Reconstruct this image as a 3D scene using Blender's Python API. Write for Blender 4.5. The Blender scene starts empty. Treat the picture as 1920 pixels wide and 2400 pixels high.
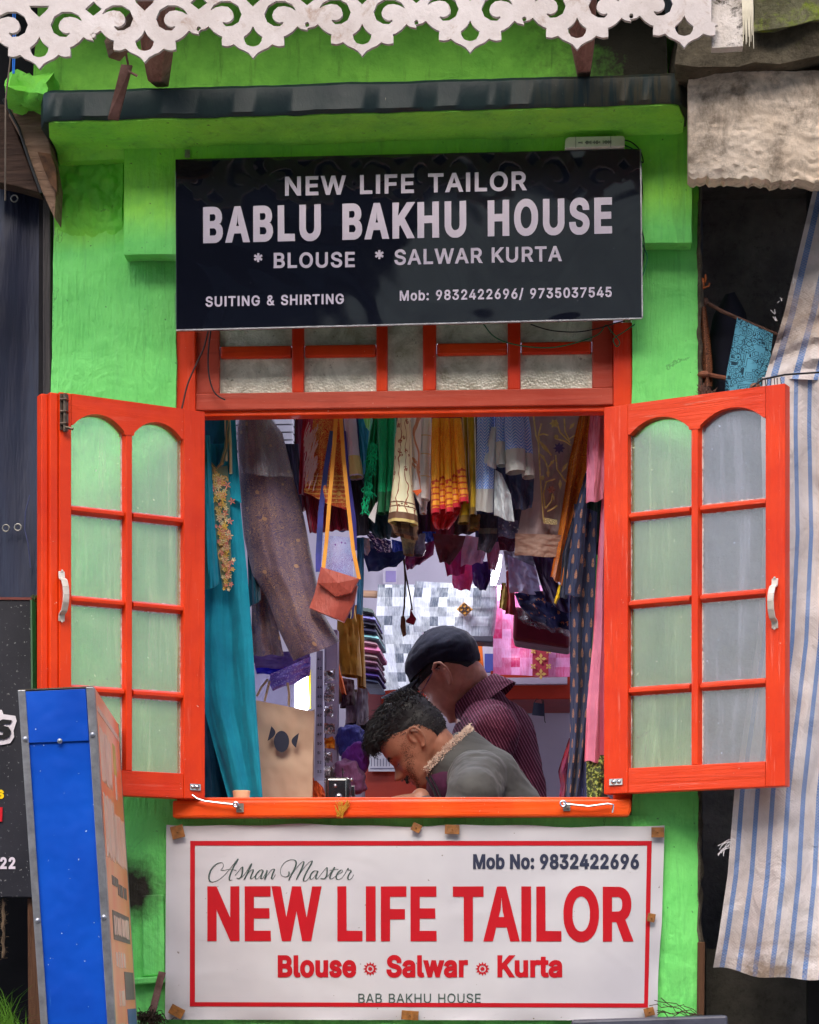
import bpy, math, random, json
from math import sin, cos, pi, radians, sqrt, exp, hypot
from mathutils import Vector as V, noise as mn
random.seed(7)
sc = bpy.context.scene
# ---------------------------------------------------------------- camera, sky, sun, exposure
YAW = radians(4.16); F = 5455.0; HZ = 2330.0
CAM = V((6*sin(YAW), -6*cos(YAW), 1.5))
cd = bpy.data.cameras.new('camera'); cam = bpy.data.objects.new('camera', cd); sc.collection.objects.link(cam)
cam.location = CAM; cam.rotation_euler = (radians(90), 0, YAW)
cd.sensor_fit = 'HORIZONTAL'; cd.sensor_width = 36; cd.lens = 36*F/1920; cd.shift_y = (HZ-1200)/1920
cd.clip_start = .1; cd.clip_end = 500
sc.camera = cam
SUN_EL, SUN_AZ = radians(46), radians(-8)      # azimuth measured from straight out of the shop front (-Y), negative = left
world = bpy.data.worlds.new('World'); sc.world = world; world.use_nodes = True
wn = world.node_tree; bg = wn.nodes['Background']
sky = wn.nodes.new('ShaderNodeTexSky'); sky.sky_type = 'NISHITA'; sky.sun_disc = False
sky.sun_elevation = SUN_EL; sky.sun_rotation = pi-SUN_AZ
sky.air_density = 1.0; sky.dust_density = 4.0; sky.ozone_density = 1.0
wn.links.new(sky.outputs[0], bg.inputs[0]); bg.inputs[1].default_value = .15
sl = bpy.data.lights.new('sun', 'SUN'); sl.energy = 1.25; sl.angle = radians(60); sl.color = (1, .96, .9)
so = bpy.data.objects.new('sun', sl); sc.collection.objects.link(so)
sd = V((sin(SUN_AZ)*cos(SUN_EL), -cos(SUN_AZ)*cos(SUN_EL), sin(SUN_EL)))
so.rotation_euler = sd.to_track_quat('Z', 'Y').to_euler(); so.location = (-4, -8, 9)
sc.view_settings.view_transform = 'Standard'; sc.view_settings.look = 'None'
sc.view_settings.exposure = 1.1; sc.view_settings.gamma = 1; sc.view_settings.use_curve_mapping = False
sc.render.engine = 'CYCLES'
sc.cycles.max_bounces = 8; sc.cycles.transparent_max_bounces = 12
# ---------------------------------------------------------------- helpers
FW = V((-sin(YAW), cos(YAW), 0)); RT = V((cos(YAW), sin(YAW), 0))
def P(px, py, y=0.0):
    """world point on the plane at depth y that stands where the photograph shows (px, py)"""
    d = FW + RT*((px-960)/F) + V((0, 0, 1))*((HZ-py)/F)
    return CAM + d*((y-CAM.y)/d.y)
def lin(c): return tuple(((v/255)/12.92 if v <= 10 else (((v/255)+.055)/1.055)**2.4) for v in c)
def fbm(p, s, o=3):
    return mn.fractal(V(p)*s, 1.0, 2.0, o)
class NT:
    def __init__(s, name, rough=.6, metal=0, spec=.5):
        s.m = bpy.data.materials.new(name); s.m.use_nodes = True; s.t = s.m.node_tree; s.n = s.t.nodes
        s.p = s.n['Principled BSDF']; s.p.inputs['Roughness'].default_value = rough
        s.p.inputs['Metallic'].default_value = metal; s.p.inputs['Specular IOR Level'].default_value = spec
        s.tc = s.n.new('ShaderNodeTexCoord')
    def set(s, sock, v):
        if v is None: return
        if isinstance(v, bpy.types.NodeSocket): s.t.links.new(v, sock)
        else:
            if isinstance(v, tuple) and len(v) == 3 and sock.type == 'RGBA': v = (*v, 1)
            sock.default_value = v
    def co(s, k='Object', scale=(1, 1, 1), loc=(0, 0, 0), rot=(0, 0, 0)):
        mp = s.n.new('ShaderNodeMapping'); s.set(mp.inputs[0], s.tc.outputs[k]); mp.inputs[1].default_value = loc
        mp.inputs[2].default_value = rot; mp.inputs[3].default_value = scale; return mp.outputs[0]
    def noise(s, vec, scale, detail=4, rough=.55, dist=0):
        x = s.n.new('ShaderNodeTexNoise'); s.set(x.inputs['Vector'], vec); x.inputs['Scale'].default_value = scale
        x.inputs['Detail'].default_value = detail; x.inputs['Roughness'].default_value = rough
        x.inputs['Distortion'].default_value = dist; return x.outputs[0]
    def vor(s, vec, scale, feat='F1', out=0, rnd=1):
        x = s.n.new('ShaderNodeTexVoronoi'); x.feature = feat; s.set(x.inputs['Vector'], vec)
        x.inputs['Scale'].default_value = scale; x.inputs['Randomness'].default_value = rnd; return x.outputs[out]
    def wave(s, vec, scale, dist=0, detail=2, typ='BANDS', dirn='X', ds=1):
        x = s.n.new('ShaderNodeTexWave'); x.wave_type = typ; s.set(x.inputs['Vector'], vec)
        if typ == 'BANDS': x.bands_direction = dirn
        x.inputs['Scale'].default_value = scale; x.inputs['Distortion'].default_value = dist
        x.inputs['Detail'].default_value = detail; x.inputs['Detail Scale'].default_value = ds; return x.outputs[1]
    def ramp(s, fac, a, b, ca=0.0, cb=1.0):
        x = s.n.new('ShaderNodeMapRange'); s.set(x.inputs[0], fac); x.inputs[1].default_value = a; x.inputs[2].default_value = b
        x.inputs[3].default_value = ca; x.inputs[4].default_value = cb; return x.outputs[0]
    def mix(s, fac, a, b, mode='MIX'):
        x = s.n.new('ShaderNodeMix'); x.data_type = 'RGBA'; x.blend_type = mode
        s.set(x.inputs[0], fac); s.set(x.inputs[6], a); s.set(x.inputs[7], b); return x.outputs[2]
    def ma(s, op, a, b=None, c=None):
        x = s.n.new('ShaderNodeMath'); x.operation = op; s.set(x.inputs[0], a); s.set(x.inputs[1], b)
        if c is not None: s.set(x.inputs[2], c)
        return x.outputs[0]
    def xyz(s, vec):
        x = s.n.new('ShaderNodeSeparateXYZ'); s.set(x.inputs[0], vec); return x.outputs
    def bump(s, h, st=.5, dist=.01, prev=None):
        x = s.n.new('ShaderNodeBump'); s.set(x.inputs['Height'], h); x.inputs['Strength'].default_value = st
        x.inputs['Distance'].default_value = dist
        if prev is not None: s.set(x.inputs['Normal'], prev)
        return x.outputs[0]
    def out(s, col=None, rough=None, nrm=None, metal=None):
        s.set(s.p.inputs['Base Color'], col); s.set(s.p.inputs['Roughness'], rough)
        if nrm is not None: s.set(s.p.inputs['Normal'], nrm)
        s.set(s.p.inputs['Metallic'], metal); return s.m
def plain(name, c, rough=.6, c2=None, sc_=14, bump=.15, bs=60, metal=0, spec=.4, st=(1, 1, 1), dist=.004):
    n = NT(name, rough, metal, spec); v = n.co(scale=st); c = lin(c); c2 = lin(c2) if c2 else tuple(x*.72 for x in c)
    f = n.ramp(n.noise(v, sc_, 6, .6), .35, .68)
    nr = n.bump(n.noise(v, bs, 5, .65), bump, dist)
    return n.out(n.mix(f, c, c2), None, nr)
class MB:
    def __init__(s): s.v = []; s.f = []; s.u = []; s.mi = []; s.sm = []
    def add(s, vs, fs, uv=None, mi=0, sm=False):
        o = len(s.v); s.v += [V(p) for p in vs]
        for f in fs:
            s.f.append([i+o for i in f]); s.u.append([uv[i] for i in f] if uv else None); s.mi.append(mi); s.sm.append(sm)
    def box(s, a, b, mi=0):
        x0, y0, z0 = [min(p, q) for p, q in zip(a, b)]; x1, y1, z1 = [max(p, q) for p, q in zip(a, b)]
        s.hexa([(x0, y0, z0), (x1, y0, z0), (x1, y1, z0), (x0, y1, z0), (x0, y0, z1), (x1, y0, z1), (x1, y1, z1), (x0, y1, z1)], mi)
    def hexa(s, p, mi=0):
        s.add(p, [(0, 3, 2, 1), (4, 5, 6, 7), (0, 1, 5, 4), (1, 2, 6, 5), (2, 3, 7, 6), (3, 0, 4, 7)], mi=mi)
    def slab(s, q, th, mi=0):
        """q: four points of the front face (bl, br, tr, tl); th: vector from front to back"""
        th = V(th); a = [V(p) for p in q]; b = [p+th for p in a]
        s.add(a+b, [(0, 1, 2, 3), (7, 6, 5, 4), (0, 4, 5, 1), (1, 5, 6, 2), (2, 6, 7, 3), (3, 7, 4, 0)], mi=mi)
    def tube(s, pts, r, n=7, mi=0, flat=1.0, caps=True):
        pts = [V(p) for p in pts]; m = len(pts); rr = r if isinstance(r, (list, tuple)) else [r]*m
        vs = []; prev = None
        for i, p in enumerate(pts):
            t = (pts[min(i+1, m-1)]-pts[max(i-1, 0)]).normalized()
            if prev is None: a = t.cross(V((0, 0, 1))); a = a if a.length > .1 else t.cross(V((0, 1, 0)))
            else: a = prev - t*prev.dot(t)
            a.normalize(); prev = a; b = t.cross(a)
            for k in range(n):
                w = 2*pi*k/n; vs.append(p+a*(cos(w)*rr[i])+b*(sin(w)*rr[i]*flat))
        fs = [(i*n+k, i*n+(k+1) % n, (i+1)*n+(k+1) % n, (i+1)*n+k) for i in range(m-1) for k in range(n)]
        if caps: fs += [tuple(range(n-1, -1, -1)), tuple((m-1)*n+k for k in range(n))]
        s.add(vs, fs, mi=mi, sm=True)
    def ball(s, c, r, nu=12, nv=8, sc_=(1, 1, 1), mi=0):
        c = V(c); vs = []; fs = []
        for j in range(nv+1):
            for i in range(nu):
                t = pi*j/nv; w = 2*pi*i/nu
                vs.append(c+V((sin(t)*cos(w)*r*sc_[0], sin(t)*sin(w)*r*sc_[1], cos(t)*r*sc_[2])))
        for j in range(nv):
            for i in range(nu): fs.append((j*nu+i, (j+1)*nu+i, (j+1)*nu+(i+1) % nu, j*nu+(i+1) % nu))
        s.add(vs, fs, mi=mi, sm=True)
    def sheet(s, rows, uv=None, mi=0, th=0, close=False):
        """rows: list of lists of points; th: thickness along +Y"""
        nr, nc = len(rows), len(rows[0]); vs = [p for r in rows for p in r]
        uvs = [q for r in uv for q in r] if uv else None
        F1 = [(j*nc+i, (j+1)*nc+i, (j+1)*nc+(i+1) % nc, j*nc+(i+1) % nc) for j in range(nr-1) for i in range(nc if close else nc-1)]
        s.add(vs, F1, uvs, mi, True)
        if th:
            o = [V(p)+V((0, th, 0)) for p in vs]
            s.add(o, [f[::-1] for f in F1], uvs, mi, True)
            n0 = len(s.v)-2*len(vs); L = len(vs); ed = []
            for i in range(nc-1): ed += [(i, i+1), ((nr-1)*nc+i+1, (nr-1)*nc+i)]
            if not close:
                for j in range(nr-1): ed += [((j+1)*nc, j*nc), (j*nc+nc-1, (j+1)*nc+nc-1)]
            for a, b in ed:
                s.f.append([n0+a, n0+b, n0+L+b, n0+L+a]); s.u.append([uvs[a], uvs[b], uvs[b], uvs[a]] if uvs else None); s.mi.append(mi); s.sm.append(False)
    def build(s, name, mat, parent=None, bevel=0, label=None, smooth=None, base=None, seg=2):
        org = wloc(parent) if parent else (V(base) if base is not None else s.base())
        me = bpy.data.meshes.new(name); me.from_pydata([tuple(p-org) for p in s.v], [], s.f)
        for m in (mat if isinstance(mat, (list, tuple)) else [mat]): me.materials.append(m)
        me.polygons.foreach_set('material_index', s.mi)
        me.polygons.foreach_set('use_smooth', [smooth if smooth is not None else q for q in s.sm])
        if any(u is not None for u in s.u):
            L = me.uv_layers.new(name='UVMap'); k = 0; fl = []
            for f, u in zip(s.f, s.u):
                for i in range(len(f)): fl += list(u[i]) if u else [0, 0]
            L.data.foreach_set('uv', fl)
        me.update()
        if any(s.sm) and smooth is None: me.set_sharp_from_angle(angle=radians(42))
        o = bpy.data.objects.new(name, me); sc.collection.objects.link(o)
        if parent: o.parent = parent
        else: o.location = org
        if label: o['label'] = label
        if bevel:
            b = o.modifiers.new('bevel', 'BEVEL'); b.width = bevel; b.segments = seg; b.limit_method = 'ANGLE'; b.angle_limit = radians(35)
            b.harden_normals = False
        return o
    def base(s):
        xs = [p.x for p in s.v]; ys = [p.y for p in s.v]; zs = [p.z for p in s.v]
        return V(((min(xs)+max(xs))/2, (min(ys)+max(ys))/2, min(zs)))
def wloc(o):
    l = V((0, 0, 0))
    while o: l += o.location; o = o.parent
    return l
def tag(o, label, cat, group=None, kind=None):
    o['label'] = label; o['category'] = cat
    if group: o['group'] = group
    if kind: o['kind'] = kind
    return o
def struct(o): o['kind'] = 'structure'; return o
def thing(name, label, cat, loc, group=None):
    o = bpy.data.objects.new(name, None); o.empty_display_size = .05; sc.collection.objects.link(o); o.location = loc
    return tag(o, label, cat, group)
def fill(loops, mapf, mi=0, mb=None, sides=True):
    """2-D outlines (with holes) -> a solid plate; mapf(x, y, side) gives the world point"""
    cu = bpy.data.curves.new('fill', 'CURVE'); cu.dimensions = '2D'; cu.fill_mode = 'BOTH' if sides else 'FRONT'
    if sides: cu.extrude = 1
    for L in loops:
        sp = cu.splines.new('POLY'); sp.points.add(len(L)-1); sp.use_cyclic_u = True
        for q, p in zip(sp.points, L): q.co = (p[0], p[1], 0, 1)
    o = bpy.data.objects.new('fill', cu); sc.collection.objects.link(o)
    me = o.to_mesh(); mb = mb or MB()
    mb.add([mapf(v.co.x, v.co.y, v.co.z) for v in me.vertices], [tuple(p.vertices) for p in me.polygons], mi=mi)
    o.to_mesh_clear(); bpy.data.objects.remove(o); bpy.data.curves.remove(cu); return mb
def arc(cx, cy, rx, ry, a0, a1, n=12):
    return [(cx+rx*cos(radians(a0+(a1-a0)*i/n)), cy+ry*sin(radians(a0+(a1-a0)*i/n))) for i in range(n+1)]
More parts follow.
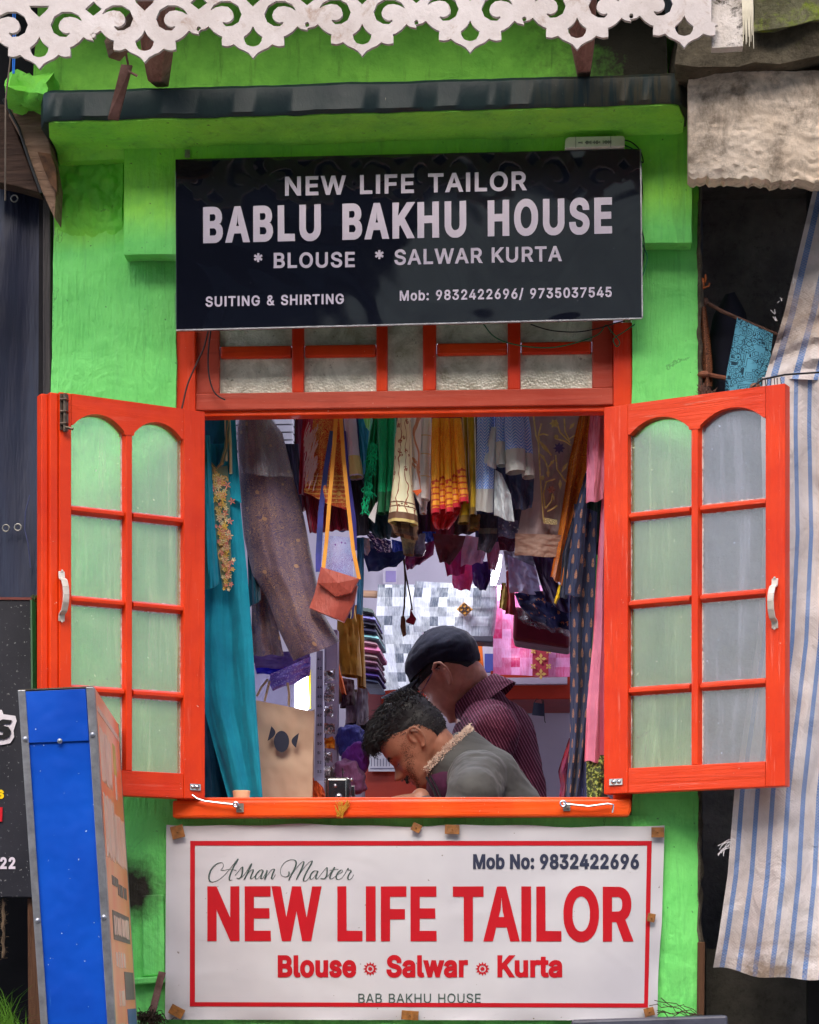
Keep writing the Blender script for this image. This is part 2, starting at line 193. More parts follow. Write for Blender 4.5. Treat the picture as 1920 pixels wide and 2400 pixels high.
# ---------------------------------------------------------------- lettering
G = json.loads('''{"a":[[["N",-32],["E",451],["W",845],["L",1726],["I",2099],["F",2304],["E",2691],["T",3347],["A",3766],["I",4211],["L",4417],["O",4790],["R",5281]],{"N":[[33,0,124,1,124,275,110,329,111,335,155,239,313,3,321,0,410,1,406,450,317,449,316,160,128,446,125,450,32,449]],"E":[[33,0,335,1,332,83,124,87,124,170,127,184,317,188,316,270,127,270,124,282,124,366,332,367,332,450,32,449]],"W":[[118,0,203,0,209,3,289,286,368,3,374,0,460,0,589,449,492,449,420,172,413,147,410,146,407,190,380,278,334,450,242,449,163,151,155,192,85,446,82,450,-11,450]],"L":[[33,0,324,1,321,83,124,87,123,450,32,449]],"I":[[33,0,133,1,132,450,32,449]],"F":[[33,0,124,1,124,154,127,180,311,181,309,263,125,263,124,366,327,367,327,450,32,449]],"T":[[146,0,235,1,235,366,369,367,369,450,8,449,9,367,143,366]],"A":[[-13,0,84,2,92,16,126,114,275,114,281,106,320,2,418,1,246,450,158,450,155,446],[158,200,182,264,201,353,227,246,245,201]],"O":[[92,39,126,17,164,1,203,-6,263,-3,299,6,342,28,379,61,402,92,417,124,433,187,433,256,429,290,415,331,395,369,374,395,329,431,299,444,263,453,205,456,173,451,135,438,101,417,71,389,48,358,30,322,17,272,15,250,17,182,24,146,37,110,64,67],[153,105,138,119,120,146,107,191,107,236,105,238,116,292,132,322,153,345,169,357,191,366,216,370,266,363,299,343,309,333,334,290,343,247,343,202,334,160,308,116,290,100,257,84,205,82,169,93]],"R":[[33,0,124,1,124,140,127,159,197,159,287,2,394,1,290,178,309,189,335,212,356,248,362,277,362,331,353,365,331,401,298,427,269,441,228,450,32,448],[127,245,127,366,226,364,249,355,263,340,270,325,272,295,263,268,251,256,217,245]]}],"b":[[["B",-19],["A",556],["B",1155],["L",1730],["U",2238],["B",3246],["A",3821],["K",4420],["H",5006],["U",5645],["H",6653],["O",7292],["U",7948],["S",8587],["E",9151]],{"B":[[21,0,290,0,332,7,385,31,402,46,446,93,467,138,485,219,478,324,471,352,446,404,416,441,399,430,408,446,394,457,402,458,416,452,432,471,453,516,464,576,460,663,443,723,411,779,374,816,336,836,280,850,98,850,19,845],[178,175,177,345,273,346,290,340,317,310,331,264,331,236,317,194,287,175],[178,514,177,674,273,676,287,668,303,646,310,621,310,579,299,544,276,522,259,514]],"A":[[-38,-1,123,2,173,207,179,212,326,212,331,207,382,2,544,1,338,806,322,849,177,848],[221,387,247,494,252,650,264,459,285,389]],"L":[[21,0,425,2,420,172,177,177,171,850,19,845]],"U":[[136,30,185,2,220,-9,308,-12,346,-2,409,30,460,81,499,147,516,203,527,280,521,852,369,847,369,277,359,231,348,210,322,180,290,166,255,166,227,177,198,210,177,270,173,298,173,847,19,847,19,259,23,235,40,165,68,105,82,84]],"K":[[21,0,177,2,177,285,203,322,364,0,544,2,306,474,551,845,549,850,360,850,154,536,152,558,177,845,19,845]],"H":[[21,0,177,2,178,346,367,346,369,2,527,2,521,850,423,850,369,845,367,522,178,522,177,845,19,845]],"O":[[143,35,199,3,255,-11,329,-7,392,17,427,42,488,110,523,180,551,275,562,345,562,492,555,555,541,618,520,677,481,747,423,812,378,840,329,857,255,861,199,847,154,822,103,775,72,733,40,670,16,597,-2,478,-2,380,9,285,26,215,58,138,89,89],[224,189,201,215,180,254,159,324,152,397,156,499,177,586,205,639,224,661,255,679,297,682,332,665,359,639,380,600,397,548,408,488,408,359,397,299,383,257,362,219,336,189,297,168,252,171]],"S":[[99,27,144,2,193,-12,277,-12,326,2,375,30,419,74,454,137,468,182,475,235,472,308,451,371,412,431,351,478,274,513,235,524,197,545,167,581,164,613,181,662,204,681,225,688,249,688,284,671,304,644,319,566,468,567,461,669,447,714,419,767,372,818,326,846,277,860,207,860,176,853,127,832,85,800,48,753,27,711,13,651,10,578,20,518,41,469,76,424,162,366,256,331,288,314,314,287,321,263,314,214,288,177,260,163,211,163,179,181,160,214,148,293,-8,291,-1,200,20,130,48,77]],"E":[[21,0,439,2,439,156,434,172,177,177,178,343,418,345,415,513,178,514,177,674,434,676,434,850,119,850,19,845]]}],"c":[[["*",-43],["B",442],["L",768],["O",1054],["U",1429],["S",1795],["E",2114]],{"*":[[70,175,120,209,120,148,160,148,173,151,172,207,217,177,221,177,249,223,197,252,198,254,249,282,224,325,219,328,172,297,173,356,120,357,120,296,70,330,42,282,46,278,94,253,93,251,42,223]],"B":[[26,0,177,0,202,4,224,11,243,22,262,39,273,55,280,73,284,93,282,127,277,143,262,168,237,188,255,204,266,224,271,249,269,278,264,298,255,314,233,338,222,346,195,356,171,360,25,359],[96,65,96,151,179,149,197,140,210,125,215,109,215,98,210,84,200,74,182,67,170,65],[96,214,96,295,175,293,189,286,197,278,201,269,201,242,197,235,180,220,162,214]],"L":[[26,0,246,1,245,65,112,65,95,68,95,321,92,360,25,359]],"O":[[68,33,94,15,126,1,155,-5,202,-3,229,4,266,26,289,47,305,70,318,95,330,144,332,196,329,225,316,268,302,295,293,308,252,345,229,355,202,363,155,364,133,361,108,352,83,337,55,311,37,286,24,259,14,218,12,201,14,144,19,117,30,86,50,54],[117,82,98,104,89,122,82,149,80,196,86,227,91,241,98,255,113,273,126,285,137,291,164,298,180,298,203,292,220,283,239,266,257,232,262,210,264,167,255,122,246,104,232,87,207,69,191,64,164,62,146,66]],"U":[[69,27,92,11,119,0,150,-5,188,-5,215,0,242,11,265,27,287,51,302,80,309,114,306,360,249,360,239,357,239,116,232,95,215,76,195,65,175,61,146,63,126,70,107,87,97,107,93,125,93,359,25,359,25,109,28,91,37,68,52,44]],"S":[[44,27,67,11,94,0,119,-5,168,-5,195,0,224,13,242,25,264,53,275,80,277,120,272,141,257,165,238,182,206,200,161,214,139,218,105,232,90,248,88,253,90,271,103,288,116,295,130,299,161,299,184,290,200,275,208,247,272,247,270,284,259,309,236,335,218,348,195,358,170,364,125,364,105,360,62,340,39,318,30,305,21,280,20,244,25,222,38,201,60,180,87,166,116,155,161,144,191,132,205,120,209,113,207,91,191,72,166,61,134,60,112,65,98,72,92,78,83,93,78,117,10,117,11,95,18,66,29,46]],"E":[[26,0,255,1,254,65,114,65,95,68,96,149,242,150,242,214,96,214,95,294,252,295,252,360,25,359]]}],"d":[[["*",-44],["S",446],["A",769],["L",1113],["W",1401],["A",1880],["R",2224],["K",2711],["U",3047],["R",3416],["T",3741],["A",4065]],{"*":[[70,177,119,207,122,207,121,148,162,148,174,151,173,207,220,177,223,177,251,223,199,252,200,254,251,282,224,327,221,328,173,296,173,357,120,356,121,297,70,330,42,282,47,278,95,253,85,245,42,223]],"S":[[49,24,71,9,102,-2,121,-5,170,-5,197,0,226,13,244,25,256,37,266,53,274,68,279,87,279,122,274,141,261,163,244,180,208,200,163,214,141,218,109,231,92,246,88,255,92,273,99,284,107,290,130,299,161,299,186,290,202,275,210,247,274,247,275,258,272,285,261,309,238,335,220,348,195,358,170,364,114,362,85,353,66,342,41,320,32,307,22,278,20,244,25,222,38,201,60,180,87,166,123,153,163,144,193,132,207,120,211,113,209,91,193,72,168,61,134,60,112,65,94,77,83,95,81,114,78,117,10,117,13,84,18,66,29,46]],"A":[[-9,0,65,2,97,93,213,93,247,2,322,1,189,360,120,359],[121,158,140,211,155,286,174,204,190,159]],"L":[[26,0,248,1,247,65,112,65,95,68,94,360,25,359]],"W":[[92,0,157,0,161,3,223,232,284,4,290,0,355,0,455,359,381,359,317,110,314,148,293,222,258,359,189,360,127,129,126,75,125,129,66,355,63,360,-7,360,84,22]],"R":[[26,0,95,1,96,129,153,128,218,6,222,1,302,1,225,141,259,172,273,199,279,220,279,267,272,294,255,321,228,343,208,352,177,360,25,359],[96,194,96,295,166,295,183,291,201,278,207,269,210,254,210,231,203,213,195,205,186,199,166,194]],"K":[[26,0,95,1,95,118,127,151,235,0,318,1,176,201,319,358,231,360,104,224,91,200,90,230,92,231,95,359,25,359]],"U":[[67,29,91,13,121,0,150,-5,190,-5,217,0,244,11,267,27,290,51,304,78,311,111,310,360,251,360,241,357,241,114,234,95,218,78,197,65,177,61,148,63,127,70,110,86,97,109,95,116,95,359,25,359,25,109,29,91,38,68,52,44]],"T":[[114,0,181,1,181,294,283,295,283,360,7,359,8,295,111,294,111,53]]}],"e":[[["S",-5],["U",197],["I",429],["T",530],["I",734],["N",835],["G",1069],["&",1429],["S",1761],["H",1963],["I",2194],["R",2296],["T",2500],["I",2703],["N",2805],["G",3039]],{"S":[[31,15,41,7,62,-1,74,-3,105,-3,125,1,145,12,160,27,167,39,173,60,173,81,170,96,161,110,150,121,127,135,98,144,89,145,68,154,59,162,56,170,56,175,59,184,68,193,81,198,99,198,114,192,122,184,124,180,126,165,128,163,171,164,170,186,161,207,146,225,137,232,121,239,105,243,78,243,55,237,39,228,24,213,17,202,11,183,11,160,15,146,22,134,36,120,57,108,104,94,117,88,126,80,129,73,128,62,120,51,103,42,83,41,65,47,59,51,52,64,50,79,5,79,5,63,10,44,18,28]],"U":[[43,17,57,7,73,0,93,-3,117,-3,133,0,153,9,167,19,180,34,188,51,193,73,192,240,155,240,147,238,147,79,141,61,130,49,120,45,109,42,91,43,79,48,68,58,62,69,60,80,60,240,14,240,14,73,16,60,26,38,33,27]],"I":[[15,0,63,1,63,240,14,239]],"T":[[68,0,113,1,113,195,176,196,176,240,3,239,3,196,68,195]],"N":[[15,0,60,0,60,148,54,171,54,176,72,130,147,3,154,0,195,0,195,240,150,239,149,89,62,238,60,240,14,239]],"G":[[46,19,57,10,79,1,98,-3,125,-2,143,3,166,16,181,31,192,49,197,61,202,85,201,130,103,130,103,92,105,86,156,85,150,67,145,60,133,49,119,44,106,43,97,44,88,46,76,53,67,62,61,72,53,96,52,134,58,161,67,178,77,188,91,195,100,197,111,197,125,194,134,189,148,173,157,151,202,152,199,168,194,184,184,204,169,220,158,229,142,237,118,243,97,243,77,239,63,233,49,224,32,208,20,188,12,168,7,145,6,134,7,95,11,77,19,54,29,37]],"&":[[27,17,39,9,52,3,67,-1,96,0,114,6,130,16,142,3,190,3,157,48,169,75,171,91,171,115,132,115,132,94,129,84,99,123,126,148,133,160,138,175,138,194,130,213,118,228,103,237,87,240,66,239,57,237,46,231,37,223,25,202,22,192,24,165,32,146,43,130,21,110,12,97,6,76,6,60,8,48,14,33],[57,45,51,50,48,57,46,70,52,84,67,99,105,50,105,48,94,41,79,37,67,39],[75,155,64,172,63,189,66,194,75,201,87,201,96,192,97,180,94,174]],"H":[[15,0,60,1,61,101,147,101,147,1,193,1,192,240,147,239,147,145,61,145,60,239,14,239]],"R":[[15,0,60,0,61,86,91,86,93,84,132,6,136,1,188,0,139,95,148,101,164,119,170,132,174,149,174,174,169,195,158,214,141,229,129,235,108,240,14,239],[61,131,61,195,103,195,117,191,123,184,128,171,128,153,123,141,120,138,115,134,103,131]]}],"f":[[["M",-13],["o",251],["b",433],[":",618],["9",836],["8",1032],["3",1229],["2",1425],["4",1622],["2",1818],["2",2015],["6",2211],["9",2408],["6",2604],["/",2801],["9",3042],["7",3238],["3",3435],["5",3631],["0",3828],["3",4024],["7",4221],["5",4417],["4",4614],["5",4810]],{"M":[[14,0,56,0,50,142,48,166,48,181,55,132,102,2,108,0,137,0,139,2,185,132,189,171,192,178,183,0,228,0,227,240,175,239,125,94,120,57,116,94,66,239,13,239]],"o":[[35,12,41,7,58,-1,71,-3,90,-3,100,-1,122,10,135,22,147,43,152,56,155,74,155,110,152,127,146,142,136,159,124,172,107,181,89,186,72,186,49,180,36,172,23,159,11,139,4,115,3,104,3,76,5,62,10,46,16,34,25,22],[64,45,53,57,50,66,46,86,47,106,51,120,58,133,67,141,83,143,95,138,103,130,109,118,112,102,111,73,105,56,94,43,84,40,74,40]],"b":[[11,0,52,0,52,10,66,0,79,-3,97,-3,114,1,132,13,145,30,152,44,158,68,159,109,154,133,143,156,131,171,114,181,96,186,72,185,60,180,50,172,53,228,53,240,19,240,10,238],[70,45,63,51,57,63,55,73,53,79,55,112,59,127,68,138,82,143,92,142,101,137,107,129,113,115,116,102,116,84,113,68,107,54,97,43,91,41,77,41]],":":[[20,3,31,-2,42,-2,50,2,59,11,64,23,64,32,61,43,52,53,44,57,32,58,22,53,13,43,9,35,9,22,11,14],[20,122,32,117,41,117,50,121,59,130,63,137,64,151,61,162,54,171,44,176,32,177,22,172,13,163,9,154,9,142,13,131]],"9":[[33,0,69,0,82,1,85,4,141,96,150,117,156,135,159,148,159,176,156,188,151,200,142,216,130,228,118,236,106,241,82,243,68,241,54,235,42,227,29,213,21,197,17,186,15,173,15,152,17,136,30,110,38,101,54,90,70,85,91,84,33,2],[70,131,61,142,59,149,58,168,60,178,65,188,75,197,81,199,97,198,104,193,109,186,114,176,115,154,113,144,108,136,102,129,94,126,84,125]],"8":[[31,17,42,9,63,-1,77,-3,104,-2,121,3,137,13,152,28,160,43,164,59,164,77,161,90,155,104,148,115,140,123,135,125,143,133,154,154,156,164,156,184,154,194,143,216,129,230,108,241,97,243,75,243,54,236,36,223,28,214,21,200,17,187,17,163,20,154,30,133,37,127,41,128,38,126,38,124,37,125,35,124,23,113,17,102,11,85,10,60,16,38],[65,47,56,59,54,77,59,89,66,95,79,101,95,101,108,95,113,90,119,77,119,64,114,53,109,47,95,41,79,41],[69,151,62,164,62,181,66,191,73,196,80,199,93,199,105,193,112,181,112,164,108,156,101,148,95,146,80,146]],"3":[[26,20,41,8,57,1,74,-3,94,-3,113,2,128,9,140,19,151,34,157,47,161,65,160,90,154,107,139,128,121,140,106,143,106,145,152,205,152,241,17,239,17,195,90,194,50,144,50,108,86,107,101,103,112,92,116,77,116,67,112,54,105,47,95,43,83,41,68,44,56,53,52,65,50,76,49,77,7,77,7,58,11,43,17,31]],"2":[[15,0,160,1,158,44,81,46,131,107,144,127,155,154,156,181,149,205,142,217,130,228,115,238,92,244,73,242,63,240,40,227,29,214,21,200,16,181,15,156,57,156,59,176,65,189,74,197,85,199,94,198,107,190,112,181,113,166,111,155,99,135,15,34]],"4":[[6,46,97,46,98,1,142,1,142,45,167,46,168,89,141,91,141,157,98,157,98,92,59,92,132,233,134,240,88,239,5,81]],"6":[[41,14,52,5,67,-1,79,-3,103,-2,119,4,131,13,145,29,154,44,158,62,158,92,154,113,146,126,134,141,116,152,104,155,83,156,141,241,91,239,38,154,26,131,17,104,14,91,16,60,23,37,28,29],[74,44,64,54,60,61,58,71,59,91,64,102,73,111,81,115,93,115,105,107,113,95,115,86,114,65,110,55,99,44,93,41,79,41]],"/":[[-7,-33,22,-33,36,-31,101,241,101,250,60,249]],"7":[[23,0,58,0,70,2,159,198,160,219,158,240,14,239,14,195,96,195,107,194]],"5":[[40,11,57,2,68,-2,76,-3,101,-2,112,2,128,10,142,24,152,41,160,67,160,94,156,112,143,137,127,153,105,163,77,164,62,160,68,195,149,195,149,241,28,239,14,112,53,106,61,113,68,117,75,119,91,119,99,116,108,107,115,91,115,70,109,55,99,45,89,41,80,41,68,46,58,61,56,73,55,76,12,76,14,52,19,37,26,25]],"0":[[49,8,61,2,81,-3,103,-2,121,5,128,10,144,28,154,46,160,64,164,94,166,132,158,180,151,199,139,218,122,233,101,242,76,243,63,239,46,230,28,209,19,192,14,178,8,137,8,100,11,79,17,55,24,37,32,24],[74,45,65,55,60,64,54,85,52,107,52,132,54,155,58,169,66,187,74,195,81,199,92,199,98,196,106,190,116,169,121,142,120,88,114,65,101,46,89,41,83,41]]}],"g":[[["N",-40],["E",836],["W",1544],["L",3008],["I",3676],["F",4027],["E",4723],["T",5759],["A",6515],["I",7321],["L",7672],["O",8340],["R",9231]],{"N":[[41,-1,257,1,258,748,267,708,575,8,580,2,796,1,790,1290,579,1285,577,552,257,1285,40,1285]],"E":[[41,0,656,2,650,245,257,247,258,532,624,534,619,774,257,775,257,1045,647,1046,647,1291,40,1286]],"W":[[204,-1,411,3,416,11,547,706,679,4,892,1,1135,1287,913,1285,785,559,738,799,652,1287,441,1289,309,563,178,1285,78,1291,-42,1289]],"L":[[41,0,631,2,629,245,257,247,251,1291,40,1286]],"I":[[41,0,271,2,269,1291,40,1290]],"F":[[41,0,257,2,258,511,607,516,605,756,257,758,257,1045,640,1046,640,1291,40,1286]],"T":[[256,0,468,2,468,1045,718,1046,718,1291,-5,1286,-3,1046,251,1045]],"A":[[-45,-2,181,4,260,327,505,327,583,7,589,2,811,0,484,1290,347,1290,275,1285],[319,572,317,581,363,753,379,1020,384,1015,408,714,443,578,438,572]],"O":[[195,78,227,50,297,8,335,-6,391,-16,486,-13,584,22,661,82,736,174,781,269,820,398,841,545,841,727,827,853,806,948,771,1046,704,1158,640,1230,570,1275,486,1303,391,1307,360,1300,314,1289,237,1247,176,1193,116,1112,67,1011,36,913,15,794,8,713,11,528,25,423,50,325,88,227,144,132],[342,264,295,314,277,346,249,412,232,482,221,573,225,755,235,822,256,895,281,948,312,997,342,1027,381,1048,405,1055,447,1055,503,1030,550,983,585,920,610,846,624,773,631,692,627,542,613,458,592,388,564,328,528,281,493,253,451,236,391,239]],"R":[[41,-2,257,0,258,457,355,455,524,2,764,0,568,515,614,557,656,616,694,721,708,812,708,931,698,1005,673,1085,638,1155,577,1223,517,1262,440,1286,40,1285],[258,702,257,1043,409,1045,440,1031,463,1008,481,977,495,903,495,837,488,795,474,753,444,719,409,705]]}],"h":[[["M",-8],["o",313],["b",531],["N",856],["o",1127],[":",1344],["9",1556],["8",1792],["3",2028],["2",2264],["4",2500],["2",2736],["2",2972],["6",3209],["9",3445],["6",3681]],{"M":[[9,0,80,1,68,171,110,41,124,1,181,1,235,169,236,155,223,1,297,1,296,350,215,349,152,147,90,347,88,350,8,349]],"o":[[47,11,72,-1,89,-5,115,-5,138,2,157,13,176,31,188,50,197,71,205,113,205,157,200,187,191,211,179,234,159,256,136,268,119,273,93,275,73,272,54,263,42,254,22,232,4,197,-3,171,-5,153,-5,113,-1,90,4,71,15,48,25,33],[89,72,78,85,71,101,67,122,67,148,72,173,83,192,91,198,105,200,120,190,128,174,134,150,134,120,130,101,121,82,108,70]],"b":[[6,0,72,0,71,5,74,6,84,-1,100,-5,133,-3,151,4,174,22,194,50,204,78,209,110,209,162,197,213,187,232,174,248,161,259,146,268,128,273,102,275,81,270,68,262,76,350,5,348],[95,74,85,85,80,98,76,115,76,159,87,189,98,198,111,200,122,194,132,176,138,155,138,119,132,94,122,77,112,70,102,70]],"N":[[9,0,82,1,82,180,173,2,193,0,246,1,243,350,173,349,172,168,80,349,8,349]],":":[[20,6,34,-1,55,-3,70,4,84,19,89,33,89,59,80,77,69,88,58,94,39,95,21,87,10,73,3,58,3,37,8,21],[20,172,34,165,53,164,70,171,82,184,89,199,89,222,84,238,77,248,69,255,58,260,39,262,23,255,10,241,3,222,3,205,8,187]],"9":[[28,-1,111,1,180,128,199,170,210,217,210,250,201,285,187,313,176,326,156,342,137,351,119,355,102,355,79,349,62,341,48,330,29,308,14,271,10,250,12,205,21,175,31,156,46,139,60,129,90,118,108,117,29,4],[98,192,91,200,84,214,82,245,89,264,97,274,102,278,118,278,127,270,136,252,138,243,136,214,129,200,121,192,107,188]],"8":[[40,20,49,13,79,-1,96,-4,133,-3,156,4,180,20,200,44,211,67,216,96,216,112,207,149,200,163,187,179,178,174,174,175,183,184,174,191,177,192,185,186,188,189,197,203,204,224,205,233,204,278,195,303,179,324,157,342,138,351,121,354,96,354,75,349,56,339,41,326,29,310,18,289,13,266,13,236,18,214,33,188,50,194,36,184,44,175,33,181,22,168,13,151,6,130,4,89,6,77,15,53,27,33],[87,78,79,88,76,102,78,117,85,131,94,139,105,143,121,141,128,137,137,128,142,114,142,96,139,86,129,76,114,71,98,73],[98,220,90,228,86,236,85,252,88,266,94,274,101,277,108,279,119,277,130,268,134,257,132,233,125,222,117,218]],"3":[[36,20,69,1,92,-4,120,-4,146,3,166,13,186,32,200,53,207,70,212,98,210,133,203,156,189,180,178,193,159,207,137,215,146,216,151,221,202,292,201,349,13,348,13,274,69,274,98,271,55,208,55,151,110,150,120,146,133,133,139,117,139,100,132,82,117,73,96,73,87,76,79,84,74,96,69,122,-1,122,0,89,6,65,13,49]],"2":[[10,0,209,1,208,77,116,78,165,143,190,181,202,213,206,230,206,262,200,286,193,302,186,314,171,331,140,350,124,354,93,354,79,350,51,334,31,312,18,290,11,258,10,219,80,219,85,260,88,267,101,278,119,276,130,267,134,256,134,234,127,214,115,195,10,57]],"4":[[-1,63,114,63,116,0,187,1,187,62,218,63,220,66,222,139,187,141,187,234,129,235,183,350,107,350,105,347,-2,122],[86,142,114,203,115,143]],"6":[[48,20,60,10,81,-1,98,-4,132,-2,158,8,175,22,190,42,202,67,209,96,209,135,204,161,195,182,180,205,156,223,137,230,113,233,190,347,191,351,109,349,43,229,26,193,15,163,10,137,12,89,20,58,27,44],[98,75,89,84,83,96,82,130,87,145,97,157,104,160,116,160,127,152,134,140,138,128,138,105,132,88,121,75,114,71,105,71]]}],"i":[[["B",-15],["l",361],["o",529],["u",873],["s",1213],["e",1519]],{"B":[[16,0,216,0,248,5,271,13,302,31,327,53,342,79,353,105,358,131,355,194,348,220,332,248,313,270,307,268,309,272,303,277,310,276,322,287,335,311,342,344,342,389,335,425,322,451,311,467,276,499,240,515,209,520,15,519],[131,114,131,208,201,208,222,200,238,183,246,150,241,134,229,122,203,114],[131,320,131,406,198,406,214,400,225,389,231,373,231,355,225,339,214,328,196,320]],"l":[[50,14,68,3,91,-2,133,-2,178,15,160,111,156,115,121,114,120,521,9,517,9,85,17,57,28,36]],"o":[[53,37,82,14,115,-2,144,-7,186,-7,222,3,261,27,283,49,309,93,327,153,330,179,330,223,319,283,301,324,283,353,251,383,222,398,193,406,147,409,97,396,54,366,36,345,13,303,-3,251,-6,168,10,103,26,72],[136,112,119,134,109,166,106,184,109,236,124,275,141,292,175,294,200,275,213,244,218,192,215,168,200,127,183,110,154,105]],"u":[[55,27,86,6,122,-4,161,-4,203,11,203,1,311,2,310,404,221,404,199,400,199,155,194,135,186,122,167,110,138,113,126,127,121,142,121,402,9,402,9,129,20,80,33,54]],"s":[[35,32,61,11,92,-2,123,-7,178,-5,212,6,235,19,265,49,281,72,288,98,291,129,288,158,278,186,246,224,205,246,294,270,278,322,265,348,230,385,199,401,155,409,129,409,95,401,51,378,28,355,15,335,5,301,5,254,10,233,18,215,39,189,61,172,80,163,-5,140,-3,101,5,77,10,64],[121,107,106,124,100,157,165,138,177,129,177,119,162,107,152,105],[121,271,117,283,123,292,134,297,160,297,174,283,184,251]],"e":[[61,29,82,14,118,-2,147,-7,191,-7,222,1,264,24,286,46,312,88,322,134,318,138,273,150,322,153,319,254,314,280,293,332,270,363,243,385,212,401,191,406,144,409,97,396,74,383,46,358,15,311,5,283,-6,228,-3,153,2,127,20,80,33,59],[134,115,122,127,113,151,213,150,200,119,183,107,157,105],[118,263,117,267,127,283,147,294,180,292,197,275,202,264]]}],"j":[[["S",2],["a",378],["l",709],["w",881],["a",1354],["r",1685]],{"S":[[45,40,77,16,110,1,147,-7,212,-7,259,6,295,27,328,59,351,103,359,145,356,189,348,215,330,246,308,271,261,300,168,328,136,344,125,358,125,379,136,398,168,411,191,411,209,406,226,395,234,384,242,343,246,339,354,340,348,408,330,449,315,470,287,495,243,518,209,526,157,526,121,518,66,489,36,457,23,436,10,395,10,343,16,317,34,283,61,253,100,229,214,190,230,183,242,171,244,163,242,142,225,120,204,110,168,107,136,118,122,132,114,153,110,188,-4,188,0,127,5,109,18,77]],"a":[[37,23,71,2,110,-8,160,-6,196,10,193,0,301,1,299,295,291,323,275,352,251,379,230,392,175,408,115,405,89,397,53,377,39,365,18,339,-11,277,72,245,43,231,15,206,-6,165,-8,147,-6,92,5,63],[113,109,106,118,106,134,110,140,136,150,221,165,191,143,188,150,179,126,160,109,144,104],[105,254,117,279,141,296,175,293,187,279,186,267,136,262]],"l":[[48,16,71,3,95,-2,136,-2,182,15,161,114,125,114,121,521,10,517,10,85,18,57,28,36]],"w":[[88,0,156,0,185,3,226,166,269,3,299,0,364,0,367,3,474,388,475,403,358,403,317,244,279,399,275,403,176,405,135,241,94,401,-23,404,61,87,81,11]],"r":[[12,0,122,1,125,261,132,277,144,289,152,291,181,291,199,286,226,285,225,408,149,408,123,398,118,403,10,402]]}],"k":[[["K",-18],["u",393],["r",757],["t",995],["a",1207]],{"K":[[19,0,135,1,135,170,160,198,164,196,295,0,434,1,244,285,244,290,437,511,441,520,290,520,126,330,125,363,138,519,18,519]],"u":[[60,27,99,3,133,-4,188,-2,221,14,219,1,329,2,328,404,237,404,215,400,215,153,207,129,193,115,180,110,146,113,132,129,127,148,127,402,12,402,12,129,23,83,38,51]],"r":[[13,0,127,1,127,251,129,264,146,286,159,291,188,291,233,285,232,408,156,408,123,395,123,403,12,402]],"t":[[65,18,86,5,115,-3,169,-3,215,12,194,116,154,109,141,109,137,113,137,292,202,295,202,402,138,403,137,482,117,486,24,486,22,404,-27,402,-27,295,22,292,22,95,35,53,43,40]],"a":[[43,20,69,5,113,-8,168,-6,186,0,207,13,204,0,312,1,312,290,302,326,292,347,264,377,230,397,181,408,139,408,95,397,46,369,19,336,6,310,-10,277,-6,273,76,245,46,231,11,199,-5,162,-7,113,0,79,19,45],[119,109,110,118,110,134,124,145,232,165,202,145,197,145,182,118,163,106,145,104],[108,254,117,274,132,288,150,296,184,293,193,287,198,274,197,267,126,260]]}],"l":[[["B",-23],["A",173],["B",379],["B",690],["A",887],["K",1092],["H",1293],["U",1514],["H",1851],["O",2073],["U",2300],["S",2522],["E",2714]],{"B":[[24,0,113,0,127,2,140,7,150,12,162,23,168,32,174,52,173,74,170,84,163,96,154,106,134,115,148,122,160,135,165,149,165,172,162,184,154,197,137,212,123,218,108,220,23,219],[53,28,53,99,114,98,128,91,140,80,144,70,145,57,141,43,130,33,119,29,112,28],[53,124,53,193,108,193,124,187,132,179,137,168,137,151,133,142,125,133,116,128,103,124]],"A":[[5,0,36,1,57,60,140,60,162,1,193,1,115,220,81,219],[67,88,67,94,81,133,96,186,99,191,117,129,131,89]],"K":[[24,0,53,1,53,72,81,102,86,97,152,0,187,1,102,124,185,216,187,220,149,220,71,133,52,108,53,219,23,219]],"H":[[24,0,53,1,53,99,159,99,160,1,190,1,189,3,189,220,160,219,159,126,53,126,53,219,23,219]],"U":[[47,17,62,6,82,-1,96,-3,118,-3,135,0,151,6,163,15,177,30,185,44,190,70,189,72,189,220,161,219,161,72,156,54,151,44,138,33,126,27,115,25,92,26,77,32,63,44,55,59,53,68,53,219,23,219,23,64,25,53,31,39]],"O":[[50,19,65,8,83,0,100,-3,128,-2,143,3,162,12,180,29,190,44,200,68,204,90,204,127,202,143,196,161,187,181,181,189,165,205,157,210,142,218,124,223,98,223,86,220,71,215,56,206,40,190,30,176,23,159,16,134,15,123,16,88,19,70,25,55,38,32],[66,43,57,56,51,67,47,79,45,91,44,113,45,128,48,144,53,158,61,170,75,184,90,192,100,194,120,194,133,191,152,179,161,167,170,149,174,134,176,95,171,73,166,60,158,48,145,37,134,30,119,26,102,26,91,28,77,34]],"S":[[35,14,46,6,66,-1,77,-3,107,-3,122,0,140,8,148,13,161,29,167,40,169,49,170,66,166,84,160,93,148,105,128,116,100,125,87,127,67,135,52,148,49,156,49,168,55,180,65,189,85,196,107,195,122,188,134,176,139,162,166,162,166,174,160,189,151,201,136,213,120,220,100,223,86,223,72,221,59,217,44,209,32,196,27,190,21,172,19,154,23,140,29,129,41,118,59,108,76,101,107,93,123,87,134,80,140,69,142,63,139,50,136,43,129,35,116,27,101,24,82,24,70,27,61,32,49,43,45,54,44,61,15,61,15,49,18,38,26,25]],"E":[[24,0,156,1,156,18,155,28,53,28,53,98,148,98,147,125,53,125,53,192,155,193,155,220,23,219]]}]}''')
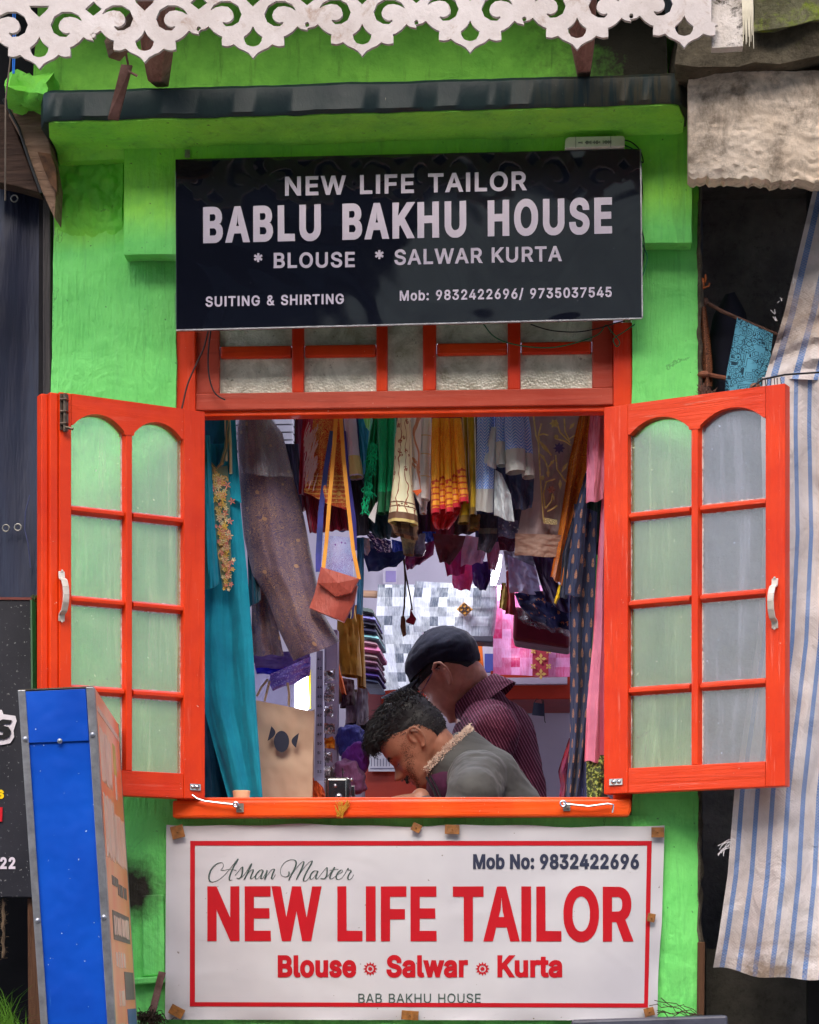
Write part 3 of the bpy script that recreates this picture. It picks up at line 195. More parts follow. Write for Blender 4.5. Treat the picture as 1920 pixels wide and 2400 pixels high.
def line(key, xa, ya, xb, yb, y, parent, mat):
    """one printed line: its letters laid from pixel (xa,ya) to (xb,yb) on the plane at depth y"""
    pos, gl = G[key]; sl = (yb-ya)/(xb-xa)
    for ch, x0 in pos:
        fill([[(x0/10+a/10, c/10) for a, c in zip(L[::2], L[1::2])] for L in gl[ch]], lambda a, c, z: P(xa+a, ya+sl*a-c, y-(.0006 if z > 0 else 0))).build('letter', mat, parent)
def small(s, key, x, yb, h, y, parent, mat, name='numeral', k0=None):
    gl = dict(G[key][1]); gl['1'] = [[0, 0, 14, 0, 14, 100, 0, 100]] if '1' not in gl else gl['1']; s2 = [c for c in s if c != '1'] or ['0']; top = max(v for ch in s2 for L in gl[ch] for v in L[1::2]); k = h/top; pen = x
    gl['1'] = [[0, 0, top*.16, 0, top*.16, top, 0, top]]
    for ch in s:
        xs = [v for L in gl[ch] for v in L[::2]]; x0 = min(xs)
        fill([[(pen+(a-x0)*k, c*k) for a, c in zip(L[::2], L[1::2])] for L in gl[ch]], lambda a, c, z: P(a, yb-c, y-(.0006 if z > 0 else 0))).build(name, mat, parent); pen += (max(xs)-x0)*k+h*.16
# ---------------------------------------------------------------- materials of the place
def green_paint():
    n = NT('green_paint', .55, 0, .35); v = n.co(); z = n.xyz(n.tc.outputs['Object'])[2]
    w = n.noise(v, 5, 4, .6); edge = n.ma('ADD', z, n.ma('MULTIPLY', w, .10))
    hi = n.ramp(edge, P(300, 560).z+.03, P(300, 520).z+.07)      # a yellower coat of paint above the beam's foot
    c = n.mix(hi, lin((120, 224, 116)), lin((154, 236, 84)))
    c = n.mix(n.ramp(n.noise(v, 9, 6, .65), .42, .75, 0, .55), c, lin((72, 180, 80))); c = n.mix(n.ramp(n.noise(n.co(scale=(7, 7, .8)), 3, 6, .7, .4), .56, .74, 0, .42), c, lin((48, 128, 62))); c = n.mix(n.ramp(n.noise(v, 21, 7, .75), .66, .72, 0, .6), c, lin((168, 226, 150)))
    st = n.noise(n.co(scale=(16, 16, 1.1)), 3, 5, .6); c = n.mix(n.ramp(st, .55, .8, 0, .38), c, lin((120, 212, 122)))
    c = n.mix(n.ramp(n.noise(v, 70, 3, .6), .69, .74, 0, .75), c, lin((38, 70, 36)))
    ck = n.vor(n.co(scale=(1, 1, .45)), 3.4, 'DISTANCE_TO_EDGE'); cw = n.ma('ADD', ck, n.ma('MULTIPLY', n.ma('SUBTRACT', n.noise(v, 9, 5, .7), .5), .16)); crk = n.ma('MULTIPLY', n.ramp(n.ma('ABSOLUTE', cw), 0, .0045, 1, 0), n.ramp(n.noise(v, 2.7, 2), .52, .6)); c = n.mix(n.ma('MULTIPLY', crk, .55), c, lin((30, 84, 36)))
    dr = n.noise(n.co(scale=(20, 20, .9)), 2, 5, .7); c = n.mix(n.ramp(dr, .62, .78, 0, .45), c, lin((44, 96, 50)))
    # scorch mark beside the lightbox, grime low on the wall
    q = P(306, 2085); d = n.n.new('ShaderNodeVectorMath'); d.operation = 'DISTANCE'; n.set(d.inputs[0], n.tc.outputs['Object'])
    d.inputs[1].default_value = tuple(q); dd = n.ma('ADD', d.outputs['Value'], n.ma('MULTIPLY', n.noise(v, 40, 5, .7), .07))
    c = n.mix(n.ramp(dd, .075, .145, 1, 0), c, lin((34, 26, 14)))
    gr = n.ramp(z, P(0, 2400).z-.1, P(0, 2240).z, .75, 0); c = n.mix(n.ma('MULTIPLY', gr, n.ramp(n.noise(v, 12, 6, .7), .45, .62)), c, lin((30, 66, 34)))
    rgh = n.noise(n.co(scale=(1, 1, .7)), 34, 7, .62, .5); reg = n.ramp(n.noise(v, 2.2, 2), .42, .6, .25, 1)
    b1 = n.bump(n.ma('MULTIPLY', rgh, reg), .5, .012); b2 = n.bump(n.noise(n.co(scale=(14, 14, 1.2)), 7, 5, .6), .6, .007, n.bump(n.noise(v, 8, 3, .6, .8), .4, .02, b1))
    b3 = n.bump(n.noise(v, 190, 3, .6), .25, .002, b2)
    return n.out(c, n.ramp(w, .3, .7, .42, .65), b3)
def green_rough():
    n = NT('green_rough_plaster', .6, 0, .35); v = n.co()
    c = n.mix(n.ramp(n.noise(v, 9, 6, .65), .38, .7), lin((132, 222, 74)), lin((110, 212, 82)))
    c = n.mix(n.ramp(n.noise(v, 30, 6, .7), .62, .72, 0, .8), c, lin((28, 60, 24)))
    r = n.noise(n.co(scale=(1, 1, .6)), 42, 8, .68, 1.1)
    return n.out(c, None, n.bump(n.noise(v, 160, 4, .6), .3, .003, n.bump(r, .45, .014)))
def green_shade():  # wall green darkened for the shade under the eave, plus mossy streaks
    n = NT('green_shaded_mossy_paint', .7, 0, .25); v = n.co(); x = n.xyz(n.tc.outputs['Object'])[0]
    c = n.mix(n.ramp(n.noise(v, 7, 6, .65), .4, .66), lin((138, 216, 80)), lin((104, 180, 62)))
    c = n.mix(n.ramp(n.noise(n.co(scale=(9, 9, 1)), 4, 6, .7), .56, .72, 0, .55), c, lin((58, 92, 34)))
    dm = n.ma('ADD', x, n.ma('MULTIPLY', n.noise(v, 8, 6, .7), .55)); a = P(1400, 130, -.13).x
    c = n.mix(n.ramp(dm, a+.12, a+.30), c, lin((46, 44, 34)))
    return n.out(c, None, n.bump(n.noise(v, 26, 7, .65), .6, .014))
def band_paint():
    n = NT('dark_teal_paint', .5, 0, .4); v = n.co(); x = n.xyz(n.tc.outputs['Object'])[0]
    c = n.mix(n.ramp(n.noise(v, 14, 6, .65), .4, .7), lin((17, 38, 44)), lin((25, 46, 48)))
    dr = n.noise(n.co(scale=(34, 1, 2.4)), 2.2, 5, .65); pos = n.ramp(x, P(1140, 220, -.23).x, P(1500, 220, -.23).x)
    c = n.mix(n.ma('MULTIPLY', pos, n.ramp(dr, .44, .56, 0, .8)), c, lin((66, 62, 48)))
    c = n.mix(n.ramp(n.noise(n.co(scale=(40, 1, 9)), 2, 3, .6), .745, .76, 0, .9), c, lin((190, 188, 168)))
    return n.out(c, None, n.bump(n.noise(n.co(scale=(1.5, 1, .7)), 22, 6, .6), .3, .008))
def red_wood(name, a, b, wear, grain=1.0, horiz=False):
    n = NT(name, .42, 0, .3); s = (2.2, 2.2, 40) if horiz else (40, 40, 2.2)
    v = n.co(scale=s); v0 = n.co()
    g = n.noise(v, 1.3, 8, .65, .4)
    c = n.mix(n.ramp(n.noise(v0, 4, 5, .6), .35, .65), lin(a), lin(b))
    c = n.mix(n.ramp(g, .58, .74, 0, .5), c, tuple(x*.55 for x in lin(b)))
    c = n.mix(n.ramp(n.noise(v, 2.3, 8, .7), .58, .70, 0, wear), c, lin((232, 150, 132)))
    c = n.mix(n.ramp(n.noise(v0, 85, 4, .7), .705, .73, 0, .85), c, lin((222, 196, 178)))
    c = n.mix(n.ramp(n.noise(v0, 26, 6, .75), .69, .73, 0, .8), c, lin((62, 18, 10)))
    return n.out(c, n.ramp(g, .3, .7, .3, .5), n.bump(n.noise(v0, 60, 4, .6), .15, .002, n.bump(g, .45*grain, .005)))
def glass(name, dust, tint=(205, 220, 208), edge=True, rough=.08, dark=None):
    n = NT(name); t = n.t; mo = n.n['Material Output']
    v = n.co(); f = n.noise(v, 5, 5, .6, .6); g = n.noise(n.co(scale=(30, 30, 6)), 2, 4, .6)
    s2 = n.noise(n.co(scale=(26, 26, 1.6)), 1.6, 5, .7, .6); d = n.ma('ADD', n.ma('ADD', n.ramp(f, .32, .7, dust*.6, dust*1.25), n.ramp(g, .6, .8, 0, dust*.4)), n.ramp(s2, .52, .7, 0, dust*.9))
    if edge:                                         # putty and paint smeared round each pane, by the pane's own UV
        u = n.xyz(n.tc.outputs['UV']); ex = n.ma('MINIMUM', u[0], n.ma('SUBTRACT', 1, u[0])); ey = n.ma('MINIMUM', u[1], n.ma('SUBTRACT', 1, u[1]))
        e = n.ma('ADD', n.ma('MINIMUM', ex, ey), n.ma('MULTIPLY', n.ma('SUBTRACT', n.noise(v, 55, 5, .7), .5), .085))
        d = n.ma('MAXIMUM', d, n.ramp(e, .035, .06, .97, 0))
        rim = n.ramp(e, .045, .07, 1, 0)
        spk = n.ramp(n.noise(v, 75, 3, .6), .715, .73, 0, .95); d = n.ma('MAXIMUM', d, spk)
    tr = n.n.new('ShaderNodeBsdfTransparent'); tr.inputs[0].default_value = (.95, .97, .95, 1)
    n.p.inputs['Roughness'].default_value = .7
    col = lin(tint); col = n.mix(n.ramp(n.noise(v, 8, 4, .6), .4, .7), col, tuple(x*.88 for x in col))
    if edge: col = n.mix(rim, col, lin((216, 212, 210)))
    n.set(n.p.inputs['Base Color'], col)
    m1 = n.n.new('ShaderNodeMixShader'); n.set(m1.inputs[0], d); t.links.new(tr.outputs[0], m1.inputs[1]); t.links.new(n.p.outputs[0], m1.inputs[2])
    gl = n.n.new('ShaderNodeBsdfGlossy'); gl.inputs['Roughness'].default_value = rough
    fr = n.n.new('ShaderNodeFresnel'); fr.inputs[0].default_value = 1.75
    n.set(gl.inputs['Normal'], n.bump(n.noise(v, 6, 2), .15, .01))
    m2 = n.n.new('ShaderNodeMixShader'); t.links.new(fr.outputs[0], m2.inputs[0]); t.links.new(m1.outputs[0], m2.inputs[1]); t.links.new(gl.outputs[0], m2.inputs[2])
    t.links.new(m2.outputs[0], mo.inputs[0]); return n.m
def obscure_glass():
    n = NT('frosted_pebbled_glass', .25, 0, .6); v = n.co(); f = n.noise(v, 11, 6, .7, .5)
    c = n.mix(n.ramp(f, .38, .66), lin((226, 224, 206)), lin((160, 156, 134)))
    c = n.mix(n.ramp(n.noise(v, 60, 4, .7), .62, .72, 0, .7), c, lin((58, 52, 40)))
    c = n.mix(n.ramp(n.noise(n.co(scale=(6, 6, 30)), 2, 5, .7), .6, .72, 0, .7), c, lin((226, 224, 214)))
    return n.out(c, .22, n.bump(n.vor(v, 170), .5, .003))
def acrylic():
    n = NT('black_glossy_acrylic', .035, 0, 1.0); v = n.co()
    n.p.inputs['Coat Weight'].default_value = 0
    b = n.bump(n.noise(n.co(scale=(1, 1, 1.3)), 1.9, 2, .5, .9), .26, .03)
    c = n.mix(n.ramp(n.noise(v, 90, 3, .6), .74, .76), (.006, .007, .014), (.2, .2, .2))
    return n.out(c, n.ramp(n.noise(v, 8, 5, .7), .4, .8, .02, .10), b)
def concrete(name, a, b, moss=None, sc_=6, bump=.8, dist=.02, th=(.5, .68)):
    n = NT(name, .9, 0, .2); v = n.co()
    c = n.mix(n.ramp(n.noise(v, sc_, 8, .7), .35, .65), lin(a), lin(b))
    c = n.mix(n.ramp(n.noise(v, sc_*7, 6, .75), .55, .7, 0, .6), c, tuple(x*.4 for x in lin(b)))
    if moss:
        c = n.mix(n.ramp(n.noise(v, sc_*1.7, 8, .75, .4), th[0], th[1]), c, lin(moss))
    return n.out(c, None, n.bump(n.noise(v, 24, 9, .72), bump, dist))
def old_timber(name, a, b, horiz=True):
    n = NT(name, .85, 0, .2); v = n.co(scale=(2, 10, 26) if horiz else (26, 10, 2))
    g = n.noise(v, 2, 8, .7, .7); c = n.mix(n.ramp(g, .35, .68), lin(a), lin(b))
    c = n.mix(n.ramp(n.noise(v, 5, 6, .7), .62, .72, 0, .8), c, tuple(x*.3 for x in lin(b)))
    return n.out(c, None, n.bump(g, .9, .012))
GREEN, GROUGH, GSHADE, BAND = green_paint(), green_rough(), green_shade(), band_paint()
RED_F = red_wood('orange_red_paint_window_frame', (226, 66, 16), (200, 44, 12), .2)
RED_FH = red_wood('orange_red_paint_frame_rail', (232, 76, 20), (204, 50, 14), .3, 1, True)
RED_T = red_wood('dull_red_paint', (186, 78, 58), (168, 58, 40), .2, .6, True)
RED_L = red_wood('orange_red_gloss_paint', (226, 64, 10), (200, 46, 10), .22, .8)
RED_LH = red_wood('orange_red_gloss_paint_rail', (226, 64, 10), (198, 46, 10), .22, .8, True)
RED_R = red_wood('weathered_red_paint', (226, 66, 22), (204, 48, 16), .45, 1.5)
RED_RH = red_wood('weathered_red_paint_rail', (226, 70, 30), (206, 54, 22), .62, 1.5, True)
SILL = red_wood('bright_orange_sill_paint', (238, 92, 24), (222, 66, 16), .12, 1, True)
GLASS_L = glass('dusty_pane_glass', .22, (204, 236, 188)); GLASS_D = glass('grey_dusty_pane_glass', .22, (184, 190, 212)); OBSC = obscure_glass()
ACR = acrylic(); LETTER = plain('pale_lilac_lettering', (206, 196, 212), .35, (196, 186, 204), bump=.02)
CONC = concrete('grey_old_concrete', (98, 92, 88), (62, 58, 56)); CONC_D = concrete('soot_dark_concrete', (132, 124, 122), (84, 78, 80), sc_=4)
CONC_L = concrete('stained_lime_plaster', (236, 220, 204), (190, 172, 154), (92, 80, 68), 3.2, .6, .012, (.47, .66))
MOSSY = concrete('mossy_concrete', (150, 148, 120), (84, 82, 60), (140, 158, 60), 9, 1, .03, (.48, .62))
BLACKM = concrete('black_mould_concrete', (112, 104, 88), (62, 56, 46), (92, 98, 46), 10, 1, .03, (.6, .75))
TIMB = old_timber('weathered_grey_timber', (150, 124, 106), (108, 86, 72)); TIMB_D = old_timber('dark_old_timber', (84, 66, 58), (54, 42, 38)); TIMB_V = old_timber('brown_upright_timber', (104, 74, 54), (70, 46, 34), False)
PINKW = old_timber('faded_pink_painted_timber', (176, 132, 124), (130, 92, 84), False)
WHITE_B = NT('peeling_white_board_paint', .6, 0, .3)
def _wb():
    n = WHITE_B; v = n.co(); c = n.mix(n.ramp(n.noise(v, 6, 7, .7), .35, .7), lin((204, 197, 198)), lin((176, 166, 164)))
    c = n.mix(n.ramp(n.noise(v, 17, 7, .78, .5), .56, .72, 0, .8), c, lin((138, 106, 82)))
    c = n.mix(n.ramp(n.noise(n.co(scale=(4, 4, 20)), 3, 5, .7), .66, .73, 0, .6), c, lin((170, 150, 136)))
    return n.out(c, None, n.bump(n.noise(v, 80, 6, .65), .4, .004))
WHITE_B = _wb()
EDGE_B = plain('raw_brown_board_edge', (120, 84, 52), .8, (80, 54, 34))
CHROME = plain('chrome_metal', (200, 200, 205), .18, (150, 150, 155), metal=1, bump=.05)
ALU = plain('dull_aluminium', (176, 178, 186), .38, (140, 142, 150), 30, .2, 90, metal=.85)
STEEL = plain('galvanised_steel_wire', (170, 168, 162), .4, (120, 116, 110), metal=.7)
RUST = plain('rusty_iron', (128, 96, 92), .85, (84, 56, 48), 30, .7, 90)
WHITEP = plain('white_enamel', (214, 206, 200), .35, (176, 168, 158), 30, .1)
INWALL = plain('pale_lilac_interior_wall', (196, 190, 204), .7, (182, 176, 192), 4)
INRED = plain('orange_red_interior_paint', (178, 50, 20), .5, (150, 38, 16), 6)
DARKM = plain('blackened_board', (26, 24, 30), .9, (18, 16, 22))
# ---------------------------------------------------------------- ground and street
g = MB(); g.sheet([[V((-150, 150, 0)), V((150, 150, 0))], [V((-150, -150, 0)), V((150, -150, 0))]])
struct(g.build('ground', concrete('street_tarmac', (120, 118, 114), (100, 98, 94), sc_=1, bump=.3)))
g = MB(); g.box((-12, -1.6, .004), (12, -.02, .14)); struct(g.build('pavement', concrete('pavement_concrete', (196, 190, 178), (170, 164, 152)), bevel=.01))
# building across the street: it is what the black sign mirrors
ob = thing('building', 'grey plastered building across the street, mirrored dimly in the black sign', 'building', (0, -17, 0))
m = MB(); m.box((-14, -23, 0), (-2.4, -17.3, 13.2)); m.box((-2.4, -23, 0), (4.2, -17, 12.4)); m.box((4.2, -23, 0), (14, -17.2, 13.6))
m.build('wall', concrete('opposite_plaster', (60, 60, 62), (40, 42, 48), sc_=1, bump=.2), ob)
m = MB(); m.hexa([(-2.3, -17, 7.2), (1.6, -17, 7.6), (1.6, -16.95, 7.6), (-2.3, -16.95, 7.2), (-1.2, -17, 9.1), (1.1, -17, 9.9), (1.1, -16.95, 9.9), (-1.2, -16.95, 9.1)]); m.box((-3.4, -17.3, 6.0), (-2.9, -17.2, 8.2)); m.build('added_reflection_panel', concrete('reflection_panel_pale', (245, 238, 212), (214, 206, 184), sc_=1, bump=.2), ob)  # pale panel added so the black sign mirrors a lit patch
dk = plain('dark_window_glass', (20, 24, 34), .1, (14, 16, 24), metal=0)
rf = MB(); rf.slab([(-15, -16.4, 13.2), (15, -16.4, 13.2), (15, -16.4, 13.7), (-15, -16.4, 13.7)], (0, -7, 0)); rf.build('roof', TIMB_D, ob)
for fx in (-12, -8.7, -5.4, -2.6, 2.6, 6.4, 9.4, 12.2):
    for fz in (1.6, 4.7, 7.8, 10.7):
        w = MB(); w.box((fx-.7, -16.98, fz-.2), (fx+.7, -16.9, fz+1.3)); w.build('window', dk, ob)
# ---------------------------------------------------------------- the tailor's shop
shop = thing('tailor_shop', 'bright green plastered one-window shop with orange red casements and dark teal cornice band', 'shop', (0, 0, 0))
XL, XR = P(112, 1500).x, P(1637, 1500).x
XA, XB = P(412, 1500).x, P(1482, 1500).x
ZS, ZW = P(900, 1914).z, P(900, 775).z
def rough_box(a, b, step=.03, amp=.003, fr=9, mb=None, warp=None):
    mb = mb or MB(); a, b = V(a), V(b)
    def face(o, u, w):
        nu = max(1, int(u.length/step)); nw = max(1, int(w.length/step)); rows = []
        for j in range(nw+1):
            r = []
            for i in range(nu+1):
                p = o+u*(i/nu)+w*(j/nw); r.append(p)
            rows.append(r)
        rows2 = [[q+V((fbm((q.x, q.y, q.z), fr), fbm((q.x+9, q.y, q.z), fr), fbm((q.x, q.y+7, q.z), fr)))*amp+(warp(q) if warp else V((0, 0, 0))) for q in r] for r in rows]
        mb.sheet(rows2)
    d = b-a; X, Y, Z = V((d.x, 0, 0)), V((0, d.y, 0)), V((0, 0, d.z))
    face(a, X, Z); face(a+Y, X, Z); face(a, Y, Z); face(a+X, Y, Z); face(a, X, Y); face(a+Z, X, Y)
    return mb
lean = lambda q: V((((P(133, 350).x-XL) * max(0, min(1, (q.z-P(0, 1200).z)/(P(0, 350).z-P(0, 1200).z)))) if q.x < XL+.05 else 0, 0, 0))
ZT = P(900, 310, -.06).z
mb = rough_box((XL, 0, ZS-.001), (XA, .16, ZT+.25), .03, .004, 9, None, lean)
mb.build('pillar', GREEN, shop)
mb = rough_box((XB, 0, ZS-.001), (XR, .16, ZT+.25), .03, .004)
mb.build('pillar', GREEN, shop)
rough_box((XL-.004, -.002, 0), (XR+.004, .16, ZS), .04, .004).build('lower_wall', GREEN, shop, label='green plaster wall under the window')
# the rough coarse plaster at the head of the left pillar
q0 = P(136, 365); q1 = P(292, 560)
rows = []
for j in range(60):
    r = []
    for i in range(44):
        u, w = i/43, j/59; x = q0.x-.004+(q1.x-q0.x+.004)*u; z = ZT+.02+(q1.z-ZT-.02+.02*fbm((x*9, 1, 1), 1))*w
        ed = min(1, (1-w)*4); r.append(V((x-(.006*w), .003-.010*ed-.013*ed*abs(fbm((x, 0, z*.7), 24, 4))-.004*fbm((x, 2, z), 60, 2)*ed, z)))
    rows.append(r)
m = MB(); m.sheet(rows, th=.02); m.build('rough_plaster', GROUGH, shop, label='coarse wrinkled green plaster at the head of the left pillar')
# beam with a rounded foot
BX0, BX1 = P(291, 400, -.06).x, P(1622, 400, -.06).x; BZ = P(900, 583, -.06).z
rough_box((BX0, -.06, BZ), (BX1, -.004, ZT+.05), .03, .003).build('beam', GREEN, shop, bevel=0)
# cornice: soffit, band, upper wall, swept along x with a softened section
def sweep(sec, xa, xb, n, mat, name, amp=.004, endround=.05, label=None):
    rows = []
    for i in range(n+1):
        t = i/n; x = xa+(xb-xa)*t; e = min(t, 1-t)*(xb-xa); k = 1 if e > endround else sqrt(max(0, 1-((endround-e)/endround)**2))
        r = []
        cy = sum(s[0] for s in sec)/len(sec); cz = sum(s[1] for s in sec)/len(sec)
        for (y, z) in sec:
            kk = .55+.45*k; p = V((x, (y-cy)*kk+cy+(1-kk)*.06, (z-cz)*(.9+.1*k)+cz)); w = fbm(p, 7)*amp+fbm(p, 24)*amp*.6
            r.append(p+V((0, w, w)))
        rows.append(r)
    m = MB(); m.sheet(rows, close=True); return m.build(name, mat, shop, label=label)
zb0, zb1 = P(900, 262, -.235).z, P(900, 190, -.235).z
CX0, CX1 = P(84, 240, -.235).x, P(1616, 240, -.235).x
sweep([(-.235, zb0), (-.243, zb0+.008), (-.243, zb1-.010), (-.232, zb1), (-.12, zb1+.012), (-.02, zb1+.012), (-.02, zb0+.004)], CX0, CX1, 90, BAND, 'cornice_band', .004, .04)
sweep([(-.231, zb0+.003), (-.231, zb0-.003), (-.16, zb0-.005), (-.09, zb0-.006), (-.055, zb0-.012), (-.04, zb0-.03), (-.003, zb0-.032), (.02, zb0-.03), (.02, zb0+.003)], CX0+.012, CX1-.008, 90, GREEN, 'cornice_soffit', .003, .03)
rough_box((P(86, 100, -.12).x, -.13, zb1+.005), (P(1560, 100, -.12).x, .1, 4.4), .04, .010, 5).build('upper_wall', GSHADE, shop)
rough_box((P(20, 200, -.17).x, -.21, P(20, 232, -.2).z), (P(118, 200, -.17).x, -.02, P(90, 168, -.2).z), .014, .03, 14).build('plaster_lump', GROUGH, shop, label='knobbly green plaster lump at the cornice end')
# frayed mortar edge down the right side
rows = []; random.seed(3)
for j in range(150):
    t = j/149; z = 4.0-(4.0-.2)*t; x = XR+.004*fbm((1, 2, z*6), 1)+(0 if z < P(0, 590).z else .0); r = []
    wd = .012+.016*abs(fbm((5, 1, z*9), 1))
    for i in range(5): r.append(V((x-.004+wd*i/4+.006*fbm((i*2., 3, z*30), 1), .01-.02*sin(pi*i/4)-.006*fbm((i*3., 8, z*40), 1), z)))
    rows.append(r)
m = MB(); m.sheet(rows, th=.03); m.build('mortar_edge', concrete('crumbling_mortar', (122, 112, 98), (70, 64, 56), sc_=20, bump=1, dist=.02), shop)
# interior shell
IL, IR, IB, IZ0, IZ1 = XL+.02, XR-.11, 2.05, .95, 3.72
m = MB(); m.box((IL-.1, .16, IZ0-.1), (IR+.1, IB+.1, IZ0)); m.build('floor', TIMB_D, shop)
m = MB(); m.box((IL-.1, .0, IZ1), (IR+.1, IB+.1, IZ1+.1)); m.build('ceiling', INWALL, shop)
m = MB(); m.box((IL-.1, .16, IZ0), (IL, IB, IZ1)); m.build('inner_wall', INWALL, shop)
m = MB(); m.box((IR, .16, IZ0), (IR+.1, IB, IZ1)); m.build('inner_wall', INWALL, shop)
m = MB(); m.box((IL-.1, IB, IZ0), (IR+.1, IB+.1, IZ1)); m.build('inner_wall', INWALL, shop, label='pale lilac back wall of the shop')
m = MB(); m.box((XL, .165, ZT-.1), (XR, .20, IZ1)); m.box((XL, .165, IZ0), (XA+.02, .20, IZ1)); m.box((XB-.02, .165, IZ0), (XR, .20, IZ1)); m.box((XL, .165, IZ0), (XR, .20, ZS-.05)); m.build('inner_lining', INWALL, shop)
# roof above the picture: boards carry the scalloped bargeboard
m = MB()
rows = [[V((-1.35+i*.02, yy, zz+.012*cos(i*.02*2*pi/.076))) for i in range(131)] for yy, zz in ((-.72, 4.30), (.6, 4.62))]
m.sheet(rows); rf_ = m.build('roof_sheet', plain('rusty_corrugated_iron', (110, 96, 90), .6, (84, 60, 50), metal=.4), shop)
# ---------------------------------------------------------------- window: main frame, transom, sill
def ppoly(pts, y0, y1, mb=None, mi=0):
    """prism of a pixel outline between depths y0 (front) and y1 (back), sized at y0"""
    mb = mb or MB(); A = [P(x, y, y0) for x, y in pts]; Bk = [p+V((0, y1-y0, 0)) for p in A]; n = len(A)
    mb.add(A+Bk, [tuple(range(n)), tuple(range(2*n-1, n-1, -1))]+[(i, n+i, n+(i+1) % n, (i+1) % n) for i in range(n)], mi=mi); return mb
def prect(x0, y0, x1, y1, d0, d1, mb=None, sk=0): return ppoly([(x0, y1+sk), (x1, y1), (x1, y0), (x0, y0+sk)], d0, d1, mb)
frame = prect(411, 770, 458, 1890, .012, .11).build('window_jamb', RED_F, shop, bevel=.003)
prect(1438, 755, 1482, 1890, .012, .11).build('window_jamb', RED_F, shop, bevel=.003)
prect(456, 946, 1440, 964, .03, .075, None, 12).build('window_head', RED_FH, shop, bevel=.003, label='orange red rail across the head of the window opening')
ppoly([(404, 1917), (1474, 1913), (1480, 1900), (1480, 1872), (404, 1876)], -.045, .14).build('window_sill', SILL, shop, bevel=.006, label='bright orange painted window sill')
prect(470, 1868, 1430, 1878, -.02, .06, None, 1).build('sill_lip', SILL, shop, bevel=.003)
# transom sash
tr = MB(); ppoly([(458, 962), (1438, 948), (1438, 908), (458, 922)], .02, .06).build('transom_rail', RED_T, shop, bevel=.003, label='dull pinkish red rail under the transom panes')
def skew(x): return -(x-458)*14/980
def tbar(x0, y0, x1, y1, d0=.03, d1=.06): 
    m = ppoly([(x0, y1+skew(x0)), (x1, y1+skew(x1)), (x1, y0+skew(x1)), (x0, y0+skew(x0))], d0, d1); return m
for (x0, x1) in ((458, 514), (684, 712), (882, 908), (991, 1022), (1190, 1220), (1388, 1438)):
    tbar(x0, 760, x1, 924).build('transom_bar', RED_F if x0 not in (458, 1388) else RED_T, shop, bevel=.004)
for (x0, x1) in ((516, 683), (714, 881), (1024, 1189), (1222, 1387)): tbar(x0, 812, x1, 840, .033, .06).build('transom_bar', RED_FH, shop, bevel=.005)
def pane(pts4, y, mat, parent, name='pane', th=.004, label=None):
    m = MB(); q = [P(x, yy, y) for x, yy in pts4]; m.add(q, [(0, 1, 2, 3)], [(0, 0), (1, 0), (1, 1), (0, 1)])
    o = [p+V((0, th, 0)) for p in q]; m.add(o, [(3, 2, 1, 0)], [(0, 0), (1, 0), (1, 1), (0, 1)])
    for a, b in ((0, 1), (1, 2), (2, 3), (3, 0)): m.add([q[a], q[b], o[b], o[a]], [(0, 1, 2, 3)], [(0, 0)]*4)
    return m.build(name, mat, parent, label=label)
for (x0, x1) in ((512, 686), (710, 884), (1020, 1192), (1218, 1390)):
    for (y0, y1) in ((838, 926), (755, 814)):
        pane([(x0, y1+skew(x0)), (x1, y1+skew(x1)), (x1, y0+skew(x1)), (x0, y0+skew(x0))], .047, OBSC, shop, 'transom_pane')
pane([(906, 924+skew(906)), (993, 924+skew(993)), (993, 750+skew(993)), (906, 750+skew(906))], .047, OBSC, shop, 'transom_pane', label='tall narrow centre pane of frosted glass')
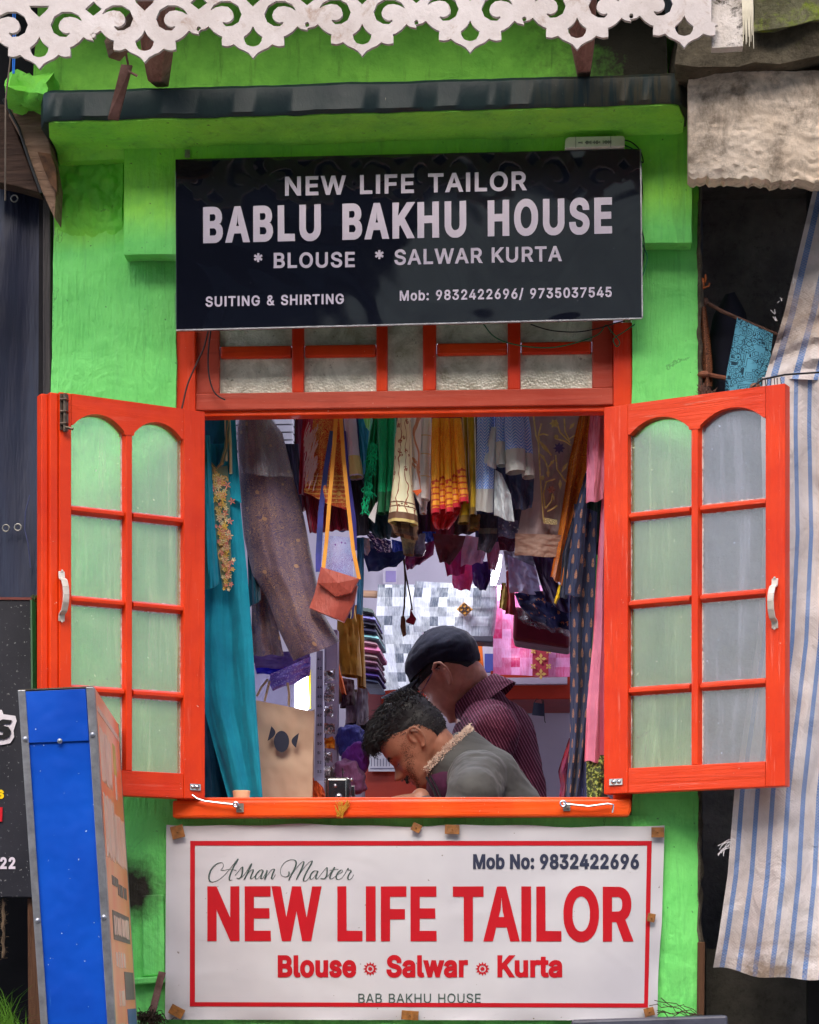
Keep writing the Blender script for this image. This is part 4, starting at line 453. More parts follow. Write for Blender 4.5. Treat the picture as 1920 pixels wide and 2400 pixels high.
# ---------------------------------------------------------------- casements
def casement(Hx, Hy, Fx, Fy, zt, zb, yh, yf, mats, label, astragal=0, glass2=None, lefty=True):
    H = P(Hx, 1400, yh); Fp = P(Fx, 1400, yf); d = Fp-H; d.z = 0; W = d.length; u = d.normalized()
    n = V((u.y, -u.x, 0)); n = n if n.y < 0 else -n
    z1 = P(Hx, zt, yh).z; z0 = P(Hx, zb, yh).z; Hh = z1-z0; T = .036
    def w(a, c, k): return V((H.x, H.y, z0))+u*(a*W)+V((0, 0, c*Hh))+n*(k*T)
    root = MB()
    def bx(a0, a1, c0, c1, k0=0, k1=1, mb=None):
        mb = mb or MB(); mb.hexa([w(a0, c0, k1), w(a1, c0, k1), w(a1, c0, k0), w(a0, c0, k0), w(a0, c1, k1), w(a1, c1, k1), w(a1, c1, k0), w(a0, c1, k0)]); return mb
    mv, mh = mats
    sw = .137 if not astragal else .15; fw_ = .104 if not astragal else .08                                   # hinge stile, free stile
    par = bx(0, sw, 0, 1).build('casement', mv, shop, bevel=.002, label=label)
    bx(1-fw_, 1, 0, 1).build('stile', mv, par, bevel=.002)
    ma0, ma1 = (.495, .56) if astragal else (.48, .539)
    bot, top = .064, .042
    bx(sw+.001, 1-fw_-.001, 0, bot, .02, .98).build('rail', mh, par, bevel=.002)
    # arched head rail
    def arch(a0, a1): return [(a0+(a1-a0)*i/14, .922+.035*(1-abs(2*i/14-1)**2.2)) for i in range(15)]
    out = [(sw+.001, 1), (sw+.001, .922)]+arch(sw+.012, ma0-.002)+[(ma0, .915), (ma1, .915)]+arch(ma1+.002, 1-fw_-.012)+[(1-fw_-.001, .922), (1-fw_-.001, 1)]
    fill([out], lambda a, c, z: w(a, c, .98 if z > 0 else .02)).build('rail', mh, par, bevel=.002)
    def bev(a0, a1, c0, c1, vert):
        m = MB(); e = .012 if vert else .0; g = 0 if vert else .009
        k0, k1 = .25, .94
        m.hexa([w(a0+e, c0+g, k1), w(a1-e, c0+g, k1), w(a1, c0, k0), w(a0, c0, k0), w(a0+e, c1-g, k1), w(a1-e, c1-g, k1), w(a1, c1, k0), w(a0, c1, k0)])
        return m
    bev(ma0, ma1, bot+.0005, .917, True).build('muntin', mv, par, bevel=.0015)
    hz = (.262, .486, .712)
    for (a0, a1) in ((sw+.0015, ma0-.0005), (ma1+.0005, 1-fw_-.0015)):
        for h in hz: bev(a0, a1, h-.0125, h+.0145, False).build('muntin', mh, par, bevel=.0015)
        # glazing beads: the sloped rebate round the inside of the stiles
    cols = ((sw-.004, ma0+.004), (ma1-.004, 1-fw_+.004)); rws = ((bot-.004, hz[0]-.008), (hz[0]+.008, hz[1]-.008), (hz[1]+.008, hz[2]-.008), (hz[2]+.008, .965))
    for ci, (a0, a1) in enumerate(cols):
        for (c0, c1) in rws:
            m = MB(); q = [w(a0, c0, .42), w(a1, c0, .42), w(a1, c1, .42), w(a0, c1, .42)]; o = [p-n*.004 for p in q]
            uv = [(0.03, 0.03), (.97, .03), (.97, .97), (.03, .97)]
            m.add(q, [(0, 1, 2, 3)], uv); m.add(o, [(3, 2, 1, 0)], uv)
            for a, b in ((0, 1), (1, 2), (2, 3), (3, 0)): m.add([q[a], q[b], o[b], o[a]], [(0, 1, 2, 3)], [(.5, .5)]*4)
            m.build('pane', GLASS_D if (glass2 and ci == 1) else GLASS_L, par)
    if astragal:
        m = bx(1.003, 1.003+astragal*.55, .003, .998, .1, .85); m.build('meeting_bead', mv, par, bevel=.003)
        m = bx(1.004+astragal*.55, 1.004+astragal, .006, .995, -.35, .55); m.build('meeting_bead', mv, par, bevel=.003)
    # pull handle: flat strap bowed out, with two feet
    hc = .49 if lefty else .455; ha = 1-fw_*(.5 if not astragal else .15); m = MB(); hl = .062
    pts = [w(ha, hc+hl, 1.03), w(ha, hc+hl*.72, 1.1), w(ha, hc+hl*.62, 1.55), w(ha, hc+hl*.3, 1.85), w(ha, hc, 1.92), w(ha, hc-hl*.3, 1.85), w(ha, hc-hl*.62, 1.55), w(ha, hc-hl*.72, 1.1), w(ha, hc-hl, 1.03)]
    rows = [[p-u*.008, p+u*.008] for p in pts]; L = []
    m = MB()
    for i in range(len(pts)-1):
        a, b = pts[i], pts[i+1]; tt = (b-a).normalized(); nn = tt.cross(u).normalized()*.0022
        m.hexa([a-u*.008-nn, a+u*.008-nn, a+u*.008+nn, a-u*.008+nn, b-u*.008-nn, b+u*.008-nn, b+u*.008+nn, b-u*.008+nn])
    for s_ in (1, -1):
        p = w(ha, hc+s_*hl*1.02, 1.12); m.tube([p, p+n*.003], .003, 8)
    m.build('handle', WHITEP, par, bevel=.0008)
    return par, w, u, n
cl, wl, ul, nl = casement(467, 0, 127, 0, 972, 1876, -.012, -.235, (RED_L, RED_LH), 'left casement leaf, glossy orange red with eight dusty panes', .10, False, True)
cr, wr, ur, nr_ = casement(1429, 0, 1852, 0, 962, 1864, -.012, -.215, (RED_R, RED_RH), 'right casement leaf, weathered red with wood grain showing and eight panes', 0, True, False)
# tower bolt on the left leaf
m = MB(); 
for k, (c0, c1, r_) in enumerate(((.905, .995, .010), )):
    q = [wl(.945, c0, 1.03), wl(1.0, c0, 1.03), wl(1.0, c1, 1.03), wl(.945, c1, 1.03)]; m.slab(q, -nl*-.003)
m.tube([wl(.973, .90, 1.25), wl(.973, .995, 1.25)], .005); m.tube([wl(.973, .912, 1.25), wl(.935, .905, 1.7)], .0035)
for c in (.92, .95, .98):
    m.tube([wl(.95, c, 1.1), wl(.973, c, 1.45), wl(.996, c, 1.1)], .0035, 6)
m.build('bolt', plain('tarnished_steel_bolt', (110, 96, 84), .4, (60, 50, 42), 40, .3, metal=.8), cl)
for (ww, nn_, par) in ((wl, nl, cl), (wr, nr_, cr)):
    m = MB(); p = ww(.06, .03, 1.08); m.ball(p, .007, 8, 6); m.ball(ww(.09, .03, 1.08), .006, 8, 6); m.slab([ww(.035, .022, 1.05), ww(.11, .022, 1.05), ww(.11, .038, 1.05), ww(.035, .038, 1.05)], nn_*.002)
    m.build('hook_eye', CHROME, par)
# hooks and eyes on the sill
def hook(pts, y, ringr, lab, parent):
    m = MB(); pp = [P(x, yy, y) for x, yy in pts]; m.tube(pp, .0026, 7)
    c = P(*pts[-1], y); ring = [c+V((ringr*cos(a), -.002, ringr*sin(a))) for a in [i*2*pi/12 for i in range(13)]]; m.tube(ring, .0026, 6)
    m.build('hook', CHROME, parent, label=lab)
hook([(438, 1862), (450, 1863), (462, 1872), (480, 1878), (530, 1884), (553, 1886)], -.06, .006, 'bent wire window hook at the left end of the sill', shop)
hook([(1436, 1905), (1438, 1886), (1425, 1884), (1380, 1890), (1340, 1886), (1320, 1884)], -.06, .007, 'bent wire window hook at the right end of the sill', shop)
for (x, y) in ((562, 1893), (1328, 1890)):
    m = MB(); prect(x-8, y-10, x+9, y+11, -.049, -.0455, m); m.ball(P(x-2, y-3, -.05), .003, 8, 5); m.ball(P(x+2, y+4, -.05), .003, 8, 5); m.build('hook_plate', STEEL, shop)
m = MB(); random.seed(5)
for i in range(26):
    a = (796+random.uniform(-8, 8), 1912+random.uniform(-4, 6)); b = (800+random.uniform(-16, 22), 1882+random.uniform(-8, 8))
    m.tube([P(*a, -.048), P((a[0]+b[0])/2+random.uniform(-3, 3), (a[1]+b[1])/2, -.052), P(*b, -.05)], .0009, 4)
tag(m.build('straw_tuft', plain('dry_straw', (214, 160, 50), .8, (160, 104, 30))), 'small tuft of dry straw stuck to the orange sill', 'straw')
# ---------------------------------------------------------------- scalloped bargeboard
YB = -.62
def motif(cx, cy, s=1.0):
    R = [(0, 0), (10, 12), (22, 19), (34, 24), (45, 33), (52, 30), (61, 28), (73, 30), (73, 41), (72, 51), (80, 54), (92, 62), (104, 75), (112, 69), (127, 66)]
    edge = [(cx+x, cy-y) for x, y in R]; ledge = [(cx-x, cy-y) for x, y in R]
    tear = [(cx+x, cy-y) for x, y in [(0, 76), (6, 64), (14, 56), (22, 50), (20, 40), (14, 31), (6, 28), (0, 27), (-6, 28), (-14, 31), (-20, 40), (-22, 50), (-14, 56), (-6, 64)]]
    holes = [tear]
    for sg in (1, -1):
        cl_ = [(37, 9, 2), (28, 18, 8), (12, 24, 12), (-6, 23, 15), (-20, 13, 18), (-26, -2, 19), (-22, -15, 16), (-11, -23, 12), (1, -25, 9), (9, -20, 3)]; A_ = []; B_ = []
        for q in range(len(cl_)):
            x, y_, w_ = cl_[q]; p0, p1 = cl_[max(q-1, 0)], cl_[min(q+1, len(cl_)-1)]; dx, dy = p1[0]-p0[0], p1[1]-p0[1]; d_ = hypot(dx, dy); nx, ny = -dy/d_*w_/2, dx/d_*w_/2
            A_.append((x+nx, y_+ny)); B_.append((x-nx, y_-ny))
        L = [(cx+sg*(62+x), cy-104-y_) for x, y_ in A_+B_[::-1]]
        holes.append(L)
        holes.append([(cx+sg*127+5*cos(a)*1, cy-79+6*sin(a)) for a in [k*2*pi/10 for k in range(10)]] if sg > 0 else None)
    holes.append([(cx, cy-121), (cx+20, cy-140), (cx+23, cy-148), (cx-23, cy-148), (cx-20, cy-140)])
    holes.append([(cx+127, cy-124), (cx+127+20, cy-140), (cx+127, cy-158), (cx+127-20, cy-140)])
    return ledge[::-1][:-1]+edge, [h for h in holes if h]
tips = [(-160, 180), (92, 161), (339, 146), (593, 136), (849, 131), (1102, 123), (1353, 116), (1604, 111)]
edge = []; holes = []
for i, (x, y) in enumerate(tips):
    e, h = motif(x, y); 
    if i == len(tips)-1: e = e[:len(e)//2+11]
    edge += [p for p in e if not edge or p[0] > edge[-1][0]-60 and (p[0]-edge[-1][0])**2+(p[1]-edge[-1][1])**2 > 4]; holes += h if i < len(tips)-1 else [q for q in h if max(p[0] for p in q) < 1668]
outl = edge+[(1668, 50), (1668, -90), (-290, -60), (-290, 90)]
mb = fill([outl]+holes, lambda x, y, z: P(x, y, YB)+V((0, 0 if z > 0 else .011, 0)))
mb.build('bargeboard', WHITE_B, shop, bevel=.0012, label='white fretwork bargeboard with scrolls and hanging points')
# board rim: thin raw edge painted brown just behind the front edge (a separate sheet of board behind)
ppoly([(1669, 112), (1742, 108), (1738, -60), (1669, -60)], -.60, -.57).build('bargeboard_end', concrete('peeling_lime_wash', (214, 206, 202), (150, 140, 128), (50, 44, 36), 9, .8, .01, (.52, .6)), shop, label='flaking white end board beside the fretwork')
# rafters and brackets that carry it
def beamp(a, b, w, h, mat, name, lab=None, parent=None, bv=.003):
    a, b = V(a), V(b); t = (b-a).normalized(); s = t.cross(V((0, 0, 1))).normalized()*(w/2); up = s.cross(t).normalized()*(h/2); m = MB()
    m.hexa([a-s-up, a+s-up, b+s-up, b-s-up, a-s+up, a+s+up, b+s+up, b-s+up]); return m.build(name, mat, parent, bevel=bv, label=lab)
for (x, y, w_) in ((360, 172, .06), (1368, 150, .055)):
    a = P(x, y, -.26)+V((0, 0, -.0)); q = P(x-14, 40, -.58)
    m = MB(); hw = w_/2
    f = [P(x-30, y-60, -.40), P(x+26, y-60, -.40), P(x+16, y+16, -.26), P(x-14, y+18, -.26)]
    top = [P(x-45, -60, -.55), P(x+34, -60, -.55)]
    m.add([f[3], f[2], f[1], f[0], top[1], top[0]]+[p+V((0, .12, .03)) for p in (f[3], f[2], f[1], f[0], top[1], top[0])],
          [(0, 1, 2, 3), (3, 2, 4, 5), (6, 9, 8, 7), (9, 11, 10, 8), (0, 6, 7, 1), (1, 7, 8, 2), (2, 8, 10, 4), (4, 10, 11, 5), (5, 11, 9, 3), (3, 9, 6, 0)])
    m.build('rafter_end', PINKW, shop, bevel=.003)
beamp(P(262, 120, -.50), P(335, 40, -.58), .035, .05, TIMB, 'rafter_end', None, shop)
m = MB(); a, b = (298, 150), (264, 279); m.slab([P(252, 278, -.30), P(277, 281, -.29), P(310, 152, -.36), P(284, 150, -.36)], (0, .008, 0)); m.build('iron_strap', RUST, shop, bevel=.001, label='rusty iron strap hanging across the cornice band')
m = MB(); m.tube([P(300, 150, -.36), P(296, 130, -.38), P(292, 118, -.4)], .003); m.tube([P(300, 166, -.355), P(322, 178, -.35)], .003); m.build('strap_nail', RUST, shop)
# nail hook on the beam above the sign's left end
m = MB(); prect(433, 350, 445, 368, -.066, -.0605, m); m.ball(P(439, 357, -.068), .005, 8, 6); m.build('wall_hook', STEEL, shop, bevel=.001)
# low ledge and relief on the lower left wall
m = MB(); m.slab([P(268, 2312, -.03), P(385, 2303, -.03), P(385, 2287, -.03), P(268, 2296, -.03)], (0, .03, 0)); m.build('wall_ledge', GREEN, shop, bevel=.004)
m = MB(); m.slab([P(334, 2290, -.014), P(386, 2286, -.014), P(384, 2096, -.014), P(332, 2099, -.014)], (0, .014, 0)); m.build('conduit_cover', GREEN, shop, bevel=.004)
m = MB(); m.slab([P(345, 2385, -.03), P(362, 2385, -.03), P(388, 2280, -.032), P(372, 2276, -.032)], (0, .006, 0)); m.build('iron_strap', RUST, shop, bevel=.001, label='rusty strap on the wall beside the banner foot')
m = MB(); random.seed(8)
for i in range(260):
    c = P(350+random.gauss(0, 14), 2388+random.gauss(0, 6), -.03-random.random()*.02); d = V((random.gauss(0, 1), random.gauss(0, 1), random.gauss(0, 1))).normalized()*.02
    m.tube([c, c+d*.5+V((0, 0, .004)), c+d], .0011, 4, caps=False)
tag(m.build('fibre_tuft', plain('dark_coir_fibre', (58, 46, 36), .95, (34, 26, 20))), 'dark frayed fibre tuft at the foot of the rusty strap', 'fibre tuft')
# ---------------------------------------------------------------- black shop sign
SY = -.085
sign = thing('shop_sign', 'glossy black acrylic shop sign with pale lettering above the window', 'sign', P(960, 760, SY))
ppoly([(413, 773), (1505, 745), (1500, 348), (411, 373)], SY, SY+.006).build('panel', ACR, sign, bevel=.0008)
m = MB()
for a, b in (((1500, 349), (1504.5, 744)), ((413, 772), (1504, 744))):
    w_ = 3.2; dx, dy = (w_, 0) if a[0] == 1500 else (0, w_)
    m.slab([P(a[0], a[1]+dy, SY-.001), P(b[0]+(0 if dx else 0), b[1]+dy, SY-.001), P(b[0]+dx, b[1], SY-.001), P(a[0]+dx, a[1], SY-.001)], (0, .009, 0))
m.build('edge_trim', ALU, sign)
y = SY-.0009
line('a', 668, 459, 1234, 446, y, sign, LETTER)
line('b', 476, 570, 1435, 547, y, sign, LETTER)
line('c', 595, 629, 832, 626, y, sign, LETTER)
line('d', 879, 622, 1317, 612, y, sign, LETTER)
line('e', 482, 719, 806, 712, y, sign, LETTER)
line('f', 937, 705, 1434, 696, y, sign, LETTER)
# white driver box and its wires
dr = thing('led_driver', 'small white plastic power box on top of the black sign', 'power box', P(1395, 347, SY))
ppoly([(1324, 347), (1464, 343), (1465, 322), (1460, 317), (1332, 320), (1325, 326)], SY-.012, SY+.02).build('case', plain('ivory_plastic', (226, 224, 212), .35, (206, 202, 188), 20, .04), dr, bevel=.003)
m = MB(); random.seed(2)
for i in range(30):
    x = 1356+i*2.6
    if i in (4, 5, 12, 20, 21): continue
    h = random.choice((3, 5, 8)); yy = 334-.02*(x-1356)
    prect(x, yy-h/2, x+1.5, yy+h/2, SY-.0128, SY-.0122, m)
m.build('print', plain('grey_print', (70, 72, 70), .6), dr)
m = MB(); prect(1349, 318.6, 1350.3, 346, SY-.0127, SY-.0122, m); prect(1431, 318.2, 1432.3, 345, SY-.0127, SY-.0122, m); m.build('seam', plain('seam_grey', (150, 148, 138), .6), dr)
def wire(pts, y, r, mat, lab, cat='wire', grp=None, name='wire'):
    Q = []; pp = [P(p[0], p[1], p[2] if len(p) > 2 else y) for p in pts]
    for i in range(len(pp)-1):
        a, b, c, d = pp[max(i-1, 0)], pp[i], pp[i+1], pp[min(i+2, len(pp)-1)]
        for k in range(5):
            t = k/5; Q.append(.5*((2*b)+(c-a)*t+(2*a-5*b+4*c-d)*t*t+(3*b-a-3*c+d)*t**3))
    Q.append(pp[-1]); m = MB(); m.tube(Q, r, 6); return tag(m.build(name, mat), lab, cat, grp)
BLKW = plain('black_cable', (22, 22, 26), .5); GRNW = plain('green_cable', (18, 110, 70), .5)
wire([(1462, 328), (1480, 333), (1500, 352), (1508, 380), (1500, 382), (1506, 440), (1502, 520), (1509, 560), (1510, 590), (1503, 640)], SY+.01, .0016, BLKW, 'thin black wire running from the white box down the right edge of the sign')
wire([(1464, 340), (1488, 352), (1500, 372), (1504, 400), (1500, 470), (1504, 560), (1517, 600), (1512, 630), (1503, 655)], SY+.012, .0016, GRNW, 'thin green wire looped down the right edge of the sign')
wire([(1132, 757), (1160, 790), (1210, 808), (1280, 815), (1340, 806), (1400, 785), (1420, 762), (1432, 775), (1452, 800), (1446, 812), (1438, 795), (1462, 778), (1488, 760)], -.01, .0016, GRNW, 'green wire sagging in front of the transom panes')
wire([(1244, 760), (1290, 774), (1350, 778), (1400, 770), (1440, 758), (1465, 752)], -.012, .0016, BLKW, 'short black wire hanging under the right half of the sign')
wire([(488, 775), (478, 815), (462, 850), (440, 900), (428, 950), (420, 985)], -.012, .0024, plain('brown_cable', (70, 40, 34), .5), 'dark brown cable curving down over the left window jamb')
wire([(494, 775), (488, 830), (490, 880), (500, 915), (514, 930), (528, 937)], .0, .0022, BLKW, 'black cable ending in a loose end at the left transom')
# ---------------------------------------------------------------- white banner
BY = -.016
ban = thing('banner', 'white vinyl banner with red border and red tailor lettering below the window', 'banner', P(970, 2390, BY))
vin = NT('white_vinyl', .45, 0, .4); v = vin.co(); c = vin.mix(vin.ramp(vin.noise(v, 3, 4), .35, .7), lin((198, 197, 202)), lin((182, 180, 188)))
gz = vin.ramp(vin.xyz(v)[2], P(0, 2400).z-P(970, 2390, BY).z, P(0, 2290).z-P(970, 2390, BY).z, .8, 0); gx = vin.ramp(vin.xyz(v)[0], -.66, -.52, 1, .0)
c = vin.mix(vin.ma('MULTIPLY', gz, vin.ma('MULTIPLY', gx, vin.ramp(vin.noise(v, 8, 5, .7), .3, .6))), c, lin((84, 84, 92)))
c = vin.mix(vin.ramp(vin.noise(v, 60, 3, .5), .725, .735, 0, .8), c, lin((110, 100, 90))); c = vin.mix(vin.ramp(vin.noise(vin.co(scale=(5, 1, 14)), 3, 6, .7), .6, .75, 0, .35), c, lin((170, 168, 176)))
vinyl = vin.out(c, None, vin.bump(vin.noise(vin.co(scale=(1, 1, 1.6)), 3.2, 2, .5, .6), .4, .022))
rows = []; uvs = []
TLc, TRc, BRc, BLc = (390, 1933), (1558, 1937), (1545, 2392), (387, 2390)
for j in range(31):
    w_ = j/30; r = []
    for i in range(61):
        u = i/60; L = (TLc[0]+(BLc[0]-TLc[0])*w_, TLc[1]+(BLc[1]-TLc[1])*w_); Rr = (TRc[0]+(BRc[0]-TRc[0])*w_, TRc[1]+(BRc[1]-TRc[1])*w_)
        if w_ > .5: Rr = (Rr[0]-5*sin((w_-.5)*2*pi*.8), Rr[1])
        x = L[0]+(Rr[0]-L[0])*u; yy = L[1]+(Rr[1]-L[1])*u
        if j == 0: yy += 2.2*sin(u*17)+1.5*sin(u*41)
        ed = max(0, 1-min(u, 1-u, w_, 1-w_)*45)
        r.append(P(x, yy, BY-.004*ed*sin(u*23+w_*19)))
    rows.append(r)
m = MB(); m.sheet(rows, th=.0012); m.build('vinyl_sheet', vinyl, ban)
REDP = plain('red_print', (186, 4, 26), .45, (172, 4, 24), 8, .05); NAVP = plain('navy_print', (44, 50, 74), .5, (38, 44, 66)); GRP = plain('grey_green_print', (74, 92, 88), .5, (60, 78, 74))
m = fill([[(446, 1971), (1528, 1971), (1519, 2362), (445, 2359)], [(457, 1982), (457, 2349), (1510, 2352), (1517, 1982)]], lambda x, yy, z: P(x, yy, BY-.0006-(.0005 if z > 0 else 0))); m.build('red_border', REDP, ban)
y = BY-.0007
line('g', 486, 2206, 1483, 2207, y, ban, REDP)
line('h', 1109, 2037, 1498, 2037, y, ban, NAVP)
line('i', 651, 2291, 835, 2291, y, ban, REDP); line('j', 906, 2291, 1097, 2291, y, ban, REDP); line('k', 1166, 2291, 1318, 2291, y, ban, REDP)
line('l', 840, 2351, 1127, 2351, y, ban, GRP)
for cx in (868, 1131):
    st = []
    for k in range(24): r_ = (17, 12.5, 12.5)[0] if k % 2 == 0 else 11; st.append((cx+r_*cos(k*pi/12), 2271+r_*sin(k*pi/12)))
    ring = [(cx+8.2*cos(k*pi/12), 2271+8.2*sin(k*pi/12)) for k in range(24)][::-1]
    core = [(cx+(5.8 if k % 2 else 4)*cos(k*pi/8), 2271+(5.8 if k % 2 else 4)*sin(k*pi/8)) for k in range(16)]
    fill([st, ring, core], lambda x, yy, z: P(x, yy, y-(.0005 if z > 0 else 0))).build('star_print', REDP, ban)
# script signature
S = [[(378, 158), (366, 162), (352, 160), (356, 150), (370, 135), (376, 110), (366, 90), (345, 88), (310, 102), (270, 140), (245, 190), (240, 235), (252, 262), (280, 270), (330, 250), (390, 200), (450, 130), (510, 52), (498, 80), (470, 130), (440, 200), (432, 240), (440, 255), (458, 248)],
     [(382, 162), (420, 152), (470, 156), (498, 162)],
     [(485, 208), (510, 180), (540, 140), (555, 128), (556, 150), (552, 190), (540, 225), (515, 240), (500, 232), (520, 235), (560, 215), (600, 160), (628, 110), (640, 98), (632, 120), (600, 190), (572, 245), (600, 200), (635, 160), (655, 155), (650, 180), (632, 225), (640, 240), (670, 215), (700, 180), (730, 155), (748, 165), (722, 158), (690, 190), (675, 225), (690, 242), (720, 215), (750, 160), (738, 195), (728, 235), (745, 235), (770, 195), (785, 158), (780, 190), (765, 245), (790, 205), (830, 155), (856, 152), (840, 190), (828, 232), (842, 240), (866, 200)],
     [(990, 172), (994, 190), (985, 212), (955, 222), (925, 210), (912, 180), (920, 130), (955, 85), (1010, 60), (1050, 66), (1060, 90), (1050, 130), (1020, 190), (990, 255), (1040, 170), (1100, 95), (1130, 78), (1125, 110), (1095, 180), (1060, 250), (1110, 170), (1170, 95), (1210, 72), (1195, 110), (1155, 180), (1130, 240), (1135, 262), (1165, 250), (1200, 200), (1235, 165), (1262, 170), (1230, 165), (1200, 195), (1190, 230), (1205, 245), (1235, 215), (1265, 165), (1252, 200), (1245, 235), (1262, 238), (1300, 190), (1340, 140), (1350, 136), (1352, 160), (1345, 210), (1325, 240), (1300, 242), (1290, 235), (1330, 235), (1370, 200), (1405, 150), (1422, 130), (1400, 170), (1378, 220), (1385, 242), (1410, 230), (1450, 200), (1490, 180), (1495, 160), (1478, 158), (1450, 185), (1435, 225), (1450, 246), (1485, 235), (1520, 190), (1545, 140), (1548, 155), (1570, 158), (1575, 170), (1555, 200), (1545, 235), (1560, 248), (1585, 230), (1602, 202)],
     [(1375, 162), (1400, 156), (1458, 150)]]
m = MB()
for s_ in S:
    pp = [(430+x*430/1725, 2000+yy*430/1725) for x, yy in s_]; q = []
    for i in range(len(pp)-1):
        a, b, c, d = [V((*pp[k], 0)) for k in (max(i-1, 0), i, i+1, min(i+2, len(pp)-1))]
        for k in range(4):
            t = k/4; q.append(.5*((2*b)+(c-a)*t+(2*a-5*b+4*c-d)*t*t+(3*b-a-3*c+d)*t**3))
    q.append(V((*pp[-1], 0))); Q = [P(p.x, p.y, y) for p in q]; R_ = []
    for i in range(len(q)):
        t = q[min(i+1, len(q)-1)]-q[max(i-1, 0)]; R_.append(.0007+.0014*max(0, t.y/(t.length+1e-6)))
    m.tube(Q, R_, 6, caps=True)
m.build('signature_lettering', GRP, ban, label='thin grey green handwritten-style name above the red letters')
TAPE = plain('brown_folded_tape', (150, 98, 44), .3, (96, 58, 24), 60, .3, 80, spec=.6)
for (x, yy, w_, h, a) in ((416, 1950, 30, 30, -14), (976, 1940, 22, 20, 25), (1060, 1944, 34, 22, 2), (1542, 1951, 30, 24, 0), (1527, 2151, 18, 20, 12), (414, 2371, 34, 24, 28), (961, 2380, 40, 22, 4), (1522, 2372, 24, 20, -14)):
    m = MB(); ca, sa = cos(radians(a)), sin(radians(a)); q = [(x+dx*ca-dy*sa, yy+dx*sa+dy*ca) for dx, dy in ((-w_/2, h/2), (w_/2, h/2), (w_/2, -h/2), (-w_/2, -h/2))]
    m.slab([P(*p, BY-.012-(.003 if i < 2 else 0)) for i, p in enumerate(q)], (0, .0035, 0)); m.ball(P(x, yy, BY-.0145), .0022, 8, 5); m.build('tape_tab', TAPE, ban, bevel=.0015)
# ---------------------------------------------------------------- blue lightbox leaning at the left
LB = thing('lightbox_sign', 'tall blue-sided lightbox with faded orange face leaning at the left', 'lightbox', (P(150, 2400, -.5).x, -.5, .14))
yn, yf = -.88, -.17
def lb(t, k, y, dz=0):
    """t: 0 top .. 1 at the picture foot (runs on to the pavement); k: 0 left edge .. 1 right edge"""
    a = P(44+(97-44)*t, 1620+780*t, -.88); b = P(218+(267-218)*t, 1612+788*t, -.88); p = a+(b-a)*k; return V((p.x-.088*(y-yn)/(yf-yn), y, p.z+dz))
zb_ = .15; t1 = (P(44, 1620, -.88).z-zb_)/(P(44, 1620, -.88).z-P(44, 2400, -.88).z)
blue = NT('blue_painted_sheet', .32, 0, .5); v = blue.co(); c = blue.mix(blue.ramp(blue.noise(v, 5, 5, .6), .35, .7), lin((6, 82, 196)), lin((4, 68, 176)))
c = blue.mix(blue.ramp(blue.noise(v, 110, 2, .5), .76, .77, 0, .8), c, lin((200, 214, 230))); c = blue.mix(blue.ramp(blue.noise(blue.co(scale=(30, 1, 5)), 2, 5, .7), .68, .74, 0, .4), c, lin((70, 140, 220)))
bluem = blue.out(c, None, blue.bump(blue.noise(v, 5, 3, .5), .7, .02))
m = MB(); m.hexa([lb(t1, .05, yn+.004), lb(t1, .95, yn+.004), lb(t1, .97, yf), lb(t1, .03, yf), lb(0, .05, yn+.004), lb(0, .95, yn+.004), lb(0, .97, yf), lb(0, .03, yf)]); m.build('casing', bluem, LB, bevel=.002)
tj = (1742-1620)/780
m = MB(); m.slab([lb(tj, .07, yn-.0005), lb(tj, .9, yn-.0005), lb(0.002, .9, yn-.0005), lb(.002, .07, yn-.0005)], (0, .003, 0)); m.build('top_sheet', bluem, LB, bevel=.0006, label='short upper blue sheet riveted over the lower one')
for (a0, a1, nm) in ((-.01, .09, 'corner_strip'), (.91, 1.0, 'corner_strip')):
    m = MB(); m.slab([lb(t1, a0, yn-.003), lb(t1, a1, yn-.003), lb(-.002, a1, yn-.003), lb(-.002, a0, yn-.003)], (0, .004, 0)); m.build(nm, ALU, LB, bevel=.0008)
m = MB(); m.slab([lb(t1, 1.0, yn-.003), lb(t1, 1.0, yn+.03), lb(-.002, 1.0, yn+.03), lb(-.002, 1.0, yn-.003)], (.003, 0, 0)); m.build('corner_strip', ALU, LB)
# the display face, looking right toward the shop window
fac = NT('faded_orange_display_face', .35, 0, .5); v = fac.co()
fz = fac.xyz(v)[2]; ug = fac.co('UV'); uu = fac.xyz(ug)
c = fac.mix(fac.ramp(fac.noise(v, 3, 4, .6), .35, .7), lin((255, 164, 112)), lin((254, 136, 94)))
c = fac.mix(fac.ramp(fac.noise(fac.co(scale=(1, 2, .5)), 2.5, 3), .45, .65), c, lin((255, 190, 138)))
facm = fac.out(c, None, fac.bump(fac.noise(v, 30, 3), .1, .003))
def fp(u, t, e=.0): return V((lb(t, 1.0, yn+.03+(yf-yn-.03)*u).x+.003+e, yn+.03+(yf-yn-.03)*u, lb(t, 1.0, 0).z))
m = MB(); m.slab([fp(0, t1), fp(1, t1), fp(1, -.002), fp(0, -.002)], (-.004, 0, 0)); m.build('display_face', facm, LB)
wht = plain('faded_white_print', (232, 206, 190), .5, (226, 180, 160)); gry = plain('faded_grey_print', (120, 112, 104), .5, (96, 96, 92)); ylw = plain('faded_yellow_print', (222, 190, 90), .5)
